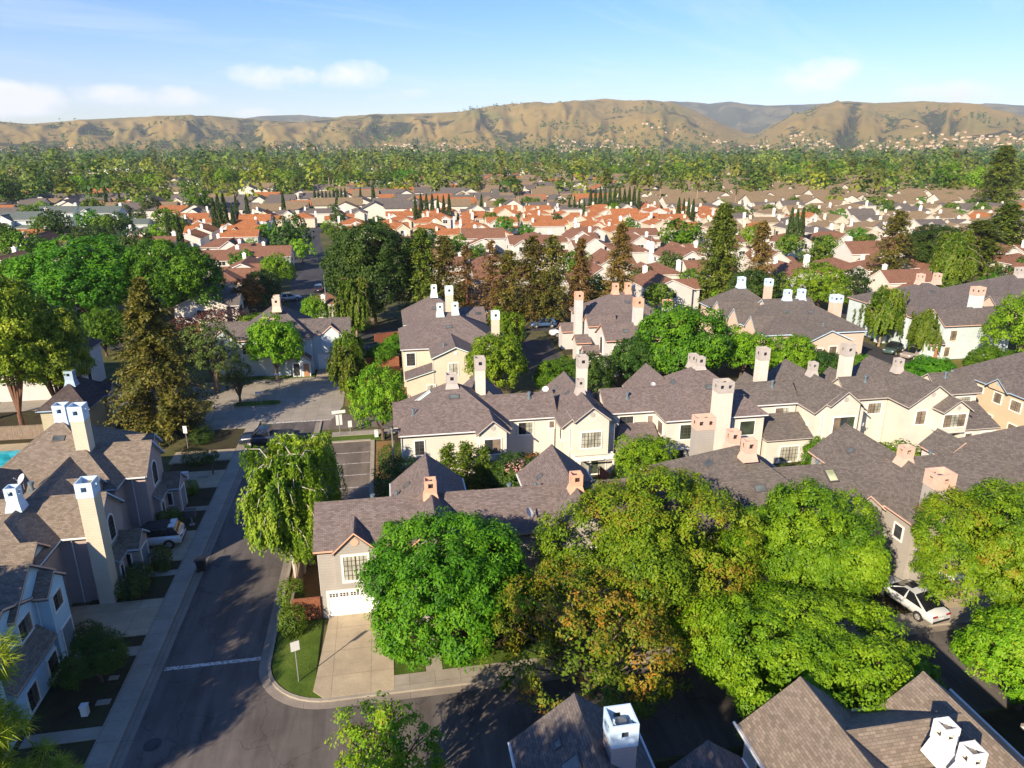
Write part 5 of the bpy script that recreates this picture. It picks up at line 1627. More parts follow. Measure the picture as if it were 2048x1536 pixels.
def broad(seed, mat, R0=5.0, H=8.0, base=2.2, bark='bark', lobes=22, clumps=22, leaves=60, leaf=0.19, cr=0.55, squash=1.0, gap=0.08, limbs=7, lobe=(.27, .43), trunk=.035):
    """a broadleaved tree: limbs, a domed crown of boughs, every bough a shell of leaf clumps, every clump a shell of leaves"""
    rng = np.random.default_rng(seed)
    rc = (H - base) / 2
    cz = base + rc
    L = []
    for i in range(lobes):
        ph = i * 2.39996 + rng.uniform(-.4, .4)
        u = 1 - 1.5 * (i + 0.5) / lobes
        rr = math.sqrt(max(0, 1 - u * u))
        k = rng.uniform(0.50, 0.80)
        L.append([math.cos(ph) * rr * R0 * k, math.sin(ph) * rr * R0 * k, cz + u * rc * k * 1.05, R0 * rng.uniform(*lobe)])
    L = np.array(L)
    A = np.array([1, 1, .85 * squash])
    P, Q, T = [], [], []
    for i in range(lobes):
        q = norm(rng.normal(size=(int(clumps * 1.7), 3)))
        out = norm(L[i, :3] - np.array([0, 0, cz - rc * .4]))
        q = q[q @ out > -0.3]
        p = L[i, :3] + q * (L[i, 3] * rng.uniform(0.78, 1.04, size=(len(q), 1))) * A
        ok = rng.uniform(size=len(p)) > gap
        for j in range(lobes):
            if j != i: ok &= (np.linalg.norm((p - L[j, :3]) / A, axis=1) > L[j, 3] * 0.78)
        p, q = p[ok], q[ok]
        P.append(p); Q.append(norm(q + out * .4)); T.append(np.full(len(p), rng.uniform(.25, .75)) + rng.normal(size=len(p)) * .12)
    P, Q, T = np.concatenate(P), np.concatenate(Q), np.concatenate(T)
    n = len(P)
    c0, q0 = np.repeat(P, leaves, 0), np.repeat(Q, leaves, 0)
    t = np.repeat(T, leaves) + rng.normal(size=n * leaves) * .15
    crs = np.repeat(cr * rng.uniform(.65, 1.3, size=n), leaves)
    u = norm(rng.normal(size=c0.shape) + q0 * .75 + np.array([0, 0, .25]))
    c = c0 + u * (crs * rng.uniform(.45, 1.08, size=len(u)))[:, None] * np.array([1, 1, .8])
    nr = u * .9 + q0 * .35 + np.array([0, 0, .35]) + rng.normal(size=u.shape) * .38
    d = u * .5 + rng.normal(size=u.shape) * .6 + np.array([0, 0, -.45])
    sz = leaf * rng.uniform(.65, 1.35, size=len(u))
    w = sz * rng.uniform(.42, .6, size=len(u))
    # a thinner inner layer so that the crown is not hollow
    k = max(60, n * leaves // 9)
    qi = norm(rng.normal(size=(k, 3)))
    ci = qi * np.array([R0, R0, rc]) * rng.uniform(.25, .66, size=(k, 1)) + np.array([0, 0, cz])
    c = np.concatenate([c, ci]); d = np.concatenate([d, rng.normal(size=ci.shape)]); nr = np.concatenate([nr, qi + rng.normal(size=ci.shape) * .5])
    sz = np.concatenate([sz, np.full(k, leaf * 1.5)]); w = np.concatenate([w, np.full(k, leaf * .9)]); t = np.concatenate([t, np.full(k, .35)])
    me = leaf_mesh('crown', mat, c, d, sz, w, t, rng, nr)
    tb = MB()
    r = trunk * H
    fork = base * .85
    limb(tb, [(0, 0, -.1), (.03, .02, fork * .5), (0, 0, fork)], r * 1.15, r * .8, 10)
    for i in range(limbs):
        j = L[(i * lobes) // limbs]
        mid = np.array([j[0] * .35, j[1] * .35, fork + (j[2] - fork) * .5])
        limb(tb, [(0, 0, fork - .15), tuple(mid), tuple(j[:3])], r * .55, r * .12, 6)
        for k in range(2):
            a = rng.uniform(0, 6.28)
            e = j[:3] + np.array([math.cos(a), math.sin(a), .4]) * j[3] * .8
            limb(tb, [tuple(mid), tuple((mid + e) / 2 + np.array([0, 0, .2])), tuple(e)], r * .25, r * .06, 5)
    return proto(me, tb, bark)

def conifer(seed, mat, H=16, Rb=3.6, bark='bark_red', whorls=34, per=6, seg=7, leaf=.42, thin=0.0, droop=.25, power=.85, base=.1, fronds=5, top_bare=0.0, ragged=.25):
    """redwood or fir: straight trunk, tiers of drooping boughs carrying flat sprays"""
    rng = np.random.default_rng(seed)
    tb = MB()
    limb(tb, [(0, 0, -.1), (0, 0, H * .3), (.05, 0, H * .7), (0, 0, H)], H * .02 + .06, .03, 9)
    c, d, ln, tint = [], [], [], []
    for w in range(whorls):
        f = base + (1 - base) * (w + rng.uniform(-.3, .3)) / whorls
        z = H * min(.985, max(base * .8, f))
        Rw = Rb * (1 - f) ** power + .22
        if f < base + .12: Rw *= .8
        for b in range(per):
            if rng.uniform() < thin: 
                if rng.uniform() < .5:
                    a = rng.uniform(0, 6.28); l = Rw * rng.uniform(.3, .8)
                    limb(tb, [(0, 0, z), (math.cos(a) * l, math.sin(a) * l, z - l * .1)], .03, .008, 4)
                continue
            a = rng.uniform(0, 2 * math.pi)
            l = Rw * rng.uniform(1 - ragged * 1.6, 1 + ragged * .7)
            dr = np.array([math.cos(a), math.sin(a), 0])
            e = dr * l + np.array([0, 0, z - l * droop + rng.uniform(-.2, .2) * l])
            if w % 2 == 0 or thin > .2: limb(tb, [(0, 0, z), tuple(e * .5 + np.array([0, 0, z * .5 + l * .06])), tuple(e)], .035 + l * .008, .008, 4)
            tt = rng.uniform(.2, .8)
            for s in range(seg):
                g = (s + .6) / seg
                if g < .16: continue
                p = np.array([0, 0, z]) * (1 - g) + e * g + np.array([0, 0, l * .1 * math.sin(math.pi * g)])
                for k in range(fronds):
                    side = rng.normal(size=3) * .75
                    dd = dr * .6 + side + np.array([0, 0, -.35])
                    dd /= np.linalg.norm(dd)
                    s2 = leaf * rng.uniform(.6, 1.25)
                    c.append(p + dd * s2 * .45 + rng.normal(size=3) * .10 * (1 + l * .25)); d.append(dd); ln.append(s2); tint.append(tt + rng.normal() * .15)
    c, d, ln, tint = np.array(c), np.array(d), np.array(ln), np.array(tint)
    me = leaf_mesh('crown', mat, c, d, ln, ln * .42, tint, rng, np.array([0, 0, 1.]) + c * np.array([.12, .12, 0]) + rng.normal(size=c.shape) * .55)
    return proto(me, tb, bark)

def cypress(seed, mat='lf_cypress', H=11, Rb=.9, n=2600, leaf=.42):
    rng = np.random.default_rng(seed)
    u = rng.uniform(0.02, 1, n)
    prof = np.where(u < .12, u / .12, ((1 - u) / .88) ** .55)
    a = rng.uniform(0, 6.283, n)
    lump = 1 + .12 * np.sin(a * 3 + u * 9) + rng.normal(size=n) * .07
    r = Rb * prof * lump * rng.uniform(.8, 1.05, n)
    c = np.stack([np.cos(a) * r, np.sin(a) * r, .25 + u * (H - .3)], 1)
    d = np.stack([np.cos(a) * .25, np.sin(a) * .25, np.ones(n)], 1) + rng.normal(size=(n, 3)) * .2
    me = leaf_mesh('crown', mat, c, d, leaf * rng.uniform(.7, 1.4, n), leaf * .5, .5 + .2 * np.sin(a * 3 + u * 9) + rng.normal(size=n) * .16, rng)
    tb = MB(); limb(tb, [(0, 0, -.1), (0, 0, H * .5), (0, 0, H * .95)], .16, .02, 7)
    return proto(me, tb, 'bark')

def weeping(seed, mat, R0=2.6, H=8, base=1.2, bark='bark_birch', limbs=22, strands=9, leaf=.13, seg=13, hang=2.6, stems=((0, 0, 0.1, 0.0),), dense=3):
    """birch or willow: arching limbs that let down curtains of thin leafy strands"""
    rng = np.random.default_rng(seed)
    tb = MB()
    c, d, t = [], [], []
    for (sx, sy, lx, ly) in stems:
        top = np.array([sx + lx * H, sy + ly * H, H * .93])
        mid = np.array([sx + lx * H * .35, sy + ly * H * .35, H * .5])
        limb(tb, [(sx, sy, -.1), tuple(mid), tuple(top)], .035 * H ** .8, .03, 8)
        for i in range(limbs):
            f = .35 + .65 * i / limbs
            p0 = np.array([sx, sy, 0]) * (1 - f) + top * f if f > .5 else mid * (f / .5) + np.array([sx, sy, 0]) * (1 - f / .5)
            a = i * 2.4 + rng.uniform(-.4, .4)
            reach = R0 * (1.0 - .55 * (f - .35)) * rng.uniform(.6, 1.1)
            e = p0 + np.array([math.cos(a) * reach, math.sin(a) * reach, .3 * reach + rng.uniform(0, .8)])
            m2 = (p0 + e) / 2 + np.array([0, 0, .35 * reach])
            pts = [p0, m2, e, e + np.array([math.cos(a) * .3, math.sin(a) * .3, -.5])]
            limb(tb, [tuple(q) for q in pts], .05, .012, 5)
            tt = rng.uniform(.25, .8)
            for s in range(strands):
                g = rng.uniform(.15, 1)
                q = (1 - g) ** 2 * p0 + 2 * g * (1 - g) * m2 + g * g * e + rng.normal(size=3) * np.array([.3, .3, .12])
                hl = hang * rng.uniform(.35, 1.0)
                sway = rng.normal(size=2) * .12
                for k in range(seg):
                    z = hl * k / seg
                    if q[2] - z < base: break
                    for r_ in range(dense):
                        c.append(q + np.array([sway[0] * z, sway[1] * z, -z]) + rng.normal(size=3) * .085)
                        d.append(np.array([rng.normal() * .45, rng.normal() * .45, -1]))
                        t.append(tt + rng.normal() * .18)
    c, d, t = np.array(c), np.array(d), np.array(t)
    me = leaf_mesh('crown', mat, c, d, leaf * 1.8 * rng.uniform(.7, 1.3, len(c)), leaf * .85, t, rng, c * np.array([.35, .35, 0]) + np.array([0, 0, .45]) + rng.normal(size=c.shape) * .5)
    return proto(me, tb, bark)

def pine(seed, H=15, R0=4.2, mat='lf_pine', bark='bark_red', boughs=46, tufts=15, needles=26, leaf=.34, base=.3, slim=.2):
    """pine: boughs that end in round tufts of needles"""
    rng = np.random.default_rng(seed)
    tb = MB()
    limb(tb, [(0, 0, -.1), (.1, .1, H * .4), (0, .05, H)], .03 * H ** .85, .04, 9)
    c, d, t = [], [], []
    for i in range(boughs):
        f = base + (1 - base) * (i / boughs)
        z = H * f
        a = i * 2.399 + rng.uniform(-.5, .5)
        l = R0 * (1.02 - f) ** .55 * rng.uniform(.55, 1.1)
        e = np.array([math.cos(a) * l, math.sin(a) * l, z + l * rng.uniform(-.05, .35)])
        limb(tb, [(0, 0, z - .2), tuple(e * .55 + np.array([0, 0, z * .45])), tuple(e)], .05 + .012 * l, .015, 5)
        for k in range(tufts):
            g = rng.uniform(.35, 1.05)
            p = np.array([0, 0, z]) * (1 - g) + e * g + rng.normal(size=3) * np.array([.45, .45, .32])
            tt = rng.uniform(.2, .85)
            q = norm(rng.normal(size=(needles, 3)) + np.array([0, 0, .55]) + .4 * np.array([math.cos(a), math.sin(a), 0]))
            c.append(p + q * leaf * .5); d.append(q); t.append(np.full(needles, tt) + rng.normal(size=needles) * .12)
    c, d, t = np.concatenate(c), np.concatenate(d), np.concatenate(t)
    me = leaf_mesh('crown', mat, c, d, leaf * rng.uniform(.8, 1.2, len(c)), leaf * slim, t, rng, d * .5 + np.array([-.25, -.3, .55]) * 0 + np.array([0, 0, .6]) + rng.normal(size=c.shape) * .5)
    return proto(me, tb, bark)

def palm(seed, H=10, fronds=26):
    rng = np.random.default_rng(seed)
    tb = MB(); limb(tb, [(0, 0, -.1), (.05, 0, H * .5), (0, .05, H)], .28, .2, 8)
    c, d, l, t = [], [], [], []
    for i in range(fronds):
        a = i * 2.399; el = rng.uniform(-.9, 1.1)
        for k in range(12):
            g = (k + 1) / 12 * 1.7
            p = np.array([math.cos(a) * g * math.cos(el * .6), math.sin(a) * g * math.cos(el * .6), H + math.sin(el) * g - .32 * g * g])
            for s in (-1, 1):
                c.append(p); d.append(np.array([math.cos(a) * .8 - s * math.sin(a), math.sin(a) * .8 + s * math.cos(a), -.4])); l.append(.6 * (1 - g / 2.6)); t.append(.25 + .3 * (el + .9) / 2 + rng.normal() * .1)
    n = 160
    a = rng.uniform(0, 6.28, n); z = H - rng.uniform(0, 2.2, n)
    for i in range(n): c.append(np.array([math.cos(a[i]) * .33, math.sin(a[i]) * .33, z[i]])); d.append(np.array([math.cos(a[i]) * .2, math.sin(a[i]) * .2, -1])); l.append(.7); t.append(.1)
    c, d, l, t = np.array(c), np.array(d), np.array(l), np.array(t)
    return proto(leaf_mesh('crown', 'lf_palm', c, d, l, l * .3, t, rng), tb, 'bark_tan')

def shrub(seed, mat, rx, ry, h, n=1600, leaf=.16, box=2.4, stemmy=True):
    """a bush or clipped hedge: leaves all over a rounded block (box = superellipsoid power)"""
    rng = np.random.default_rng(seed)
    q = norm(rng.normal(size=(n, 3)))
    k = 1 / (np.sum(np.abs(q) ** box, 1) ** (1 / box))
    lump = 1 + .10 * np.sin(q[:, 0] * 7 + seed) * np.cos(q[:, 1] * 6) + .08 * np.sin(q[:, 2] * 9 + seed * 2)
    p = q * (k * lump * rng.uniform(.82, 1.04, n))[:, None] * np.array([rx, ry, h / 2]) + np.array([0, 0, h / 2])
    p[:, 2] = np.maximum(p[:, 2], .03)
    d = q + rng.normal(size=(n, 3)) * .6 + np.array([0, 0, .3])
    t = .5 + .25 * np.sin(q[:, 0] * 7 + seed) + rng.normal(size=n) * .18
    me = leaf_mesh('crown', mat, p, d, leaf * rng.uniform(.7, 1.3, n), leaf * .6, t, rng, q + np.array([0, 0, .4]) + rng.normal(size=(n, 3)) * .4)
    tb = MB()
    for i in range(5):
        a = rng.uniform(0, 6.28)
        limb(tb, [(0, 0, 0), (math.cos(a) * rx * .3, math.sin(a) * ry * .3, h * .4), (math.cos(a) * rx * .6, math.sin(a) * ry * .6, h * .75)], .05, .015, 5)
    return proto(me, tb, 'bark')

def plant(p, name, label, cat, x, y, z=0.0, s=1.0, rz=0.0, group=None, sz=None):
    t = thing(name, label, cat, (x, y, z), group, rz)
    t.scale = (s, s, sz if sz else s)
    c = bpy.data.objects.new('crown', p.crown); C.objects.link(c); c.parent = t
    if p.trunk:
        k = bpy.data.objects.new('trunk', p.trunk); C.objects.link(k); k.parent = t
    return t

# ---- near trees, each with its own crown
P1 = broad(11, 'lf_green', 5.0, 8.9, 1.0, lobes=26, clumps=46, leaves=85, leaf=.20, cr=.6, gap=.03)
plant(P1, 'round_tree', 'bright green round tree in front of the white garage door house', 'tree', 2.6, 37.0, 0, 1.0, .3)
P2 = broad(12, 'lf_mix', 6.4, 9.5, 1.2, lobes=30, clumps=52, leaves=85, leaf=.20, cr=.65, gap=.03)
plant(P2, 'round_tree', 'widest round green tree with a few rusty tips, at the centre of the front row', 'tree', 15.6, 37.6, 0, 1.0, 1.1)
P3 = broad(13, 'lf_lime', 4.6, 9.2, 1.3, lobes=24, clumps=42, leaves=85, leaf=.20, cr=.6, gap=.03)
plant(P3, 'round_tree', 'round green tree left of the broad coral capped chimney', 'tree', 25.9, 36.0, 0, 1.0, 2.2)
P4 = broad(14, 'lf_mix', 5.4, 9.9, 1.1, lobes=28, clumps=48, leaves=85, leaf=.19, cr=.6, gap=.03)
plant(P4, 'round_tree', 'rust flecked green tree filling the right edge above the sedan', 'tree', 38.0, 32.6, 0, 1.0, .7)
P5 = broad(15, 'lf_lime', 5.9, 6.9, 1.2, lobes=30, clumps=52, leaves=90, leaf=.18, cr=.55, squash=.8, gap=.03)
plant(P5, 'round_tree', 'lime green spreading tree directly behind the sunlit brown roof', 'tree', 20.6, 27.6, 0, 1.0, 1.9)
P6 = broad(16, 'lf_rust', 5.4, 7.6, 1.0, lobes=28, clumps=36, leaves=52, leaf=.185, cr=.52, gap=.36, limbs=13)
plant(P6, 'rusty_tree', 'thin crowned orange and olive tree at the kerb, before the round green ones', 'tree', 10.1, 31.8, 0, 1.0, .2)
P7 = broad(17, 'lf_mix', 3.4, 6.1, .9, lobes=16, clumps=36, leaves=80, leaf=.18, cr=.5, gap=.03)
plant(P7, 'round_tree', 'smaller rust flecked tree at the right edge below the big one', 'tree', 33.6, 26.8, 0, 1.0, .4)
P8 = broad(18, 'lf_mix', 2.4, 6.2, 1.2, lobes=13, clumps=17, leaves=46, leaf=.165, cr=.42, gap=.42, limbs=10)
plant(P8, 'young_tree', 'young leafy tree with reddish tips at the bottom of the view', 'tree', -1.3, 26.2, 0, 1.0, .9)
P9 = broad(19, 'lf_deep', 2.2, 3.6, .7, lobes=14, clumps=22, leaves=60, leaf=.12, cr=.36)
plant(P9, 'garden_tree', 'low dark round shrub tree on the shaded lawn by the light blue house', 'tree', -17.9, 37.9, 0.1, .82, .5)
# trees that stand outside the frame and shade the bottom of the view
for i, (x, y, sc_, sz_, lab) in enumerate(((-7.5, 3.5, 1.3, 2.15, 'tall broad tree outside the view, shading the blue grey gable'), (-9.5, 5.5, 1.2, 1.8, 'tall broad tree outside the view, shading the cross street'), (-27.5, 23.5, 1.2, 1.52, 'tall tree outside the view beyond the light blue house'), (-30.5, 30.5, .85, 1.5, 'second tall tree outside the view, behind the light blue house'))):
    plant(P1, 'shade_tree', lab, 'tree', x, y, 0, sc_, i * 1.3, 'shade trees outside the view', sz_)

# birches over the street
PB1 = weeping(21, 'lf_birch', 3.3, 9.6, 1.0, stems=((0, 0, -.06, .05), (.5, .7, .03, .05)), limbs=36, strands=22, hang=2.7, dense=6, leaf=.14)
PB2 = weeping(22, 'lf_birch', 3.2, 9.0, 1.2, stems=((0, 0, .03, .05),), limbs=46, strands=22, hang=2.6, dense=6, leaf=.14)
BG = 'weeping birches over the street'
plant(PB1, 'birch_tree', 'weeping birch leaning over the street with bare pale twigs hanging below', 'tree', -7.7, 46.9, 0, 1.0, .2, BG)
plant(PB2, 'birch_tree', 'upright weeping birch with white trunk beside the side fence', 'tree', -6.9, 48.8, 0, 1.0, 2.2, BG)
plant(PB2, 'birch_tree', 'rear birch with shaded curtains of leaves next to the parking bays', 'tree', -7.2, 53.4, 0, .95, 4.1, BG)
# tall trees on the left
PR = conifer(31, 'lf_redwood', 17.5, 6.0, 'bark_tan', 46, 9, 11, .42, .12, .12, .8, .06, 11, ragged=.3)
plant(PR, 'redwood_tree', 'tall olive brown redwood with a bare spiky top, left of the junction', 'redwood tree', -24.6, 76.8, 0, 1.0, .5)
PP = broad(32, 'lf_pine', 5.0, 18.5, 3.2, 'bark_red', lobes=52, clumps=24, leaves=46, leaf=.34, cr=.75, gap=.12, limbs=16, lobe=(.24, .36), trunk=.017)
PP2 = broad(33, 'lf_pine', 4.6, 16.5, 3.0, 'bark_red', lobes=46, clumps=24, leaves=46, leaf=.34, cr=.75, gap=.12, limbs=16, lobe=(.24, .36), trunk=.017)
PG = 'yellow green pines at the left edge'
plant(PP, 'pine_tree', 'tall yellow green pine by the pool at the left edge', 'pine tree', -40.0, 80.0, 0, .92, .4, PG, 1.0)
plant(PP2, 'pine_tree', 'shorter yellow green pine right of the tall one by the pool', 'pine tree', -36.8, 82.0, 0, .85, 2.4, PG, .9)
plant(PP2, 'pine_tree', 'pine behind the pool fence, cut by the left edge', 'pine tree', -46, 86, 0, 1.1, 4.0, PG)
# long needled pine top close to the camera
PN = pine(34, 19.8, 3.0, boughs=50, tufts=22, needles=90, leaf=.46, base=.45, slim=.045)
plant(PN, 'pine_tree', 'long needled pine top poking into the bottom left corner', 'pine tree', -9.6, 13.6, 0, 1.0, 1.0)

# broadleaves round the junction and the court
PD1 = broad(41, 'lf_green', 9.2, 17, 2.2, lobes=36, clumps=44, leaves=34, leaf=.5, cr=1.1, limbs=9, gap=.03)
PD2 = broad(42, 'lf_deep', 7.4, 18, 1.4, lobes=36, clumps=44, leaves=34, leaf=.46, cr=1.05, limbs=9, gap=.03)
PD3 = broad(43, 'lf_lime', 4.0, 7.6, 1.8, lobes=22, clumps=24, leaves=32, leaf=.31, cr=.62, gap=.2)
PD4 = broad(44, 'lf_green', 5.8, 8.4, 1.4, lobes=30, clumps=34, leaves=34, leaf=.38, cr=.8, gap=.04)
PD5 = broad(45, 'lf_deep', 3.4, 6.2, 1.0, lobes=20, clumps=26, leaves=32, leaf=.29, cr=.55)
PD6 = broad(46, 'lf_dusty', 3.9, 9.0, 1.6, lobes=24, clumps=16, leaves=22, leaf=.26, cr=.55, gap=.25, limbs=12)
PD7 = broad(47, 'lf_lime', 5.4, 9.0, 1.5, lobes=28, clumps=26, leaves=32, leaf=.34, cr=.75, gap=.22, limbs=11)
plant(PD1, 'shade_tree', 'huge bright green tree behind the pines on the left', 'tree', -50.5, 131, 0, 1.12, .2, sz=.88)
plant(PD1, 'shade_tree', 'big green tree just behind the spiky redwood top', 'tree', -36.5, 130, 0, .82, 2.0, sz=.85)
plant(PD1, 'shade_tree', 'green tree filling in left of the huge one beside the brown roofs', 'tree', -62, 136, 0, .8, 3.9, sz=.68)
plant(PD4, 'shade_tree', 'small bright green tree lit by the sun left of the redwood', 'tree', -42.5, 112.5, 0, .62, 1.0, sz=.8)
plant(PD2, 'shade_tree', 'biggest dark green tree standing over the pale blue junction house', 'tree', -2.8, 126.5, 0, 1.0, .8)
plant(PD3, 'street_tree', 'light green street tree in front of the pale blue junction house', 'tree', -15.4, 95.6, .1, .92, .9, sz=1.08)
plant(PD6, 'street_tree', 'sparse dusty tree between the redwood and the junction house', 'tree', -22.4, 92.0, 0, 1.05, 2.9)
plant(PD6, 'street_tree', 'thin dusty tree beside the spiky redwood, showing bare twigs', 'tree', -26.5, 92.8, 0, .95, .4)
plant(PD6, 'street_tree', 'little dark tree on the traffic island', 'tree', -18.6, 86.6, .15, .5, 4.4, sz=.66)
plant(PD7, 'street_tree', 'lone yellow green tree on the verge by the parking bays', 'tree', -1.4, 72.4, 0, .56, 1.5, sz=.86)
PW1 = weeping(51, 'lf_willow', 2.2, 5.2, .4, 'bark', limbs=30, strands=13, leaf=.2, hang=2.6, dense=4)
PW2 = weeping(52, 'lf_willow', 3.6, 8.6, 1.6, 'bark_tan', limbs=34, strands=14, leaf=.24, hang=3.2, dense=4)
plant(PW1, 'willow_tree', 'drooping bushy willow by the garage of the pale blue house', 'willow', -6.3, 97.0, 0, 1.05, .1)
plant(PW1, 'willow_tree', 'drooping bushy willow at the corner of the junction paving', 'willow', -5.4, 87.6, 0, 1.12, 2.0)
plant(PW2, 'willow_tree', 'weeping willow in front of the pale blue house on the right', 'willow', 76.5, 97.5, 0, 1.05, .5)
plant(PW2, 'willow_tree', 'thin trunked weeping tree beside the two parked sedans', 'willow', 78.6, 90.3, 0, .8, 2.6)
plant(PW2, 'willow_tree', 'pale feathery willow in front of the brown roofed house by the lamp', 'willow', -5.5, 117.5, 0, 1.1, 1.6)
plant(PD4, 'garden_tree', 'small round green tree by the orange brown fence', 'tree', -1.6, 99.8, 0, .36, .6)
plant(PD4, 'garden_tree', 'pair topped green bush behind the small round tree', 'tree', 1.0, 103.4, 0, .4, 2.6)
plant(PD3, 'garden_tree', 'glossy leafed tree between the tall cream chimney and the court', 'tree', 12.6, 82.6, 0, .98, 3.2, sz=1.08)
plant(PD3, 'garden_tree', 'slim light green tree right of the cream house chimney by the court', 'tree', 16.6, 100.5, 0, .72, 1.2, sz=.95)
plant(PD4, 'garden_tree', 'low lime green bush behind the gabled house of the middle row', 'tree', 21.0, 83.5, 0, .60, 1.9, sz=.5)
plant(PD5, 'garden_tree', 'dark leafy tree hugging the tall chimney of the gabled house', 'tree', 24.2, 81.2, 0, .9, .7)
plant(PD5, 'garden_tree', 'green tree in front of the coral trimmed pale grey house', 'tree', 31.0, 84.8, 0, 1.0, .2)
plant(PD4, 'garden_tree', 'biggest bright green tree behind the largest roof of the middle row', 'tree', 38.2, 85.5, 0, 1.06, 2.7, sz=1.12)
plant(PD3, 'garden_tree', 'bright leafy tree left of the tall white chimney in front of the peach house', 'tree', 46.2, 84.4, 0, .95, .9, sz=.9)
plant(PD3, 'garden_tree', 'leafy tree right of the tall white chimney in front of the peach house', 'tree', 51.8, 82.2, 0, .8, 4.1, sz=.86)
plant(PD5, 'garden_tree', 'dark round bush against the peach house gable', 'tree', 55.4, 80.4, 0, .95, 1.3, sz=.72)
plant(PD7, 'street_tree', 'broad pale green tree behind the peach house', 'tree', 79.5, 119.5, 0, 1.0, .3)
plant(PD5, 'street_tree', 'dark drooping tree left of the broad pale green tree', 'tree', 66.0, 119.5, 0, 1.35, 2.1)
plant(PD7, 'street_tree', 'yellow green leafy tree at the right edge hiding the pale blue house end', 'tree', 88.6, 83.2, 0, 1.0, 3.4, sz=1.12)
plant(PD4, 'garden_tree', 'low green bushes on the street corner behind the middle row', 'tree', 70.3, 79.2, 0, .52, .5, sz=.4)
plant(PD4, 'garden_tree', 'small green bush at the roadside behind the chimney of the middle row', 'tree', 61.5, 81.5, 0, .35, 3.3, sz=.42)
plant(PD4, 'garden_tree', 'green bush under the yellow green tree at the right edge', 'tree', 79.5, 79.0, 0, .5, 2.3, sz=.5)

# shrubs and hedges
SH1 = shrub(61, 'lf_hedge', .85, .8, 2.2, 2600, .13, 3.0)
SH2 = shrub(62, 'lf_deep', 2.3, 3.2, 3.6, 5200, .2, 2.6)
SH3 = shrub(63, 'lf_dusty', .9, .9, 1.1, 1800, .12, 2.6)
SH4 = shrub(64, 'lf_lime', 2.2, 1.6, 2.5, 3200, .2, 2.3)
SH5 = shrub(65, 'lf_purple', 2.6, 1.8, 3.2, 2600, .26, 2.2)
SH6 = shrub(66, 'petal', .9, .8, .9, 500, .14, 2.0)
SH7 = shrub(67, 'lf_orange', 1.0, .9, 1.2, 800, .16, 2.0)
plant(SH1, 'hedge', 'tall rounded hedge between the street and the birch trunks', 'hedge', -7.6, 43.3, 0, 1.0, .1, sz=1.05)
plant(SH1, 'hedge', 'clipped bright hedge at the corner lawn below the taller one', 'hedge', -7.25, 40.6, 0, 1.05, 1.6, sz=.9)
plant(SH1, 'shrub', 'small clipped box shrub at the edge of the concrete driveway', 'shrub', -.35, 39.3, 0, .78, .5, sz=.7)
plant(SH2, 'hedge', 'tall dark hedge bank between the parking bays and the middle row', 'hedge', .2, 57.6, 0, 1.0, .1, sz=1.1)
plant(SH2, 'hedge', 'dark hedge end at the top of the parking bays', 'hedge', -.2, 64.0, 0, .7, .1, sz=.75)
plant(SH3, 'shrub', 'round dusty shrub against the mauve wall by the concrete driveway', 'shrub', -18.9, 46.9, .1, 1.25, .3)
plant(SH3, 'shrub', 'dark rambling shrub under the porch window of the mauve house', 'shrub', -18.9, 48.4, .1, 1.0, 1.3, sz=1.3)
plant(SH3, 'shrub', 'rose bush beside the mauve porch door', 'shrub', -17.9, 50.5, .1, .8, 2.3, sz=1.4)
plant(SH3, 'shrub', 'leggy dark bush between porch and lawn strip', 'shrub', -17.6, 49.7, .1, .6, 3.3)
plant(SH1, 'shrub', 'round yellow green bush behind the white car', 'shrub', -19.0, 56.6, .1, 1.1, .4, sz=.65)
plant(SH1, 'shrub', 'small round topiary beside the far mauve porch', 'shrub', -18.6, 62.4, .1, .7, .4, sz=.6)
plant(SH3, 'shrub', 'low spiky bush on the dark lawn by the light blue wall', 'shrub', -20.3, 42.2, .1, 1.0, .8)
plant(SH3, 'shrub', 'dark bush under the light blue windows', 'shrub', -20.0, 38.6, .1, 1.1, 2.8, sz=.7)
plant(SH2, 'shrub', 'dark bank of bushes along the sidewalk beside the pickup', 'shrub', -20.6, 75.2, .1, .55, .3, sz=.4)
plant(SH2, 'shrub', 'dark bushes at the foot of the tall redwood', 'shrub', -19.8, 69.0, .1, .4, 1.3, sz=.5)
plant(broad(68, 'lf_deep', .8, 2.3, 1.1, lobes=7, clumps=8, leaves=30, leaf=.12, cr=.22), 'young_tree', 'tiny staked tree at the end of the bed by the sidewalk', 'tree', -17.6, 66.4, .1)
PF = conifer(69, 'lf_hedge', 5.6, 1.4, 'bark', 16, 7, 6, .34, 0, -.1, .6, .06, 4)
for i, (x, y, s) in enumerate(((4.4, 56.9, 1.0), (5.9, 56.4, 1.05), (7.3, 56.6, .95))):
    plant(PF, 'feathery_shrub', ['feathery green shrub, left of the three before the bay window', 'tallest middle feathery shrub before the bay window', 'feathery green shrub, right of the three, touching the bay window'][i], 'shrub', x, y, 0, s, i * 1.1, 'feathery shrubs before the bay window')
plant(PD5, 'garden_tree', 'dark green flowering tree under the pink blossom by the bay window', 'tree', 10.2, 55.6, 0, .78, 1.0, sz=.7)
plant(SH6, 'flowering_shrub', 'pink blossom spray on the flowering shrub by the bay window', 'shrub', 10.0, 54.9, 3.4, 1.25, .4)
plant(SH7, 'flowering_shrub', 'orange red leafed shrub beside the pink blossom', 'shrub', 11.9, 56.0, 3.2, 1.1, .9)
plant(PD3, 'garden_tree', 'airy green tree over the garden fence below the pergola', 'tree', 22.2, 56.0, 0, .75, 2.0, sz=.66)
plant(PD5, 'garden_tree', 'dark shrub tree in the walled garden right of the pergola', 'tree', 20.6, 55.0, 0, .55, .6, sz=.5)
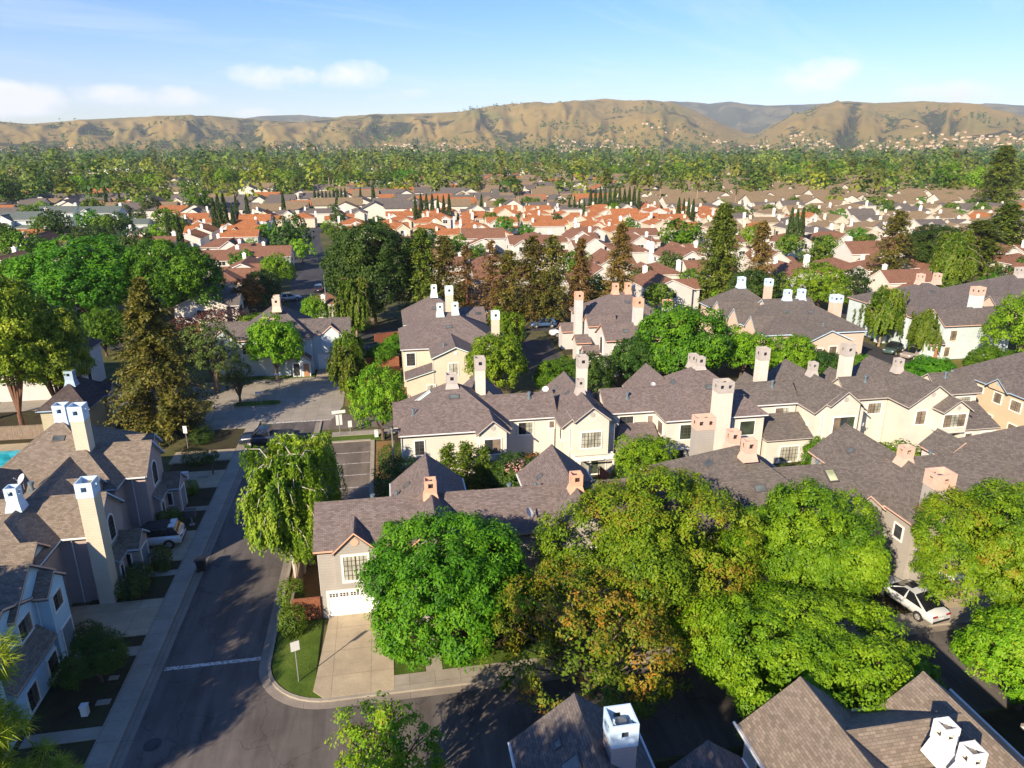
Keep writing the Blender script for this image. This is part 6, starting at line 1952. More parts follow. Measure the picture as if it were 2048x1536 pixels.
plant(PD4, 'garden_tree', 'round green garden tree before the gabled house with the wide dark window', 'tree', 40.3, 55.6, 0, .36, 3.0, sz=.42)
plant(SH4, 'hedge', 'leafy sunlit hedge filling the garden at the right of the middle row', 'hedge', 47.4, 55.0, 0, 1.15, .2, sz=1.3)
plant(SH4, 'hedge', 'yellower end of the leafy garden hedge at the right', 'hedge', 51.0, 53.6, 0, 1.0, 1.5, sz=1.35)
for i, x in enumerate((36.9, 38.4)):
    plant(SH3, 'shrub', ['clipped round shrub, left of two in the small courtyard', 'clipped round shrub, right of two in the small courtyard'][i], 'shrub', x, 56.9 + i * .3, 0, .95, i, 'clipped courtyard shrubs')
plant(SH5, 'purple_shrub', 'dark purple leaved shrub in front of the grey gabled house', 'shrub', -28.5, 127.5, 0, 1.6, .2, sz=1.3)
plant(SH5, 'purple_shrub', 'second dark purple shrub, nearer the redwood', 'shrub', -33.2, 119.0, 0, 1.2, 1.2, sz=1.3)
plant(SH4, 'hedge', 'bright clipped hedge beyond the purple shrub', 'hedge', -21.8, 126.4, 0, 1.8, .1, sz=1.1)
plant(SH4, 'hedge', 'bright hedge bank right of the tall pale lamp', 'hedge', -6.8, 122.6, 0, 1.7, .3, sz=.7)
PO = broad(70, 'lf_orange', 2.6, 6.6, 1.2, lobes=16, clumps=14, leaves=26, leaf=.28, cr=.5)
plant(PO, 'street_tree', 'orange leaved tree beside the grey gabled house', 'tree', -25.5, 136.5, 0, 1.1, .2)
plant(PD5, 'street_tree', 'dark tree between the grey house and the silver SUV', 'tree', -24.5, 144.5, 0, 1.1, 1.0)
plant(PD3, 'street_tree', 'round yellow green tree before the brown townhouses', 'tree', -23.6, 161.5, 0, .98, .7, sz=1.0)
plant(PD3, 'street_tree', 'little light green tree behind the dark roof of the junction house', 'tree', -12.8, 125.4, 0, .62, .7, sz=.7)
# the screen of redwoods behind the court
RG = 'redwoods screening the back road'
RW1 = conifer(81, 'lf_conifer', 17, 5.0, 'bark_red', 40, 8, 8, .6, .05, .15, .6, .05, 6)
RW2 = conifer(82, 'lf_redwood', 16, 4.9, 'bark_red', 38, 7, 8, .55, .22, .15, .55, .08, 5)
RW3 = conifer(83, 'lf_brown', 15.5, 4.4, 'bark_red', 36, 6, 8, .5, .38, .2, .6, .08, 4, ragged=.45)
RW4 = conifer(84, 'lf_brown', 17, 4.2, 'bark_tan', 38, 8, 8, .5, .12, .18, .7, .1, 5)
RW5 = conifer(85, 'lf_conifer', 19, 5.6, 'bark_red', 44, 9, 9, .66, .03, .12, .55, .04, 6)
for i, (p, px, ytop, s, lab) in enumerate((
    (RW1, 848, 455, 1.0, 'dense green olive redwood at the left end of the redwood screen'),
    (RW2, 893, 470, .95, 'olive redwood next to the dense one behind the tallest pale chimney'),
    (RW3, 935, 490, .95, 'browned sparse redwood right of the tallest pale chimney'),
    (RW3, 985, 480, 1.0, 'browned see through redwood in the middle of the screen'),
    (RW2, 1018, 500, .95, 'olive redwood between two browned ones'),
    (RW2, 1064, 470, 1.05, 'olive brown redwood behind the dark court'),
    (RW2, 1102, 470, 1.05, 'broad olive redwood above the white court SUV'),
    (RW4, 1158, 475, .9, 'narrow browned redwood with reddish boughs'),
    (RW4, 1235, 445, 1.1, 'tall rusty brown redwood behind the twin coral caps'),
    (RW5, 1432, 405, 1.0, 'tallest deep green redwood left of the sky blue cap'),
    (RW4, 1510, 440, 1.05, 'browned redwood right of the deep green one'))):
    gx, gy = ground_point(px, 648 if px < 1300 else 612)
    ztop = None
    lo, hi = 5, 40
    for _ in range(40):
        m = (lo + hi) / 2
        if to_picture(gx, gy, m)[1] > ytop: lo = m
        else: hi = m
    Hh = {id(RW1): 17, id(RW2): 16, id(RW3): 15.5, id(RW4): 17, id(RW5): 19}[id(p)]
    plant(p, 'redwood_tree', lab, 'redwood tree', gx, gy, 0, s, i * 1.7, RG, sz=lo / Hh)
# tall conifers on the right
for i, (p, px, py, ytop, s, lab) in enumerate((
    (RW2, 1775, 575, 420, 1.25, 'feathery olive conifer between the white gabled houses on the right'),
    (RW1, 1945, 545, 440, 1.9, 'massive layered conifer at the right edge behind the pale blue house'),
    (RW1, 2000, 520, 405, 1.9, 'second massive conifer cut by the right edge'),
    (RW5, 1985, 430, 290, 2.0, 'tallest dark conifer on the skyline at the right'),
    (RW1, 1640, 380, 318, 1.5, 'dark layered conifer on the right of the far tan roofs'))):
    gx, gy = ground_point(px, py)
    lo, hi = 5, 60
    for _ in range(40):
        m = (lo + hi) / 2
        if to_picture(gx, gy, m)[1] > ytop: lo = m
        else: hi = m
    Hh = {id(RW1): 17, id(RW2): 16, id(RW5): 19}[id(p)]
    plant(p, 'conifer_tree', lab, 'conifer', gx, gy, 0, s, i * 1.3, 'tall conifers on the right', sz=lo / Hh)
gx, gy = ground_point(1855, 560)
plant(PD2, 'shade_tree', 'wide dark green tree left of the massive layered conifers', 'tree', gx, gy, 0, .95, 1.7, sz=.72)
gx, gy = ground_point(1900, 590)
plant(PW2, 'willow_tree', 'soft green drooping tree in front of the massive conifer', 'willow', gx, gy, 0, 1.5, 1.7)
# ------------------------------------------------------------------ the neighbourhood beyond
def at_top(px, ybase, ytop):
    x, y = ground_point(px, ybase)
    lo, hi = 1, 80
    for _ in range(40):
        m = (lo + hi) / 2
        if to_picture(x, y, m)[1] > ytop: lo = m
        else: hi = m
    return x, y, lo

rnd = random.Random(5)
def far_house(kind, wall, trim, roof, v, rich=True):
    """one prototype of a small house, front to the south; returns its Empty"""
    name = {'brown': 'brown_roofed_house', 'orange': 'tile_roofed_house', 'tan': 'tan_roofed_house', 'teal': 'grey_roofed_house', 'slate': 'grey_roofed_house'}[kind]
    h = House(name, name, (0, 0), wall, trim, roof, 'house')
    p = .75
    if v == 0:      # long ridge, front gable on the left
        h.wing(-6.5, 6.5, -4.6, 4.6, 5.2, 7.6, 'x'); h.wing(-5.8, -.6, -6.4, 0, 5.0, 7.0, 'y'); h.shed(-.5, 6.2, -6.2, -4.3, 2.7, 3.6, 'S')
        wins = [('S', -6.1, -4.2, -2.2, 3.2, 4.6), ('S', -4.3, 2, 3.6, 3.9, 4.9), ('W', -6.2, -1, .6, 3.2, 4.4)]; ch = (5.2, 6.0, .8, 1.6, 4, 8.4)
    elif v == 1:    # hipped, small gable over an arched window
        h.wing(-5.6, 5.6, -5.4, 5.4, 5.0, 7.6, 'x', 1, 1); h.wing(-1.2, 4.2, -6.6, -1, 4.9, 6.7, 'y'); h.wing(-5.4, -1, -7.6, -3, 2.6, 4.2, 'y', 1, 1)
        wins = [('S', -6.3, .6, 2.4, 2.9, 4.7), ('S', -5.1, -4, -2.6, 3.3, 4.5), ('W', -5.3, -2, -.6, 3.2, 4.4)]; ch = (-5.9, -5.1, .4, 1.4, 0, 8.0)
    elif v == 2:    # steep front gable, catslide side
        h.wing(-3.6, 4.2, -6.4, 6.4, 5.2, 8.3, 'y'); h.wing(-7.2, -2.4, -3, 5, 3.6, 5.6, 'x'); h.wing(3, 6.8, -4.6, 4.4, 4.8, 6.8, 'x')
        wins = [('S', -6.1, -.8, 1.4, 3.2, 4.8), ('S', -2.7, -5.8, -4.4, 1, 2.4), ('S', -4.3, 4.6, 6, 3, 4.3)]; ch = (4.7, 5.5, 1.2, 2.0, 3, 8.6)
    else:           # crossed gables with a low garage
        h.wing(-6, 5, -4, 5, 5.0, 7.4, 'x', 1, 0); h.wing(-.4, 5.4, -6.8, 2, 5.0, 7.5, 'y'); h.wing(-6.6, -.8, -7.6, -2, 2.7, 4.6, 'y')
        wins = [('S', -6.5, 1.6, 3.6, 3.2, 4.7), ('W', -5.7, 0, 1.6, 3.2, 4.4)]; ch = (-2.2, -1.4, 1.8, 2.6, 5.5, 8.4)
    st = MB(); st.box(*ch); x0, x1, y0, y1, z0, z1 = ch
    st.box(x0 - .1, x1 + .1, y0 - .1, y1 + .1, z1 + .003, z1 + .16); st.box(x0 + .2, x1 - .2, y0 + .2, y1 - .2, z1 + .165, z1 + .42)
    st.build('chimney', h.trim if wall != 'brightwhite' else M['t_white'], h.root)
    if rich:
        for (f, near, a0, a1, z0, z1) in wins:
            pl = h.plane(f, (a0 + a1) / 2, (z0 + z1) / 2, near)
            w = MB()
            h._fbox(w, f, pl, a0 - .12, a1 + .12, z0 - .12, z1 + .12, 0, .05, 0)
            h._fbox(w, f, pl, a0, (a0 + a1) / 2 - .04, z0, z1, .05, .056, 1); h._fbox(w, f, pl, (a0 + a1) / 2 + .04, a1, z0, z1, .05, .056, 1)
            w.build('window', [M['t_white'], M['glass_dark']], h.root)
        if v in (1, 3):
            g = MB(); yy = -7.33 if v == 3 else -7.33
            g.box(-4.9, -1.9, yy - .03, yy + .02, .05, 2.2); g.build('garage_door', M['garage'], h.root)
    h.panel(1.5, 2.2, 1.1, .8, 'skylight', 'skylight_bright', .12, 'white') if False else None
    h.finish()
    for c in h.root.children:
        if c.name.startswith('roof') and rnd.random() < .55:
            pass
    return h.root

def solar(h_root, v):
    pass

PAL = dict(brown=[('brightwhite', 'white', 'brown'), ('white', 'white', 'brown')], orange=[('brightwhite', 'white', 'orange'), ('cream', 'cream', 'orange'), ('cream', 'white', 'orange')],
           tan=[('cream', 'white', 'olive'), ('cream', 'cream', 'olive'), ('white', 'white', 'grey')], teal=[('paleblue', 'white', 'teal'), ('palegrey', 'white', 'grey')],
           slate=[('cream', 'white', 'slate'), ('white', 'white', 'grey')])
PROTO, fresh = {}, set()
def get_proto(kind, i, v, rich):
    k = (kind, i, v, rich)
    if k not in PROTO:
        PROTO[k] = far_house(kind, *PAL[kind][i], v, rich)
        fresh.add(k)
    return k
CNT = {}
WORDS = dict(brown='brown roofed white house', orange='orange tiled house', tan='tan roofed house', teal='grey green roofed house', slate='grey roofed house')
placed = []
def put_house(kind, x, y, rz, i=None, v=None, s=1.0, label=None, rich=True, group=None):
    i = rnd.randrange(len(PAL[kind])) if i is None else i
    v = rnd.randrange(4) if v is None else v
    k = get_proto(kind, i, v, rich)
    o = PROTO[k]
    if k in fresh: fresh.discard(k)
    else: o = copy_tree(PROTO[k])
    o.location = (x, y, 0); o.rotation_euler = (0, 0, R(rz)); o.scale = (s, s, s * .82)
    px, py = to_picture(x, y, 5)
    placed.append([o, kind, px, py, label, i, v])
    o['group'] = group or {'brown': 'brown roofed houses beyond the redwoods', 'orange': 'orange tiled houses in the middle distance', 'tan': 'tan roofed houses on the right', 'teal': 'grey green roofed houses at the left', 'slate': 'grey roofed houses in the distance'}[kind]
    return o

# nearest ones by survey
HAND = [  # px, py (of the eaves), kind, rotation, variant, scale, label
    (415, 590, 'slate', 90, 0, 1.15, 'grey gabled house with dark roof and white trim behind the purple shrubs'),
    (455, 548, 'brown', 90, 3, 1.1, 'brown roofed townhouse with white front gable behind the grey gabled house'),
    (492, 527, 'brown', 90, 0, 1.1, 'brown roofed townhouse with stepped white gables left of the street'),
    (535, 503, 'brown', 90, 2, 1.1, 'brown roofed townhouse at the far end of the row left of the street'),
    (425, 512, 'brown', 0, 0, 1.2, 'long brown roof with two skylights behind the paired cypresses'),
    (448, 484, 'brown', 0, 3, 1.15, 'brown roof with one dark slope behind the long skylit roof'),
    (655, 578, 'brown', 90, 1, .8, 'small brown roofed white house right of the tall pale lamp'),
    (295, 492, 'brown', 0, 0, 1.4, 'long flat brown roof above the huge bright green tree'),
    (20, 520, 'brown', 90, 0, 1.2, 'brown roofed white gabled house at the left edge, upper one'),
    (15, 560, 'brown', 90, 2, 1.15, 'brown roofed house at the left edge just above the pine'),
    (85, 495, 'brown', 0, 1, 1.1, 'brown roof peeping left of the huge green tree'),
    (50, 440, 'teal', 0, 0, 1.5, 'grey green roof with a row of skylights at the left'),
    (115, 425, 'teal', 0, 0, 1.4, 'second grey green roof behind the one with skylights'),
    (205, 425, 'teal', 0, 0, 1.4, 'grey green roof left of the lone dark cypress'),
    (1320, 560, 'brown', 90, 0, 1.15, 'brown roofed house with big white chimney block behind the dark red fence'),
    (1350, 502, 'brown', 0, 1, 1.25, 'brown hipped house with two white chimneys behind the rusty redwood'),
    (1585, 537, 'brown', 90, 0, 1.1, 'brown townhouse with white parapet behind the browned redwood'),
    (1665, 530, 'brown', 0, 1, 1.25, 'brown hipped house with white chimney left of the feathery conifer'),
    (1575, 475, 'brown', 0, 1, 1.2, 'brown hipped white house beside the three tall cypresses'),
    (1650, 470, 'brown', 0, 3, 1.15, 'brown roofed cream house right of the three tall cypresses'),
    (1735, 500, 'brown', 90, 2, 1.25, 'large white gabled house left of the feathery conifer'),
    (1800, 486, 'brown', 90, 2, 1.15, 'red brown gabled white house behind the feathery conifer'),
    (1170, 458, 'brown', 0, 3, 1.1, 'brown roof with white gable in the middle, below the orange tiles'),
    (1275, 462, 'brown', 0, 0, 1.1, 'brown roof split by a white ridge, below the orange tiles'),
    (965, 470, 'brown', 90, 2, 1.2, 'white gabled house behind the browned redwoods'),
    (1060, 480, 'brown', 0, 0, 1.2, 'brown roofed white house behind the olive redwoods'),
    (1000, 545, 'brown', 90, 2, 1.1, 'white gable glimpsed low between the browned redwoods'),
    (290, 455, 'slate', 0, 1, 1.0, 'pale house with a tower gable beside the dark round trees'),
    (375, 400, 'slate', 0, 0, 1.3, 'white walled house with solar panels behind the paired cypresses'),
]
for (px, py, kind, rz, v, s, lab) in HAND:
    x, y = ground_point(px, py, 5.0)
    i = 0
    if lab.startswith('grey gabled'): i = 1
    put_house(kind, x, y, rz, i, v, s * .86, lab)
spots = [(o.location.x, o.location.y) for o, *_ in placed]
bigs = [(-2.8, 126.5, 8), (-50, 131, 12), (-36, 131, 10), (-62, 136, 8)]
def free(x, y, d):
    return all((x - a) ** 2 + (y - b) ** 2 > d * d for a, b in spots)
rows = [133, 150, 167, 184, 201, 218, 235, 252, 269, 286, 303, 320]
def road_x(y): return -14.5 - .105 * max(0, min(y, 270) - 140)
for ri, y0 in enumerate(rows):
    x = -y0 * 0.62 - 20
    while x < y0 * 1.08 + 15:
        xx, yy = x + rnd.uniform(-1.2, 1.2), y0 + rnd.uniform(-2.5, 2.5)
        x += rnd.uniform(11.6, 15.0)
        px, py = to_picture(xx, yy, 5)
        if not (-30 < px < 2075) or len(placed) >= 298: continue
        if abs(xx - road_x(yy)) < 12 and yy < 300: continue
        if not free(xx, yy, 11): continue
        if any((xx - a) ** 2 + (yy - b) ** 2 < (c + 4) ** 2 for a, b, c in bigs): continue
        if px < 330 and yy > 215 and rnd.random() < .55: continue
        if yy < 200 and rnd.random() < .18: continue
        if rnd.random() < (.11 if px > 380 else .35): continue
        if yy < 230: kind = 'brown'
        elif px < 360: kind = rnd.choice(['teal', 'brown', 'slate', 'orange'])
        elif px < 1490: kind = 'orange' if yy < 318 else rnd.choice(['slate', 'slate', 'orange'])
        else: kind = 'tan' if rnd.random() < .93 else 'orange'
        if px > 1420 and yy > 205: kind = 'tan' if rnd.random() < .94 else 'orange'
        put_house(kind, xx, yy, rnd.choice([0, 0, 0, 90, -90, 180]), s=rnd.uniform(.84, .95), rich=yy < 300)
        spots.append((xx, yy))
# houses for which the survey gives no words of their own are told apart by row and place
def place_words(px):
    t = px / 2048
    return ('at the far left' if t < .15 else 'left of centre' if t < .4 else 'near the centre' if t < .6 else 'right of centre' if t < .82 else 'at the far right')
auto = [q for q in placed if q[4] is None]
bands = {}
for q in placed:
    if q[4] is None:
        b = (q[1], int((q[0].location.y - 125) // 19))
        bands.setdefault(b, []).append(q)
ORD = 'first second third fourth fifth sixth seventh eighth ninth tenth eleventh twelfth thirteenth fourteenth fifteenth sixteenth seventeenth eighteenth nineteenth twentieth'.split()
BANDW = {}
for kind in WORDS:
    bs = sorted(b[1] for b in bands if b[0] == kind)
    for n, b in enumerate(bs): BANDW[(kind, b)] = n
VW = ['long ridge', 'hipped roof', 'steep gable', 'crossed gables']
for b, L in bands.items():
    L.sort(key=lambda q: q[2])
    for n, q in enumerate(L):
        r = BANDW[b]
        rw = 'nearest' if r == 0 else ORD[min(r, 19)] + ' nearest'
        q[0]['label'] = '%s, %s, %s from left, %s such row' % (WORDS[b[0]], VW[q[6]], ORD[min(n, 19)], rw)
for q in placed:
    if q[4]: q[0]['label'] = q[4]

# farther houses, too many and too small to tell apart: one mass
fh = MB()
def tiny_house(mb, x, y, z, w, d, h, a, m):
    ca, sa = math.cos(a), math.sin(a)
    T = lambda u, v, k: (x + u * ca - v * sa, y + u * sa + v * ca, z + k)
    w /= 2; d /= 2; e = h * .62
    mb.poly([T(-w, -d, -3), T(w, -d, -3), T(w, -d, e), T(-w, -d, e)], 0); mb.poly([T(w, d, -3), T(-w, d, -3), T(-w, d, e), T(w, d, e)], 0)
    mb.poly([T(w, -d, -3), T(w, d, -3), T(w, d, e), T(w, 0, h), T(w, -d, e)], 0); mb.poly([T(-w, d, -3), T(-w, -d, -3), T(-w, -d, e), T(-w, 0, h), T(-w, d, e)], 0)
    mb.poly([T(-w * 1.08, -d * 1.1, e - .1), T(w * 1.08, -d * 1.1, e - .1), T(w * 1.08, 0, h + .1), T(-w * 1.08, 0, h + .1)], m)
    mb.poly([T(w * 1.08, d * 1.1, e - .1), T(-w * 1.08, d * 1.1, e - .1), T(-w * 1.08, 0, h + .1), T(w * 1.08, 0, h + .1)], m)
y0 = 338
while y0 < 2300:
    x = -y0 * .62 - 30
    dens = .9 if y0 < 700 else .5
    while x < y0 * 1.1 + 20:
        xx, yy = x + rnd.uniform(-3, 3), y0 + rnd.uniform(-6, 6)
        x += 12.5 if y0 < 650 else 24
        px, py = to_picture(xx, yy, 5)
        if not (-30 < px < 2080): continue
        if px < 700 and yy > 420 and rnd.random() < .75: continue
        if rnd.random() > dens: continue
        m = 1 if (px > 1250 or rnd.random() < .35) else (2 if rnd.random() < .22 else 3)
        tiny_house(fh, xx, yy, 0, rnd.uniform(10, 15), rnd.uniform(9, 12), rnd.uniform(6, 8), rnd.choice([0, 0, math.pi / 2]), m)
    y0 *= 1.05
for i in range(10):
    x, y = ground_point(905 + i * 14 + rnd.uniform(-5, 5), 352 + (i % 3) * 4, 5)
    tiny_house(fh, x, y, 0, 18, 12, 8, rnd.choice([0, 1.57]), 2)
tag(fh.build('far_houses', [M['w_white'], M['roof_olive'], M['roof_orange'], M['roof_grey']]), 'small pale houses scattered through the far woods of the valley', 'houses', kind='stuff')

# low commercial buildings on the left skyline and pale blocks on the right
def slab_building(px0, px1, py, ptop, depth, label, wall='cream', roofm='t_grey'):
    x0, y0 = ground_point(px0, py); x1, y1 = ground_point(px1, py)
    lo = at_top((px0 + px1) / 2, py, ptop)[2]
    L = math.hypot(x1 - x0, y1 - y0); a = math.atan2(y1 - y0, x1 - x0)
    t = thing('flat_roofed_building', label, 'building', (x0, y0, 0), 'flat roofed buildings in the distance', a)
    b = MB(); b.box(0, L, 0, depth, -.2, lo)
    o = b.build('wall', M['w_' + wall]); o.parent = t
    b = MB(); b.box(-.4, L + .4, -.4, depth + .4, lo + .003, lo + .5); b.box(L * .3, L * .36, depth * .4, depth * .6, lo + .5, lo + 2); b.box(L * .7, L * .74, depth * .4, depth * .6, lo + .5, lo + 2)
    o = b.build('roof', M[roofm]); o.parent = t
    b = MB()
    n = max(3, int(L / 7))
    for i in range(n): b.box(L * (i + .2) / n, L * (i + .8) / n, -.06, 0.0, lo * .35, lo * .7)
    o = b.build('window_band', M['glass_brown']); o.parent = t
    return t
slab_building(-10, 240, 358, 347, 90, 'long low white commercial building on the left, nearest the trees', 'white', 't_cream')
slab_building(20, 330, 350, 341, 60, 'long low pale warehouse behind the commercial building on the left', 'brightwhite', 't_white')
slab_building(432, 520, 347, 338, 40, 'small white flat roofed building right of the warehouses', 'brightwhite', 't_bluegrey')
slab_building(672, 780, 382, 368, 20, 'low flat roofed school building behind the cypress row', 'white', 't_white')
slab_building(835, 905, 374, 363, 24, 'low brown walled building right of the school building', 'beige', 't_white')
slab_building(1868, 1935, 298, 290, 60, 'pale institutional block standing before the hills at the right', 'brightwhite', 't_white')
slab_building(385, 425, 397, 380, 18, 'orange roofed yellow building among the trees on the left', 'yellow', 'roof_orange')

# ---- middle distance trees: individuals up to the tiled roofs
FB = [broad(100 + i, m, 3.6, 7.4, 1.0, lobes=13, clumps=11, leaves=14, leaf=.55, cr=.75, gap=.12, limbs=3) for i, m in enumerate(('lf_green', 'lf_deep', 'lf_lime', 'lf_hedge', 'lf_dusty', 'lf_willow'))]
FC = [cypress(120 + i, H=11, Rb=1.0, n=1100, leaf=.62) for i in range(3)]
FP = [palm(130 + i, 10) for i in range(2)]
FK = [conifer(140, 'lf_conifer', 14, 3.6, 'bark_red', 20, 6, 5, 1.2, .05, .15, .6, .06, 3), conifer(141, 'lf_redwood', 13, 3.2, 'bark_red', 20, 6, 5, 1.1, .1, .2, .6, .06, 3)]
CY = [(217, 431, 376, 1, 0), (243, 420, 382, 1, 0), (347, 524, 431, 1, 0), (369, 536, 434, 1, 0), (434, 474, 392, 1, 0), (444, 474, 388, 1, 0), (455, 474, 386, 1, 0), (470, 474, 410, 1, 0), (476, 446, 388, 1, 0), (498, 448, 390, 1, 0), (570, 444, 378, 1, 0),
      (632, 424, 378, 9, 7.6), (723, 418, 372, 1, 0), (748, 418, 366, 1, 0), (832, 444, 388, 7, 11.2), (890, 396, 368, 7, 8.5), (963, 436, 390, 1, 0), (1138, 436, 394, 4, 10), (1180, 432, 374, 11, 9.6), (1355, 454, 397, 4, 9.5), (1574, 512, 418, 3, 11), (1700, 398, 372, 1, 0)]
CYW = ['single', 'pair of', 'group of']
ci = 0
for (px, yb, yt, n, dx) in CY:
    for k in range(n):
        x, y, hh = at_top(px + k * dx, yb, yt + rnd.uniform(-3, 4))
        if n == 1: lab = 'dark columnar cypress %s' % {217: 'standing alone above the grey green roofs', 243: 'short, right of the lone one on the left', 347: 'left one of the close pair over the long brown roof', 369: 'right one of the close pair over the long brown roof', 434: 'first of the clump left of centre', 444: 'second of the clump left of centre', 455: 'third and tallest of the clump left of centre', 470: 'short one at the right of the clump', 476: 'slim one behind the clump left of centre', 498: 'slim one right of the clump left of centre', 570: 'alone among the orange tiles', 723: 'just right of the long cypress row', 748: 'second to the right of the long cypress row', 963: 'alone over the tiled roofs near the centre', 1700: 'tiny one among the tan roofs'}[px]
        else: lab = 'cypress, %s from left in the row %s' % (ORD[k], {632: 'over the grey roofs left of centre', 832: 'of spaced trees right of the big dark tree', 890: 'far behind the spaced ones', 1138: 'of four short ones right of centre', 1180: 'standing close like a wall right of centre', 1355: 'clumped over the round green tree', 1574: 'of tall ones beside the brown hipped house'}[px])
        plant(FC[ci % 3], 'cypress_tree', lab, 'cypress', x, y, 0, hh / 11 * rnd.uniform(.85, 1.05), rnd.uniform(0, 6), 'columnar cypresses among the roofs', sz=hh / 11)
        ci += 1
PM = [(419, 410, 350), (660, 392, 338), (668, 392, 344), (1037, 432, 372), (1190, 372, 330), (1318, 424, 356), (1392, 424, 360), (1469, 424, 374), (1060, 388, 352), (540, 392, 352), (876, 350, 322), (1510, 350, 318)]
for k, (px, yb, yt) in enumerate(PM):
    x, y, hh = at_top(px, yb, yt)
    plant(FP[k % 2], 'palm_tree', 'shaggy palm, %s from the left over the far roofs' % ORD[[q[0] for q in sorted(PM)].index(px)], 'palm', x, y, 0, hh / 11.2 * .8, k * 1.1, 'palms over the roofs', sz=hh / 11.2)
HT = [(588, 520, 432, 1, 1.5, 'dark leafy tree at the end of the brown house street'), (606, 528, 478, 2, .9, 'light green street tree before the dark leafy one'), (1362, 512, 442, 0, 1.7, 'round green tree right of centre under the clumped cypresses'), (245, 480, 425, 1, 1.3, 'dark round tree left of the lone towered house'), (120, 500, 420, 1, 1.4, 'dark tree over the brown roofs at the left'),
      (400, 440, 375, 0, 1.2, 'green tree behind the paired cypresses'), (355, 470, 430, 2, .9, 'light green tree between the paired cypresses'), (20, 430, 350, 1, 1.8, 'dark tall tree mass at the left edge'), (95, 410, 352, 1, 1.6, 'dark tree left of the parking lamps'), (205, 395, 350, 2, 1.5, 'yellow green tree on the left above the grey green roofs'), (165, 395, 352, 2, 1.4, 'second yellow green tree beside it on the left'),
      (1630, 510, 475, 1, .9, 'round dark green tree among the brown roofs on the right'), (1685, 505, 480, 3, .8, 'low round tree before the brown roofs on the right'), (1885, 400, 330, 0, 2.0, 'bright green tall tree on the right skyline'), (1950, 395, 335, 2, 1.9, 'lime green tall tree right of the bright one'), (1780, 392, 352, 0, 1.4, 'green tree left of the bright pair on the right')]
for k, (px, yb, yt, v, s, lab) in enumerate(HT):
    x, y, hh = at_top(px, yb, yt)
    plant(FB[v], 'leafy_tree', lab, 'tree', x, y, 0, max(hh / 7.4 * .8, s), k * .8, 'leafy trees among the roofs', sz=hh / 7.4)
STW = dict((('b', 'bright street tree, %s from left, behind the far left roofs'), ('c', 'bright street tree, %s from left, above the far grey roofs'), ('d', 'bright street tree, %s from left, right of centre on the far avenue'), ('e', 'bright street tree, %s from left, far right avenue')))
for key, a_, b_, st, yb, yt in (('b', 120, 330, 26, 392, 352), ('c', 425, 830, 23, 378, 340), ('d', 1230, 1430, 20, 362, 330), ('e', 1560, 1800, 24, 362, 326)):
    k = 0
    while a_ < b_:
        x, y, hh = at_top(a_, yb + rnd.uniform(-3, 3), yt + rnd.uniform(-4, 5))
        plant(FB[rnd.choice([2, 2, 0, 5])], 'avenue_tree', STW[key] % ORD[min(k, 19)], 'tree', x, y, 0, hh / 7.4 * rnd.uniform(.75, 1.0), rnd.uniform(0, 6), 'bright street trees along the far avenue', sz=hh / 7.4)
        a_ += st * rnd.uniform(.8, 1.2); k += 1
nt_ = len(HT)
TW = ['bright green', 'dark green', 'yellow green', 'mid green', 'dusty olive', 'soft green']
for ri, y0 in enumerate((128, 143, 162, 181, 200, 219, 238, 257, 276, 296, 316, 338, 360)):
    x = -y0 * .62 - 15
    n_row = 0
    cnt = {}
    while x < y0 * 1.08 + 10:
        xx, yy = x + rnd.uniform(-5, 5), y0 + rnd.uniform(-3.5, 3.5)
        x += rnd.uniform(8, 17)
        px, py = to_picture(xx, yy, 3)
        if not (-20 < px < 2070) or nt_ >= 298: continue
        if not free(xx, yy, 8.2) or (abs(xx - road_x(yy)) < 6.5 and yy < 300): continue
        v = rnd.choice([0, 0, 1, 1, 2, 3, 3, 4, 5])
        s = rnd.uniform(.5, 1.05) * (1.35 if px < 360 else 1.0)
        cnt[v] = cnt.get(v, 0) + 1
        plant(FB[v], 'leafy_tree', '%s garden tree, %s such from left, %s row past the back road' % (TW[v], ORD[min(cnt[v] - 1, 19)], ORD[ri]), 'tree', xx, yy, 0, s, rnd.uniform(0, 6), 'leafy trees among the roofs')
        nt_ += 1
for k, (px, yb, yt, s) in enumerate(((1212, 395, 338, 1.5), (1295, 395, 345, 1.4), (1268, 392, 348, 1.2), (790, 372, 335, 1.6), (805, 372, 340, 1.3), (700, 352, 322, 1.6), (300, 380, 340, 1.6), (285, 380, 345, 1.3), (1480, 352, 318, 1.8), (1545, 372, 340, 1.3), (1700, 366, 318, 2.0), (1760, 360, 325, 1.8), (1835, 360, 312, 2.0), (1905, 352, 300, 2.2), (2035, 400, 322, 2.0))):
    x, y, hh = at_top(px, yb, yt)
    plant(FK[k % 2], 'conifer_tree', 'dark conifer, %s from the left on the far tree line' % ORD[sorted([1212, 1295, 1268, 790, 805, 700, 300, 285, 1480, 1545, 1700, 1760, 1835, 1905, 2035]).index(px)], 'conifer', x, y, 0, s, k * 1.3, 'far conifers', sz=hh / 13.5)

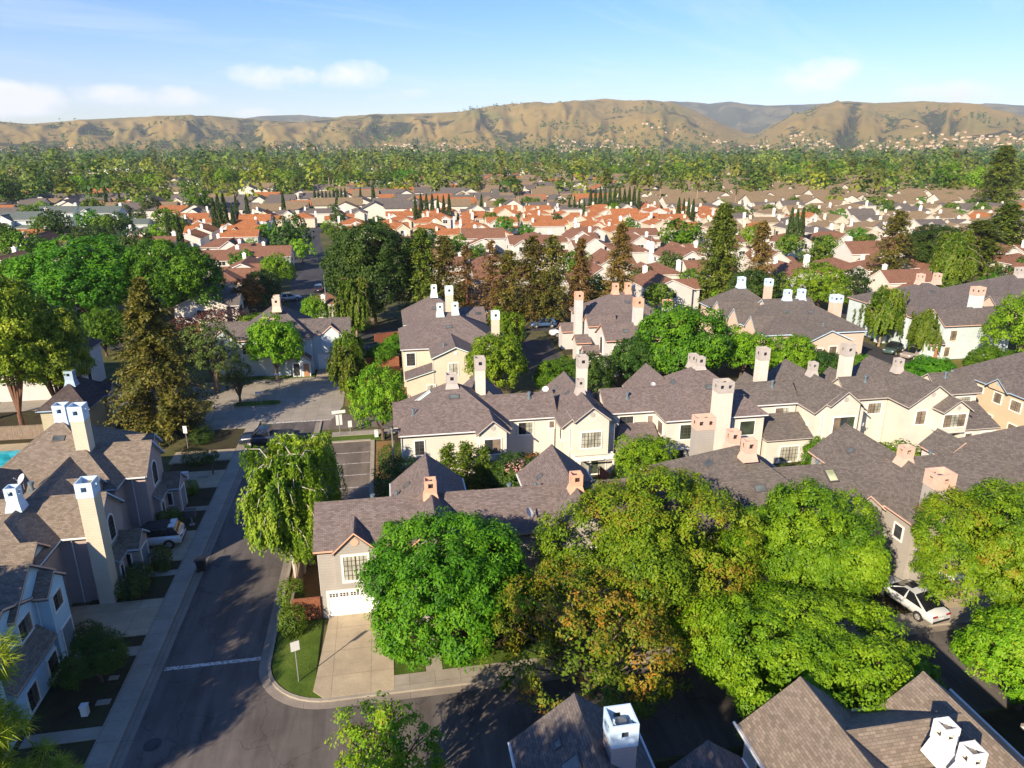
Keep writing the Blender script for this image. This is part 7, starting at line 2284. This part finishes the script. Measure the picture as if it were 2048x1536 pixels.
# far woods: thousands of crowns over the valley floor, no one could count them
def woodland(name, mat, seed, pts, size, cards, label):
    rng = np.random.default_rng(seed)
    n = len(pts)
    sz = size * rng.uniform(.45, 1.3, n)
    ht = rng.choice([.75, .9, 1.1, 1.4, 2.0], n) * rng.uniform(.85, 1.15, n)
    q = norm(rng.normal(size=(n, cards, 3)))
    c = pts[:, None, :] + q * (sz[:, None, None] * .55) * np.stack([np.ones(n), np.ones(n), ht], 1)[:, None, :] + np.stack([np.zeros(n), np.zeros(n), sz * .62 * ht], 1)[:, None, :]
    d = q + rng.normal(size=q.shape) * .5
    t = np.repeat(rng.uniform(.1, .9, n)[:, None], cards, 1) + rng.normal(size=(n, cards)) * .12
    cs = np.repeat((sz * (.75 if cards < 12 else .42 if cards < 50 else .24))[:, None], cards, 1) * rng.uniform(.7, 1.3, (n, cards))
    me = leaf_mesh(name, mat, c.reshape(-1, 3), d.reshape(-1, 3), cs.reshape(-1), cs.reshape(-1) * .75, t.reshape(-1), rng, (q + np.array([0, 0, .5]) + rng.normal(size=q.shape) * .3).reshape(-1, 3))
    o = bpy.data.objects.new(name, me); C.objects.link(o)
    return tag(o, label, 'trees', kind='stuff')
rng0 = np.random.default_rng(77)
def wood_pts(n, r0, r1, power=.5, keep=None):
    th = rng0.uniform(-37, 37, n) ; r = (r0 ** (1 / power) + (r1 ** (1 / power) - r0 ** (1 / power)) * rng0.uniform(size=n)) ** power
    a = np.radians(90 - th - YAW)
    p = np.stack([np.cos(a) * r, np.sin(a) * r, np.zeros(n)], 1)
    # groves: leave the open ground between them
    f = np.sin(p[:, 0] * .021 + np.sin(p[:, 1] * .013) * 2) + np.sin(p[:, 1] * .027 + p[:, 0] * .008)
    return p[f > (-1.6 if r0 > 900 else -1.2)]
woodland('far_woodland', 'lf_far', 1, wood_pts(720, 395, 900), 8.0, 100, 'band of bright green trees beyond the last clear rows of roofs')
woodland('far_woodland', 'lf_deep', 2, wood_pts(420, 400, 950), 9.0, 100, 'darker trees mixed through the band beyond the roofs')
woodland('far_woodland', 'lf_redwood', 3, wood_pts(260, 420, 1000), 9.5, 100, 'olive brown trees mixed through the band beyond the roofs')
woodland('far_woodland', 'lf_farlime', 6, wood_pts(380, 395, 850), 8.0, 100, 'yellow green street trees mixed through the band beyond the roofs')
woodland('far_woodland', 'lf_far', 4, wood_pts(2600, 850, 2600), 11, 34, 'far green woods over the valley floor')
woodland('far_woodland', 'lf_farlime', 9, wood_pts(900, 850, 2000), 10, 34, 'far yellow green trees over the valley floor')
woodland('far_woodland', 'lf_deep', 7, wood_pts(3000, 1100, 3300), 12, 34, 'far dark woods at the foot of the hills')
woodland('far_woodland', 'lf_conifer', 5, wood_pts(1500, 900, 3300), 12.5, 34, 'far olive woods filling the valley to the foot of the hills')
# pylons on the valley floor
for k, (px, yb, yt) in enumerate(((578, 338, 316), (1472, 316, 298), (362, 330, 308), (1798, 315, 296), (80, 345, 312))):
    x, y, hh = at_top(px, yb, yt)
    w = hh * .1
    t = thing('power_pylon', 'thin steel pylon, %s from the left on the valley floor' % ORD[sorted([578, 1472, 362, 1798, 80]).index(px)], 'pylon', (x, y, 0), 'pylons on the valley floor')
    b = MB()
    for sx in (-1, 1):
        for sy in (-1, 1): b.tube([(sx * w, sy * w, 0), (sx * w * .25, sy * w * .25, hh)], hh * .008, 4)
    for i in range(6):
        z = hh * (i + .5) / 6.5; ww = w * (1 - .75 * z / hh)
        b.tube([(-ww, -ww, z), (ww, -ww, z + hh * .12)], hh * .006, 4); b.tube([(ww, -ww, z), (-ww, -ww, z + hh * .12)], hh * .006, 4)
    o = b.build('tower', M['steel']); o.parent = t
    b = MB()
    for z in (.78, .88, .97): b.tube([(-w * 2.2, 0, hh * z), (w * 2.2, 0, hh * z)], hh * .008, 4)
    o = b.build('crossarm', M['steel']); o.parent = t

# ------------------------------------------------------------------ hills
def dir_of(px, py):
    a, t = R(PITCH), R(YAW)
    cx, cy = (px - 1024) / FPX, -(py - 768) / FPX
    d = (cx, math.cos(a) + cy * math.sin(a), -math.sin(a) + cy * math.cos(a))
    return math.degrees(math.atan2(d[0], d[1])), d[2] / math.hypot(d[0], d[1])
FRONT = [(-300, 250), (-100, 245), (0, 243), (60, 248), (160, 240), (230, 236), (300, 233), (380, 232), (420, 231), (480, 236), (540, 241), (600, 244), (650, 238), (690, 232), (760, 229), (820, 227), (870, 226), (930, 223), (960, 218), (1030, 211), (1100, 206), (1150, 203), (1210, 197), (1250, 201), (1300, 200), (1345, 205), (1390, 222), (1440, 246), (1490, 266), (1515, 268), (1540, 252), (1580, 234), (1610, 222), (1640, 210), (1690, 202), (1750, 206), (1800, 204), (1850, 202), (1900, 206), (1960, 215), (2010, 224), (2060, 236), (2200, 246), (2400, 250)]
BACK = [(-300, 262), (300, 255), (420, 246), (480, 238), (520, 232), (560, 230), (600, 229), (640, 233), (700, 236), (760, 236), (900, 240), (1200, 214), (1340, 202), (1380, 203), (1420, 207), (1455, 203), (1500, 209), (1540, 211), (1600, 209), (1660, 206), (1800, 212), (1880, 204), (1940, 207), (2000, 209), (2060, 211), (2400, 215)]
def vnoise(x, y, seed):
    """smooth lattice noise on numpy arrays, -1..1"""
    xi, yi = np.floor(x).astype(np.int64), np.floor(y).astype(np.int64)
    u, v = x - xi, y - yi
    u, v = u * u * (3 - 2 * u), v * v * (3 - 2 * v)
    def hsh(i, j):
        n = (i * 374761393 + j * 668265263 + seed * 1442695041) & 0x7fffffff
        n = ((n ^ (n >> 13)) * 1274126177) & 0x7fffffff
        return ((n ^ (n >> 16)) & 0xffff) / 32768.0 - 1
    return (hsh(xi, yi) * (1 - u) + hsh(xi + 1, yi) * u) * (1 - v) + (hsh(xi, yi + 1) * (1 - u) + hsh(xi + 1, yi + 1) * u) * v
def fbm(x, y, seed, o=4):
    s, a, t = 0, 1, 0
    for k in range(o):
        s = s + a * vnoise(x * 2 ** k, y * 2 ** k, seed + k * 17); t += a; a *= .5
    return s / t
def height(prof, th, r, r0, rc, seed, rough):
    T = np.array([dir_of(*q)[0] for q in prof]); S = np.array([dir_of(*q)[1] for q in prof])
    Hc = 30 + rc * np.interp(th, T, S)
    s = (r - r0) / (rc - r0)
    s0 = np.clip(s, 0, 1)
    base = np.where(s < 1, s0 ** 1.15 * (1.5 - .5 * s0), 1 - .5 * np.clip(s - 1, 0, 1))
    X, Y = th * 4.1 * .13, r / 900.0
    warp = fbm(X * 1.2, Y * 1.1, seed + 3) * .9
    rid = 1 - np.sqrt(fbm(X * 1.1 + warp * .8, Y * .7, seed, 3) ** 2 + .012) * 2.2
    big = fbm(X * .55 + 3, Y * .8, seed + 9, 3)
    env = np.clip(s0 * (1.0 - s0) * 3.8, 0, 1)
    h = Hc * (base * (1 + env * big * .34) + env * (rid - .45) * rough)
    h = h + Hc * .055 * fbm(X * 2.6 + warp, Y * 2.4, seed + 21, 4) * env
    h += Hc * .008 * fbm(X * 9, Y * 7, seed + 5, 3) * np.clip(s0 * 4, 0, 1)
    g = rid
    return np.where(s <= 0, -3, np.maximum(h, -3)), g, s
def hill_mesh(name, prof, r0, rc, r1, seed, rough, mat, nt=620, nr=150):
    th = np.linspace(-44, 44, nt); r = np.linspace(r0 - 40, r1, nr)
    TT, RR = np.meshgrid(th, r)
    h, g, s = height(prof, TT, RR, r0, rc, seed, rough)
    a = np.radians(90 - TT - YAW)
    v = np.stack([np.cos(a) * RR, np.sin(a) * RR, h], 2).reshape(-1, 3)
    i = np.arange((nr - 1) * (nt - 1)); q = i // (nt - 1) * nt + i % (nt - 1)
    f = np.stack([q, q + nt, q + nt + 1, q + 1], 1).astype(np.int32)
    me = bpy.data.meshes.new(name)
    me.vertices.add(len(v)); me.vertices.foreach_set('co', v.reshape(-1).astype(np.float32))
    me.loops.add(len(f) * 4); me.loops.foreach_set('vertex_index', f.reshape(-1))
    me.polygons.add(len(f)); me.polygons.foreach_set('loop_start', np.arange(0, len(f) * 4, 4, dtype=np.int32)); me.polygons.foreach_set('loop_total', np.full(len(f), 4, np.int32))
    me.polygons.foreach_set('use_smooth', np.ones(len(f), bool))
    at = me.attributes.new('gully', 'FLOAT', 'POINT'); at.data.foreach_set('value', g.reshape(-1).astype(np.float32))
    me.materials.append(mat); me.update(calc_edges=True)
    # faces point up
    if me.polygons[0].normal.z < 0: me.flip_normals()
    o = bpy.data.objects.new(name, me); C.objects.link(o)
    return tag(o, kind='structure')
def mat_hill(name, grass, wood, amount):
    """dry grass slopes with oak and chaparral growing in the gullies and in patches"""
    m, nt, b, L = new_mat(name)
    f = noise(nt, 0.0014, 6, .62)
    f2 = noise(nt, 0.012, 6, .7)
    f3 = noise(nt, 0.0042, 7, .68, dist=.4)
    col = ramp(nt, f, [(.32, grass[0]), (.5, grass[1]), (.68, grass[2])])
    col = mix_rgb(nt, .5, col, ramp(nt, f2, [(.3, .72), (.7, 1.25)]), 'MULTIPLY')
    at = N(nt, 'ShaderNodeAttribute', attribute_name='gully')
    mr = N(nt, 'ShaderNodeMapRange'); mr.inputs['From Min'].default_value = .75; mr.inputs['From Max'].default_value = -.6; mr.inputs['To Min'].default_value = 0.0; mr.inputs['To Max'].default_value = .20
    L.new(at.outputs['Fac'], mr.inputs['Value'])
    ad = N(nt, 'ShaderNodeMath', operation='ADD'); L.new(mr.outputs[0], ad.inputs[0]); L.new(f3, ad.inputs[1])
    a2 = N(nt, 'ShaderNodeMath', operation='MULTIPLY_ADD'); a2.inputs[1].default_value = .35; L.new(f2, a2.inputs[0]); L.new(ad.outputs[0], a2.inputs[2])
    mask = ramp(nt, a2.outputs[0], [(amount, 0.0), (amount + .035, 1.0)])
    wc = ramp(nt, f2, [(.35, wood[0]), (.65, wood[1])])
    L.new(mix_rgb(nt, mask, col, wc), b.inputs['Base Color'])
    b.inputs['Roughness'].default_value = .95; b.inputs['Specular IOR Level'].default_value = .05
    bump(nt, b, f2, .5, 6.0)
    return m
M['hill'] = mat_hill('hill_dry_grass', [(.19, .155, .048), (.265, .185, .06), (.15, .148, .045)], [(.028, .034, .016), (.05, .055, .022)], .80)
M['hill_back'] = mat_hill('mountain_chaparral', [(.09, .095, .05), (.14, .12, .055), (.08, .09, .045)], [(.03, .042, .022), (.05, .06, .03)], .70)
hill_mesh('hills', FRONT, 2900, 4700, 6200, 4, .17, M['hill'])
hill_mesh('mountains', BACK, 6400, 8600, 9800, 11, .14, M['hill_back'], 420, 80)
# oaks and houses on the lower slopes
def on_hill(th, r):
    h, g, s = height(FRONT, np.array([th]), np.array([r]), 2900, 4700, 4, .17)
    a = math.radians(90 - th - YAW)
    return math.cos(a) * r, math.sin(a) * r, float(h[0]), float(g[0])
pts = []
for _ in range(9000):
    th, r = rng0.uniform(-37, 37), 2950 + 1450 * rng0.uniform() ** 1.4
    x, y, z, g = on_hill(th, r)
    cl = math.sin(x * .006 + math.sin(y * .004) * 2.5) + math.sin(y * .0075 + x * .0021)
    low = r < 3300
    if (g < .15 and rng0.uniform() < .4) or (low and rng0.uniform() < .55) or (cl > 1.2 and rng0.uniform() < .6): pts.append((x, y, z - 1))
woodland('hillside_oaks', 'lf_deep', 8, np.array(pts), 10, 9, 'dark oaks dotted along the gullies and foot of the dry hills')
hh = MB()
for _ in range(2000):
    th = rng0.uniform(-36, 36); px = 1024 + FPX * math.tan(math.radians(th)) / math.cos(R(PITCH))
    dens = .15 if px < 560 else .9 if px < 900 else .8 if px < 1150 else .7 if px < 1500 else 1.0
    if rng0.uniform() > dens: continue
    r = 2860 + (620 if px > 1250 else 340) * rng0.uniform() ** 1.5
    x, y, z, g = on_hill(th, r)
    if math.sin(x * .009) + math.sin(y * .011 + x * .003) < -.5: continue
    tiny_house(hh, x, y, z + 1.5, rng0.uniform(7, 14), rng0.uniform(6, 9), rng0.uniform(3.5, 5.5), rng0.uniform(-.4, .4) - R(YAW), 1 if rng0.uniform() < .7 else 2)
tag(hh.build('hillside_houses', [M['w_beige'], M['roof_olive'], M['roof_orange']]), 'pale specks of houses along the foot of the dry hills', 'houses', kind='stuff')
# ------------------------------------------------------------------ air, sky, sun, camera
SUN_EL = 27.0
hz = MB(); hz.box(-9500, 9500, -600, 11500, -1.0, 760)
hm = bpy.data.materials.new('valley_air'); hm.use_nodes = True
nt = hm.node_tree; nt.nodes.clear()
out = nt.nodes.new('ShaderNodeOutputMaterial'); pv = nt.nodes.new('ShaderNodeVolumePrincipled')
pv.inputs['Color'].default_value = (.80, .88, 1, 1); pv.inputs['Density'].default_value = 6.5e-5; pv.inputs['Anisotropy'].default_value = 0.0
nt.links.new(pv.outputs[0], out.inputs['Volume'])
tag(hz.build('haze', hm), 'thin bluish air over the valley', 'haze', kind='stuff')

W = bpy.data.worlds.new('World'); bpy.context.scene.world = W; W.use_nodes = True
nt = W.node_tree; L = nt.links
sky = nt.nodes.new('ShaderNodeTexSky'); sky.sky_type = 'NISHITA'; sky.sun_disc = False
sky.sun_elevation = R(SUN_EL); sky.sun_rotation = R(223.4)
sky.altitude = 30; sky.air_density = 1.0; sky.dust_density = 0.25; sky.ozone_density = 2.5
tc = nt.nodes.new('ShaderNodeTexCoord')
sp = nt.nodes.new('ShaderNodeSeparateXYZ'); L.new(tc.outputs['Generated'], sp.inputs[0])
def mth(op, a, b=None, c=None, clamp=False):
    n = nt.nodes.new('ShaderNodeMath'); n.operation = op; n.use_clamp = clamp
    for i, v in enumerate((a, b, c)):
        if v is None: continue
        if isinstance(v, (int, float)): n.inputs[i].default_value = v
        else: L.new(v, n.inputs[i])
    return n.outputs[0]
az = mth('ARCTAN2', sp.outputs[0], sp.outputs[1])
el = mth('ARCSINE', sp.outputs[2])
def nz(scale, detail, rough, vec, dist=0.0):
    n = nt.nodes.new('ShaderNodeTexNoise'); n.inputs['Scale'].default_value = scale; n.inputs['Detail'].default_value = detail; n.inputs['Roughness'].default_value = rough; n.inputs['Distortion'].default_value = dist
    L.new(vec, n.inputs['Vector']); return n.outputs['Fac']
cb = nt.nodes.new('ShaderNodeCombineXYZ'); L.new(az, cb.inputs[0]); L.new(mth('MULTIPLY', el, 1.6), cb.inputs[1])
n1 = nz(9, 8, .62, cb.outputs[0], .2)
# low fair weather cumulus: soft ellipses in azimuth and height, broken up by noise
CL = [(20, 200, 110, 40, 1.0), (235, 192, 95, 34, .9), (350, 194, 80, 26, .8), (545, 148, 115, 34, .8), (700, 152, 85, 40, .75), (515, 226, 50, 14, .6), (800, 190, 150, 22, .45), (1620, 150, 105, 42, .9), (1890, 182, 120, 28, .6), (1250, 215, 200, 12, .25)]
tot = None
for (px, py, w, h_, k) in CL:
    a_, s_ = dir_of(px, py)
    e0 = math.atan(s_); a0 = R(a_ + YAW)
    da = mth('DIVIDE', mth('SUBTRACT', az, a0), w / FPX)
    de = mth('DIVIDE', mth('SUBTRACT', el, e0), h_ / FPX)
    r2 = mth('ADD', mth('MULTIPLY', da, da), mth('MULTIPLY', de, de))
    v = mth('MULTIPLY', mth('SUBTRACT', 1.0, r2, clamp=True), k)
    tot = v if tot is None else mth('MAXIMUM', tot, v)
cum = mth('MULTIPLY', mth('SUBTRACT', mth('ADD', tot, mth('MULTIPLY', mth('SUBTRACT', n1, .5), 2.2)), .36), 2.2, clamp=True)
cum = mth('MULTIPLY', cum, mth('MULTIPLY', tot, 3.0, clamp=True), clamp=True)
# thin cirrus: stretched noise on a high sheet
inv = mth('DIVIDE', 1.0, mth('ADD', sp.outputs[2], .16))
cv = nt.nodes.new('ShaderNodeCombineXYZ')
u = mth('MULTIPLY', sp.outputs[0], inv); v = mth('MULTIPLY', sp.outputs[1], inv)
L.new(mth('ADD', mth('MULTIPLY', u, .55), mth('MULTIPLY', v, .35)), cv.inputs[0]); L.new(mth('MULTIPLY', mth('SUBTRACT', v, mth('MULTIPLY', u, .5)), 2.0), cv.inputs[1])
n2 = nz(1.1, 7, .6, cv.outputs[0], .6)
cir = mth('MULTIPLY', mth('SUBTRACT', n2, .5, clamp=True), 1.5, clamp=True)
cl = mth('MAXIMUM', mth('MULTIPLY', cum, .97), mth('MULTIPLY', cir, .8), clamp=True)
hs = nt.nodes.new('ShaderNodeHueSaturation'); hs.inputs['Saturation'].default_value = 1.3
tn = nt.nodes.new('ShaderNodeMix'); tn.data_type = 'RGBA'; tn.blend_type = 'MULTIPLY'; tn.inputs[0].default_value = 1.0
ti = [s for s in tn.inputs if s.type == 'RGBA']; L.new(sky.outputs[0], ti[0]); ti[1].default_value = (.92, .93, 1.12, 1)
L.new([s for s in tn.outputs if s.type == 'RGBA'][0], hs.inputs['Color'])
mx = nt.nodes.new('ShaderNodeMix'); mx.data_type = 'RGBA'
L.new(cl, [s for s in mx.inputs if s.name == 'Factor' and s.type == 'VALUE'][0])
ca = [s for s in mx.inputs if s.type == 'RGBA']
L.new(hs.outputs[0], ca[0]); ca[1].default_value = (7.2, 7.3, 7.5, 1)
L.new([s for s in mx.outputs if s.type == 'RGBA'][0], nt.nodes['Background'].inputs[0])
nt.nodes['Background'].inputs[1].default_value = 0.088

sun = bpy.data.objects.new('sun', bpy.data.lights.new('sun', 'SUN')); C.objects.link(sun)
sun.data.energy = 5.0; sun.data.color = (1, .84, .62); sun.data.angle = R(0.5)
sun.rotation_euler = Vector((.688, .727, -math.tan(R(SUN_EL)))).normalized().to_track_quat('-Z', 'Y').to_euler()

cam = bpy.data.objects.new('camera', bpy.data.cameras.new('camera')); C.objects.link(cam)
cam.location = (0, 0, CAMZ); cam.rotation_euler = (R(90 - PITCH), 0, R(-YAW))
cam.data.sensor_width = 36; cam.data.lens = 36 * FPX / 2048; cam.data.clip_start = .5; cam.data.clip_end = 40000
sc = bpy.context.scene
sc.camera = cam
sc.view_settings.view_transform = 'Standard'; sc.view_settings.look = 'None'
sc.view_settings.exposure = 0.98; sc.view_settings.gamma = 1
sc.cycles.use_denoising = True
sc.cycles.max_bounces = 6; sc.cycles.diffuse_bounces = 3; sc.cycles.glossy_bounces = 2; sc.cycles.transmission_bounces = 3; sc.cycles.volume_bounces = 0
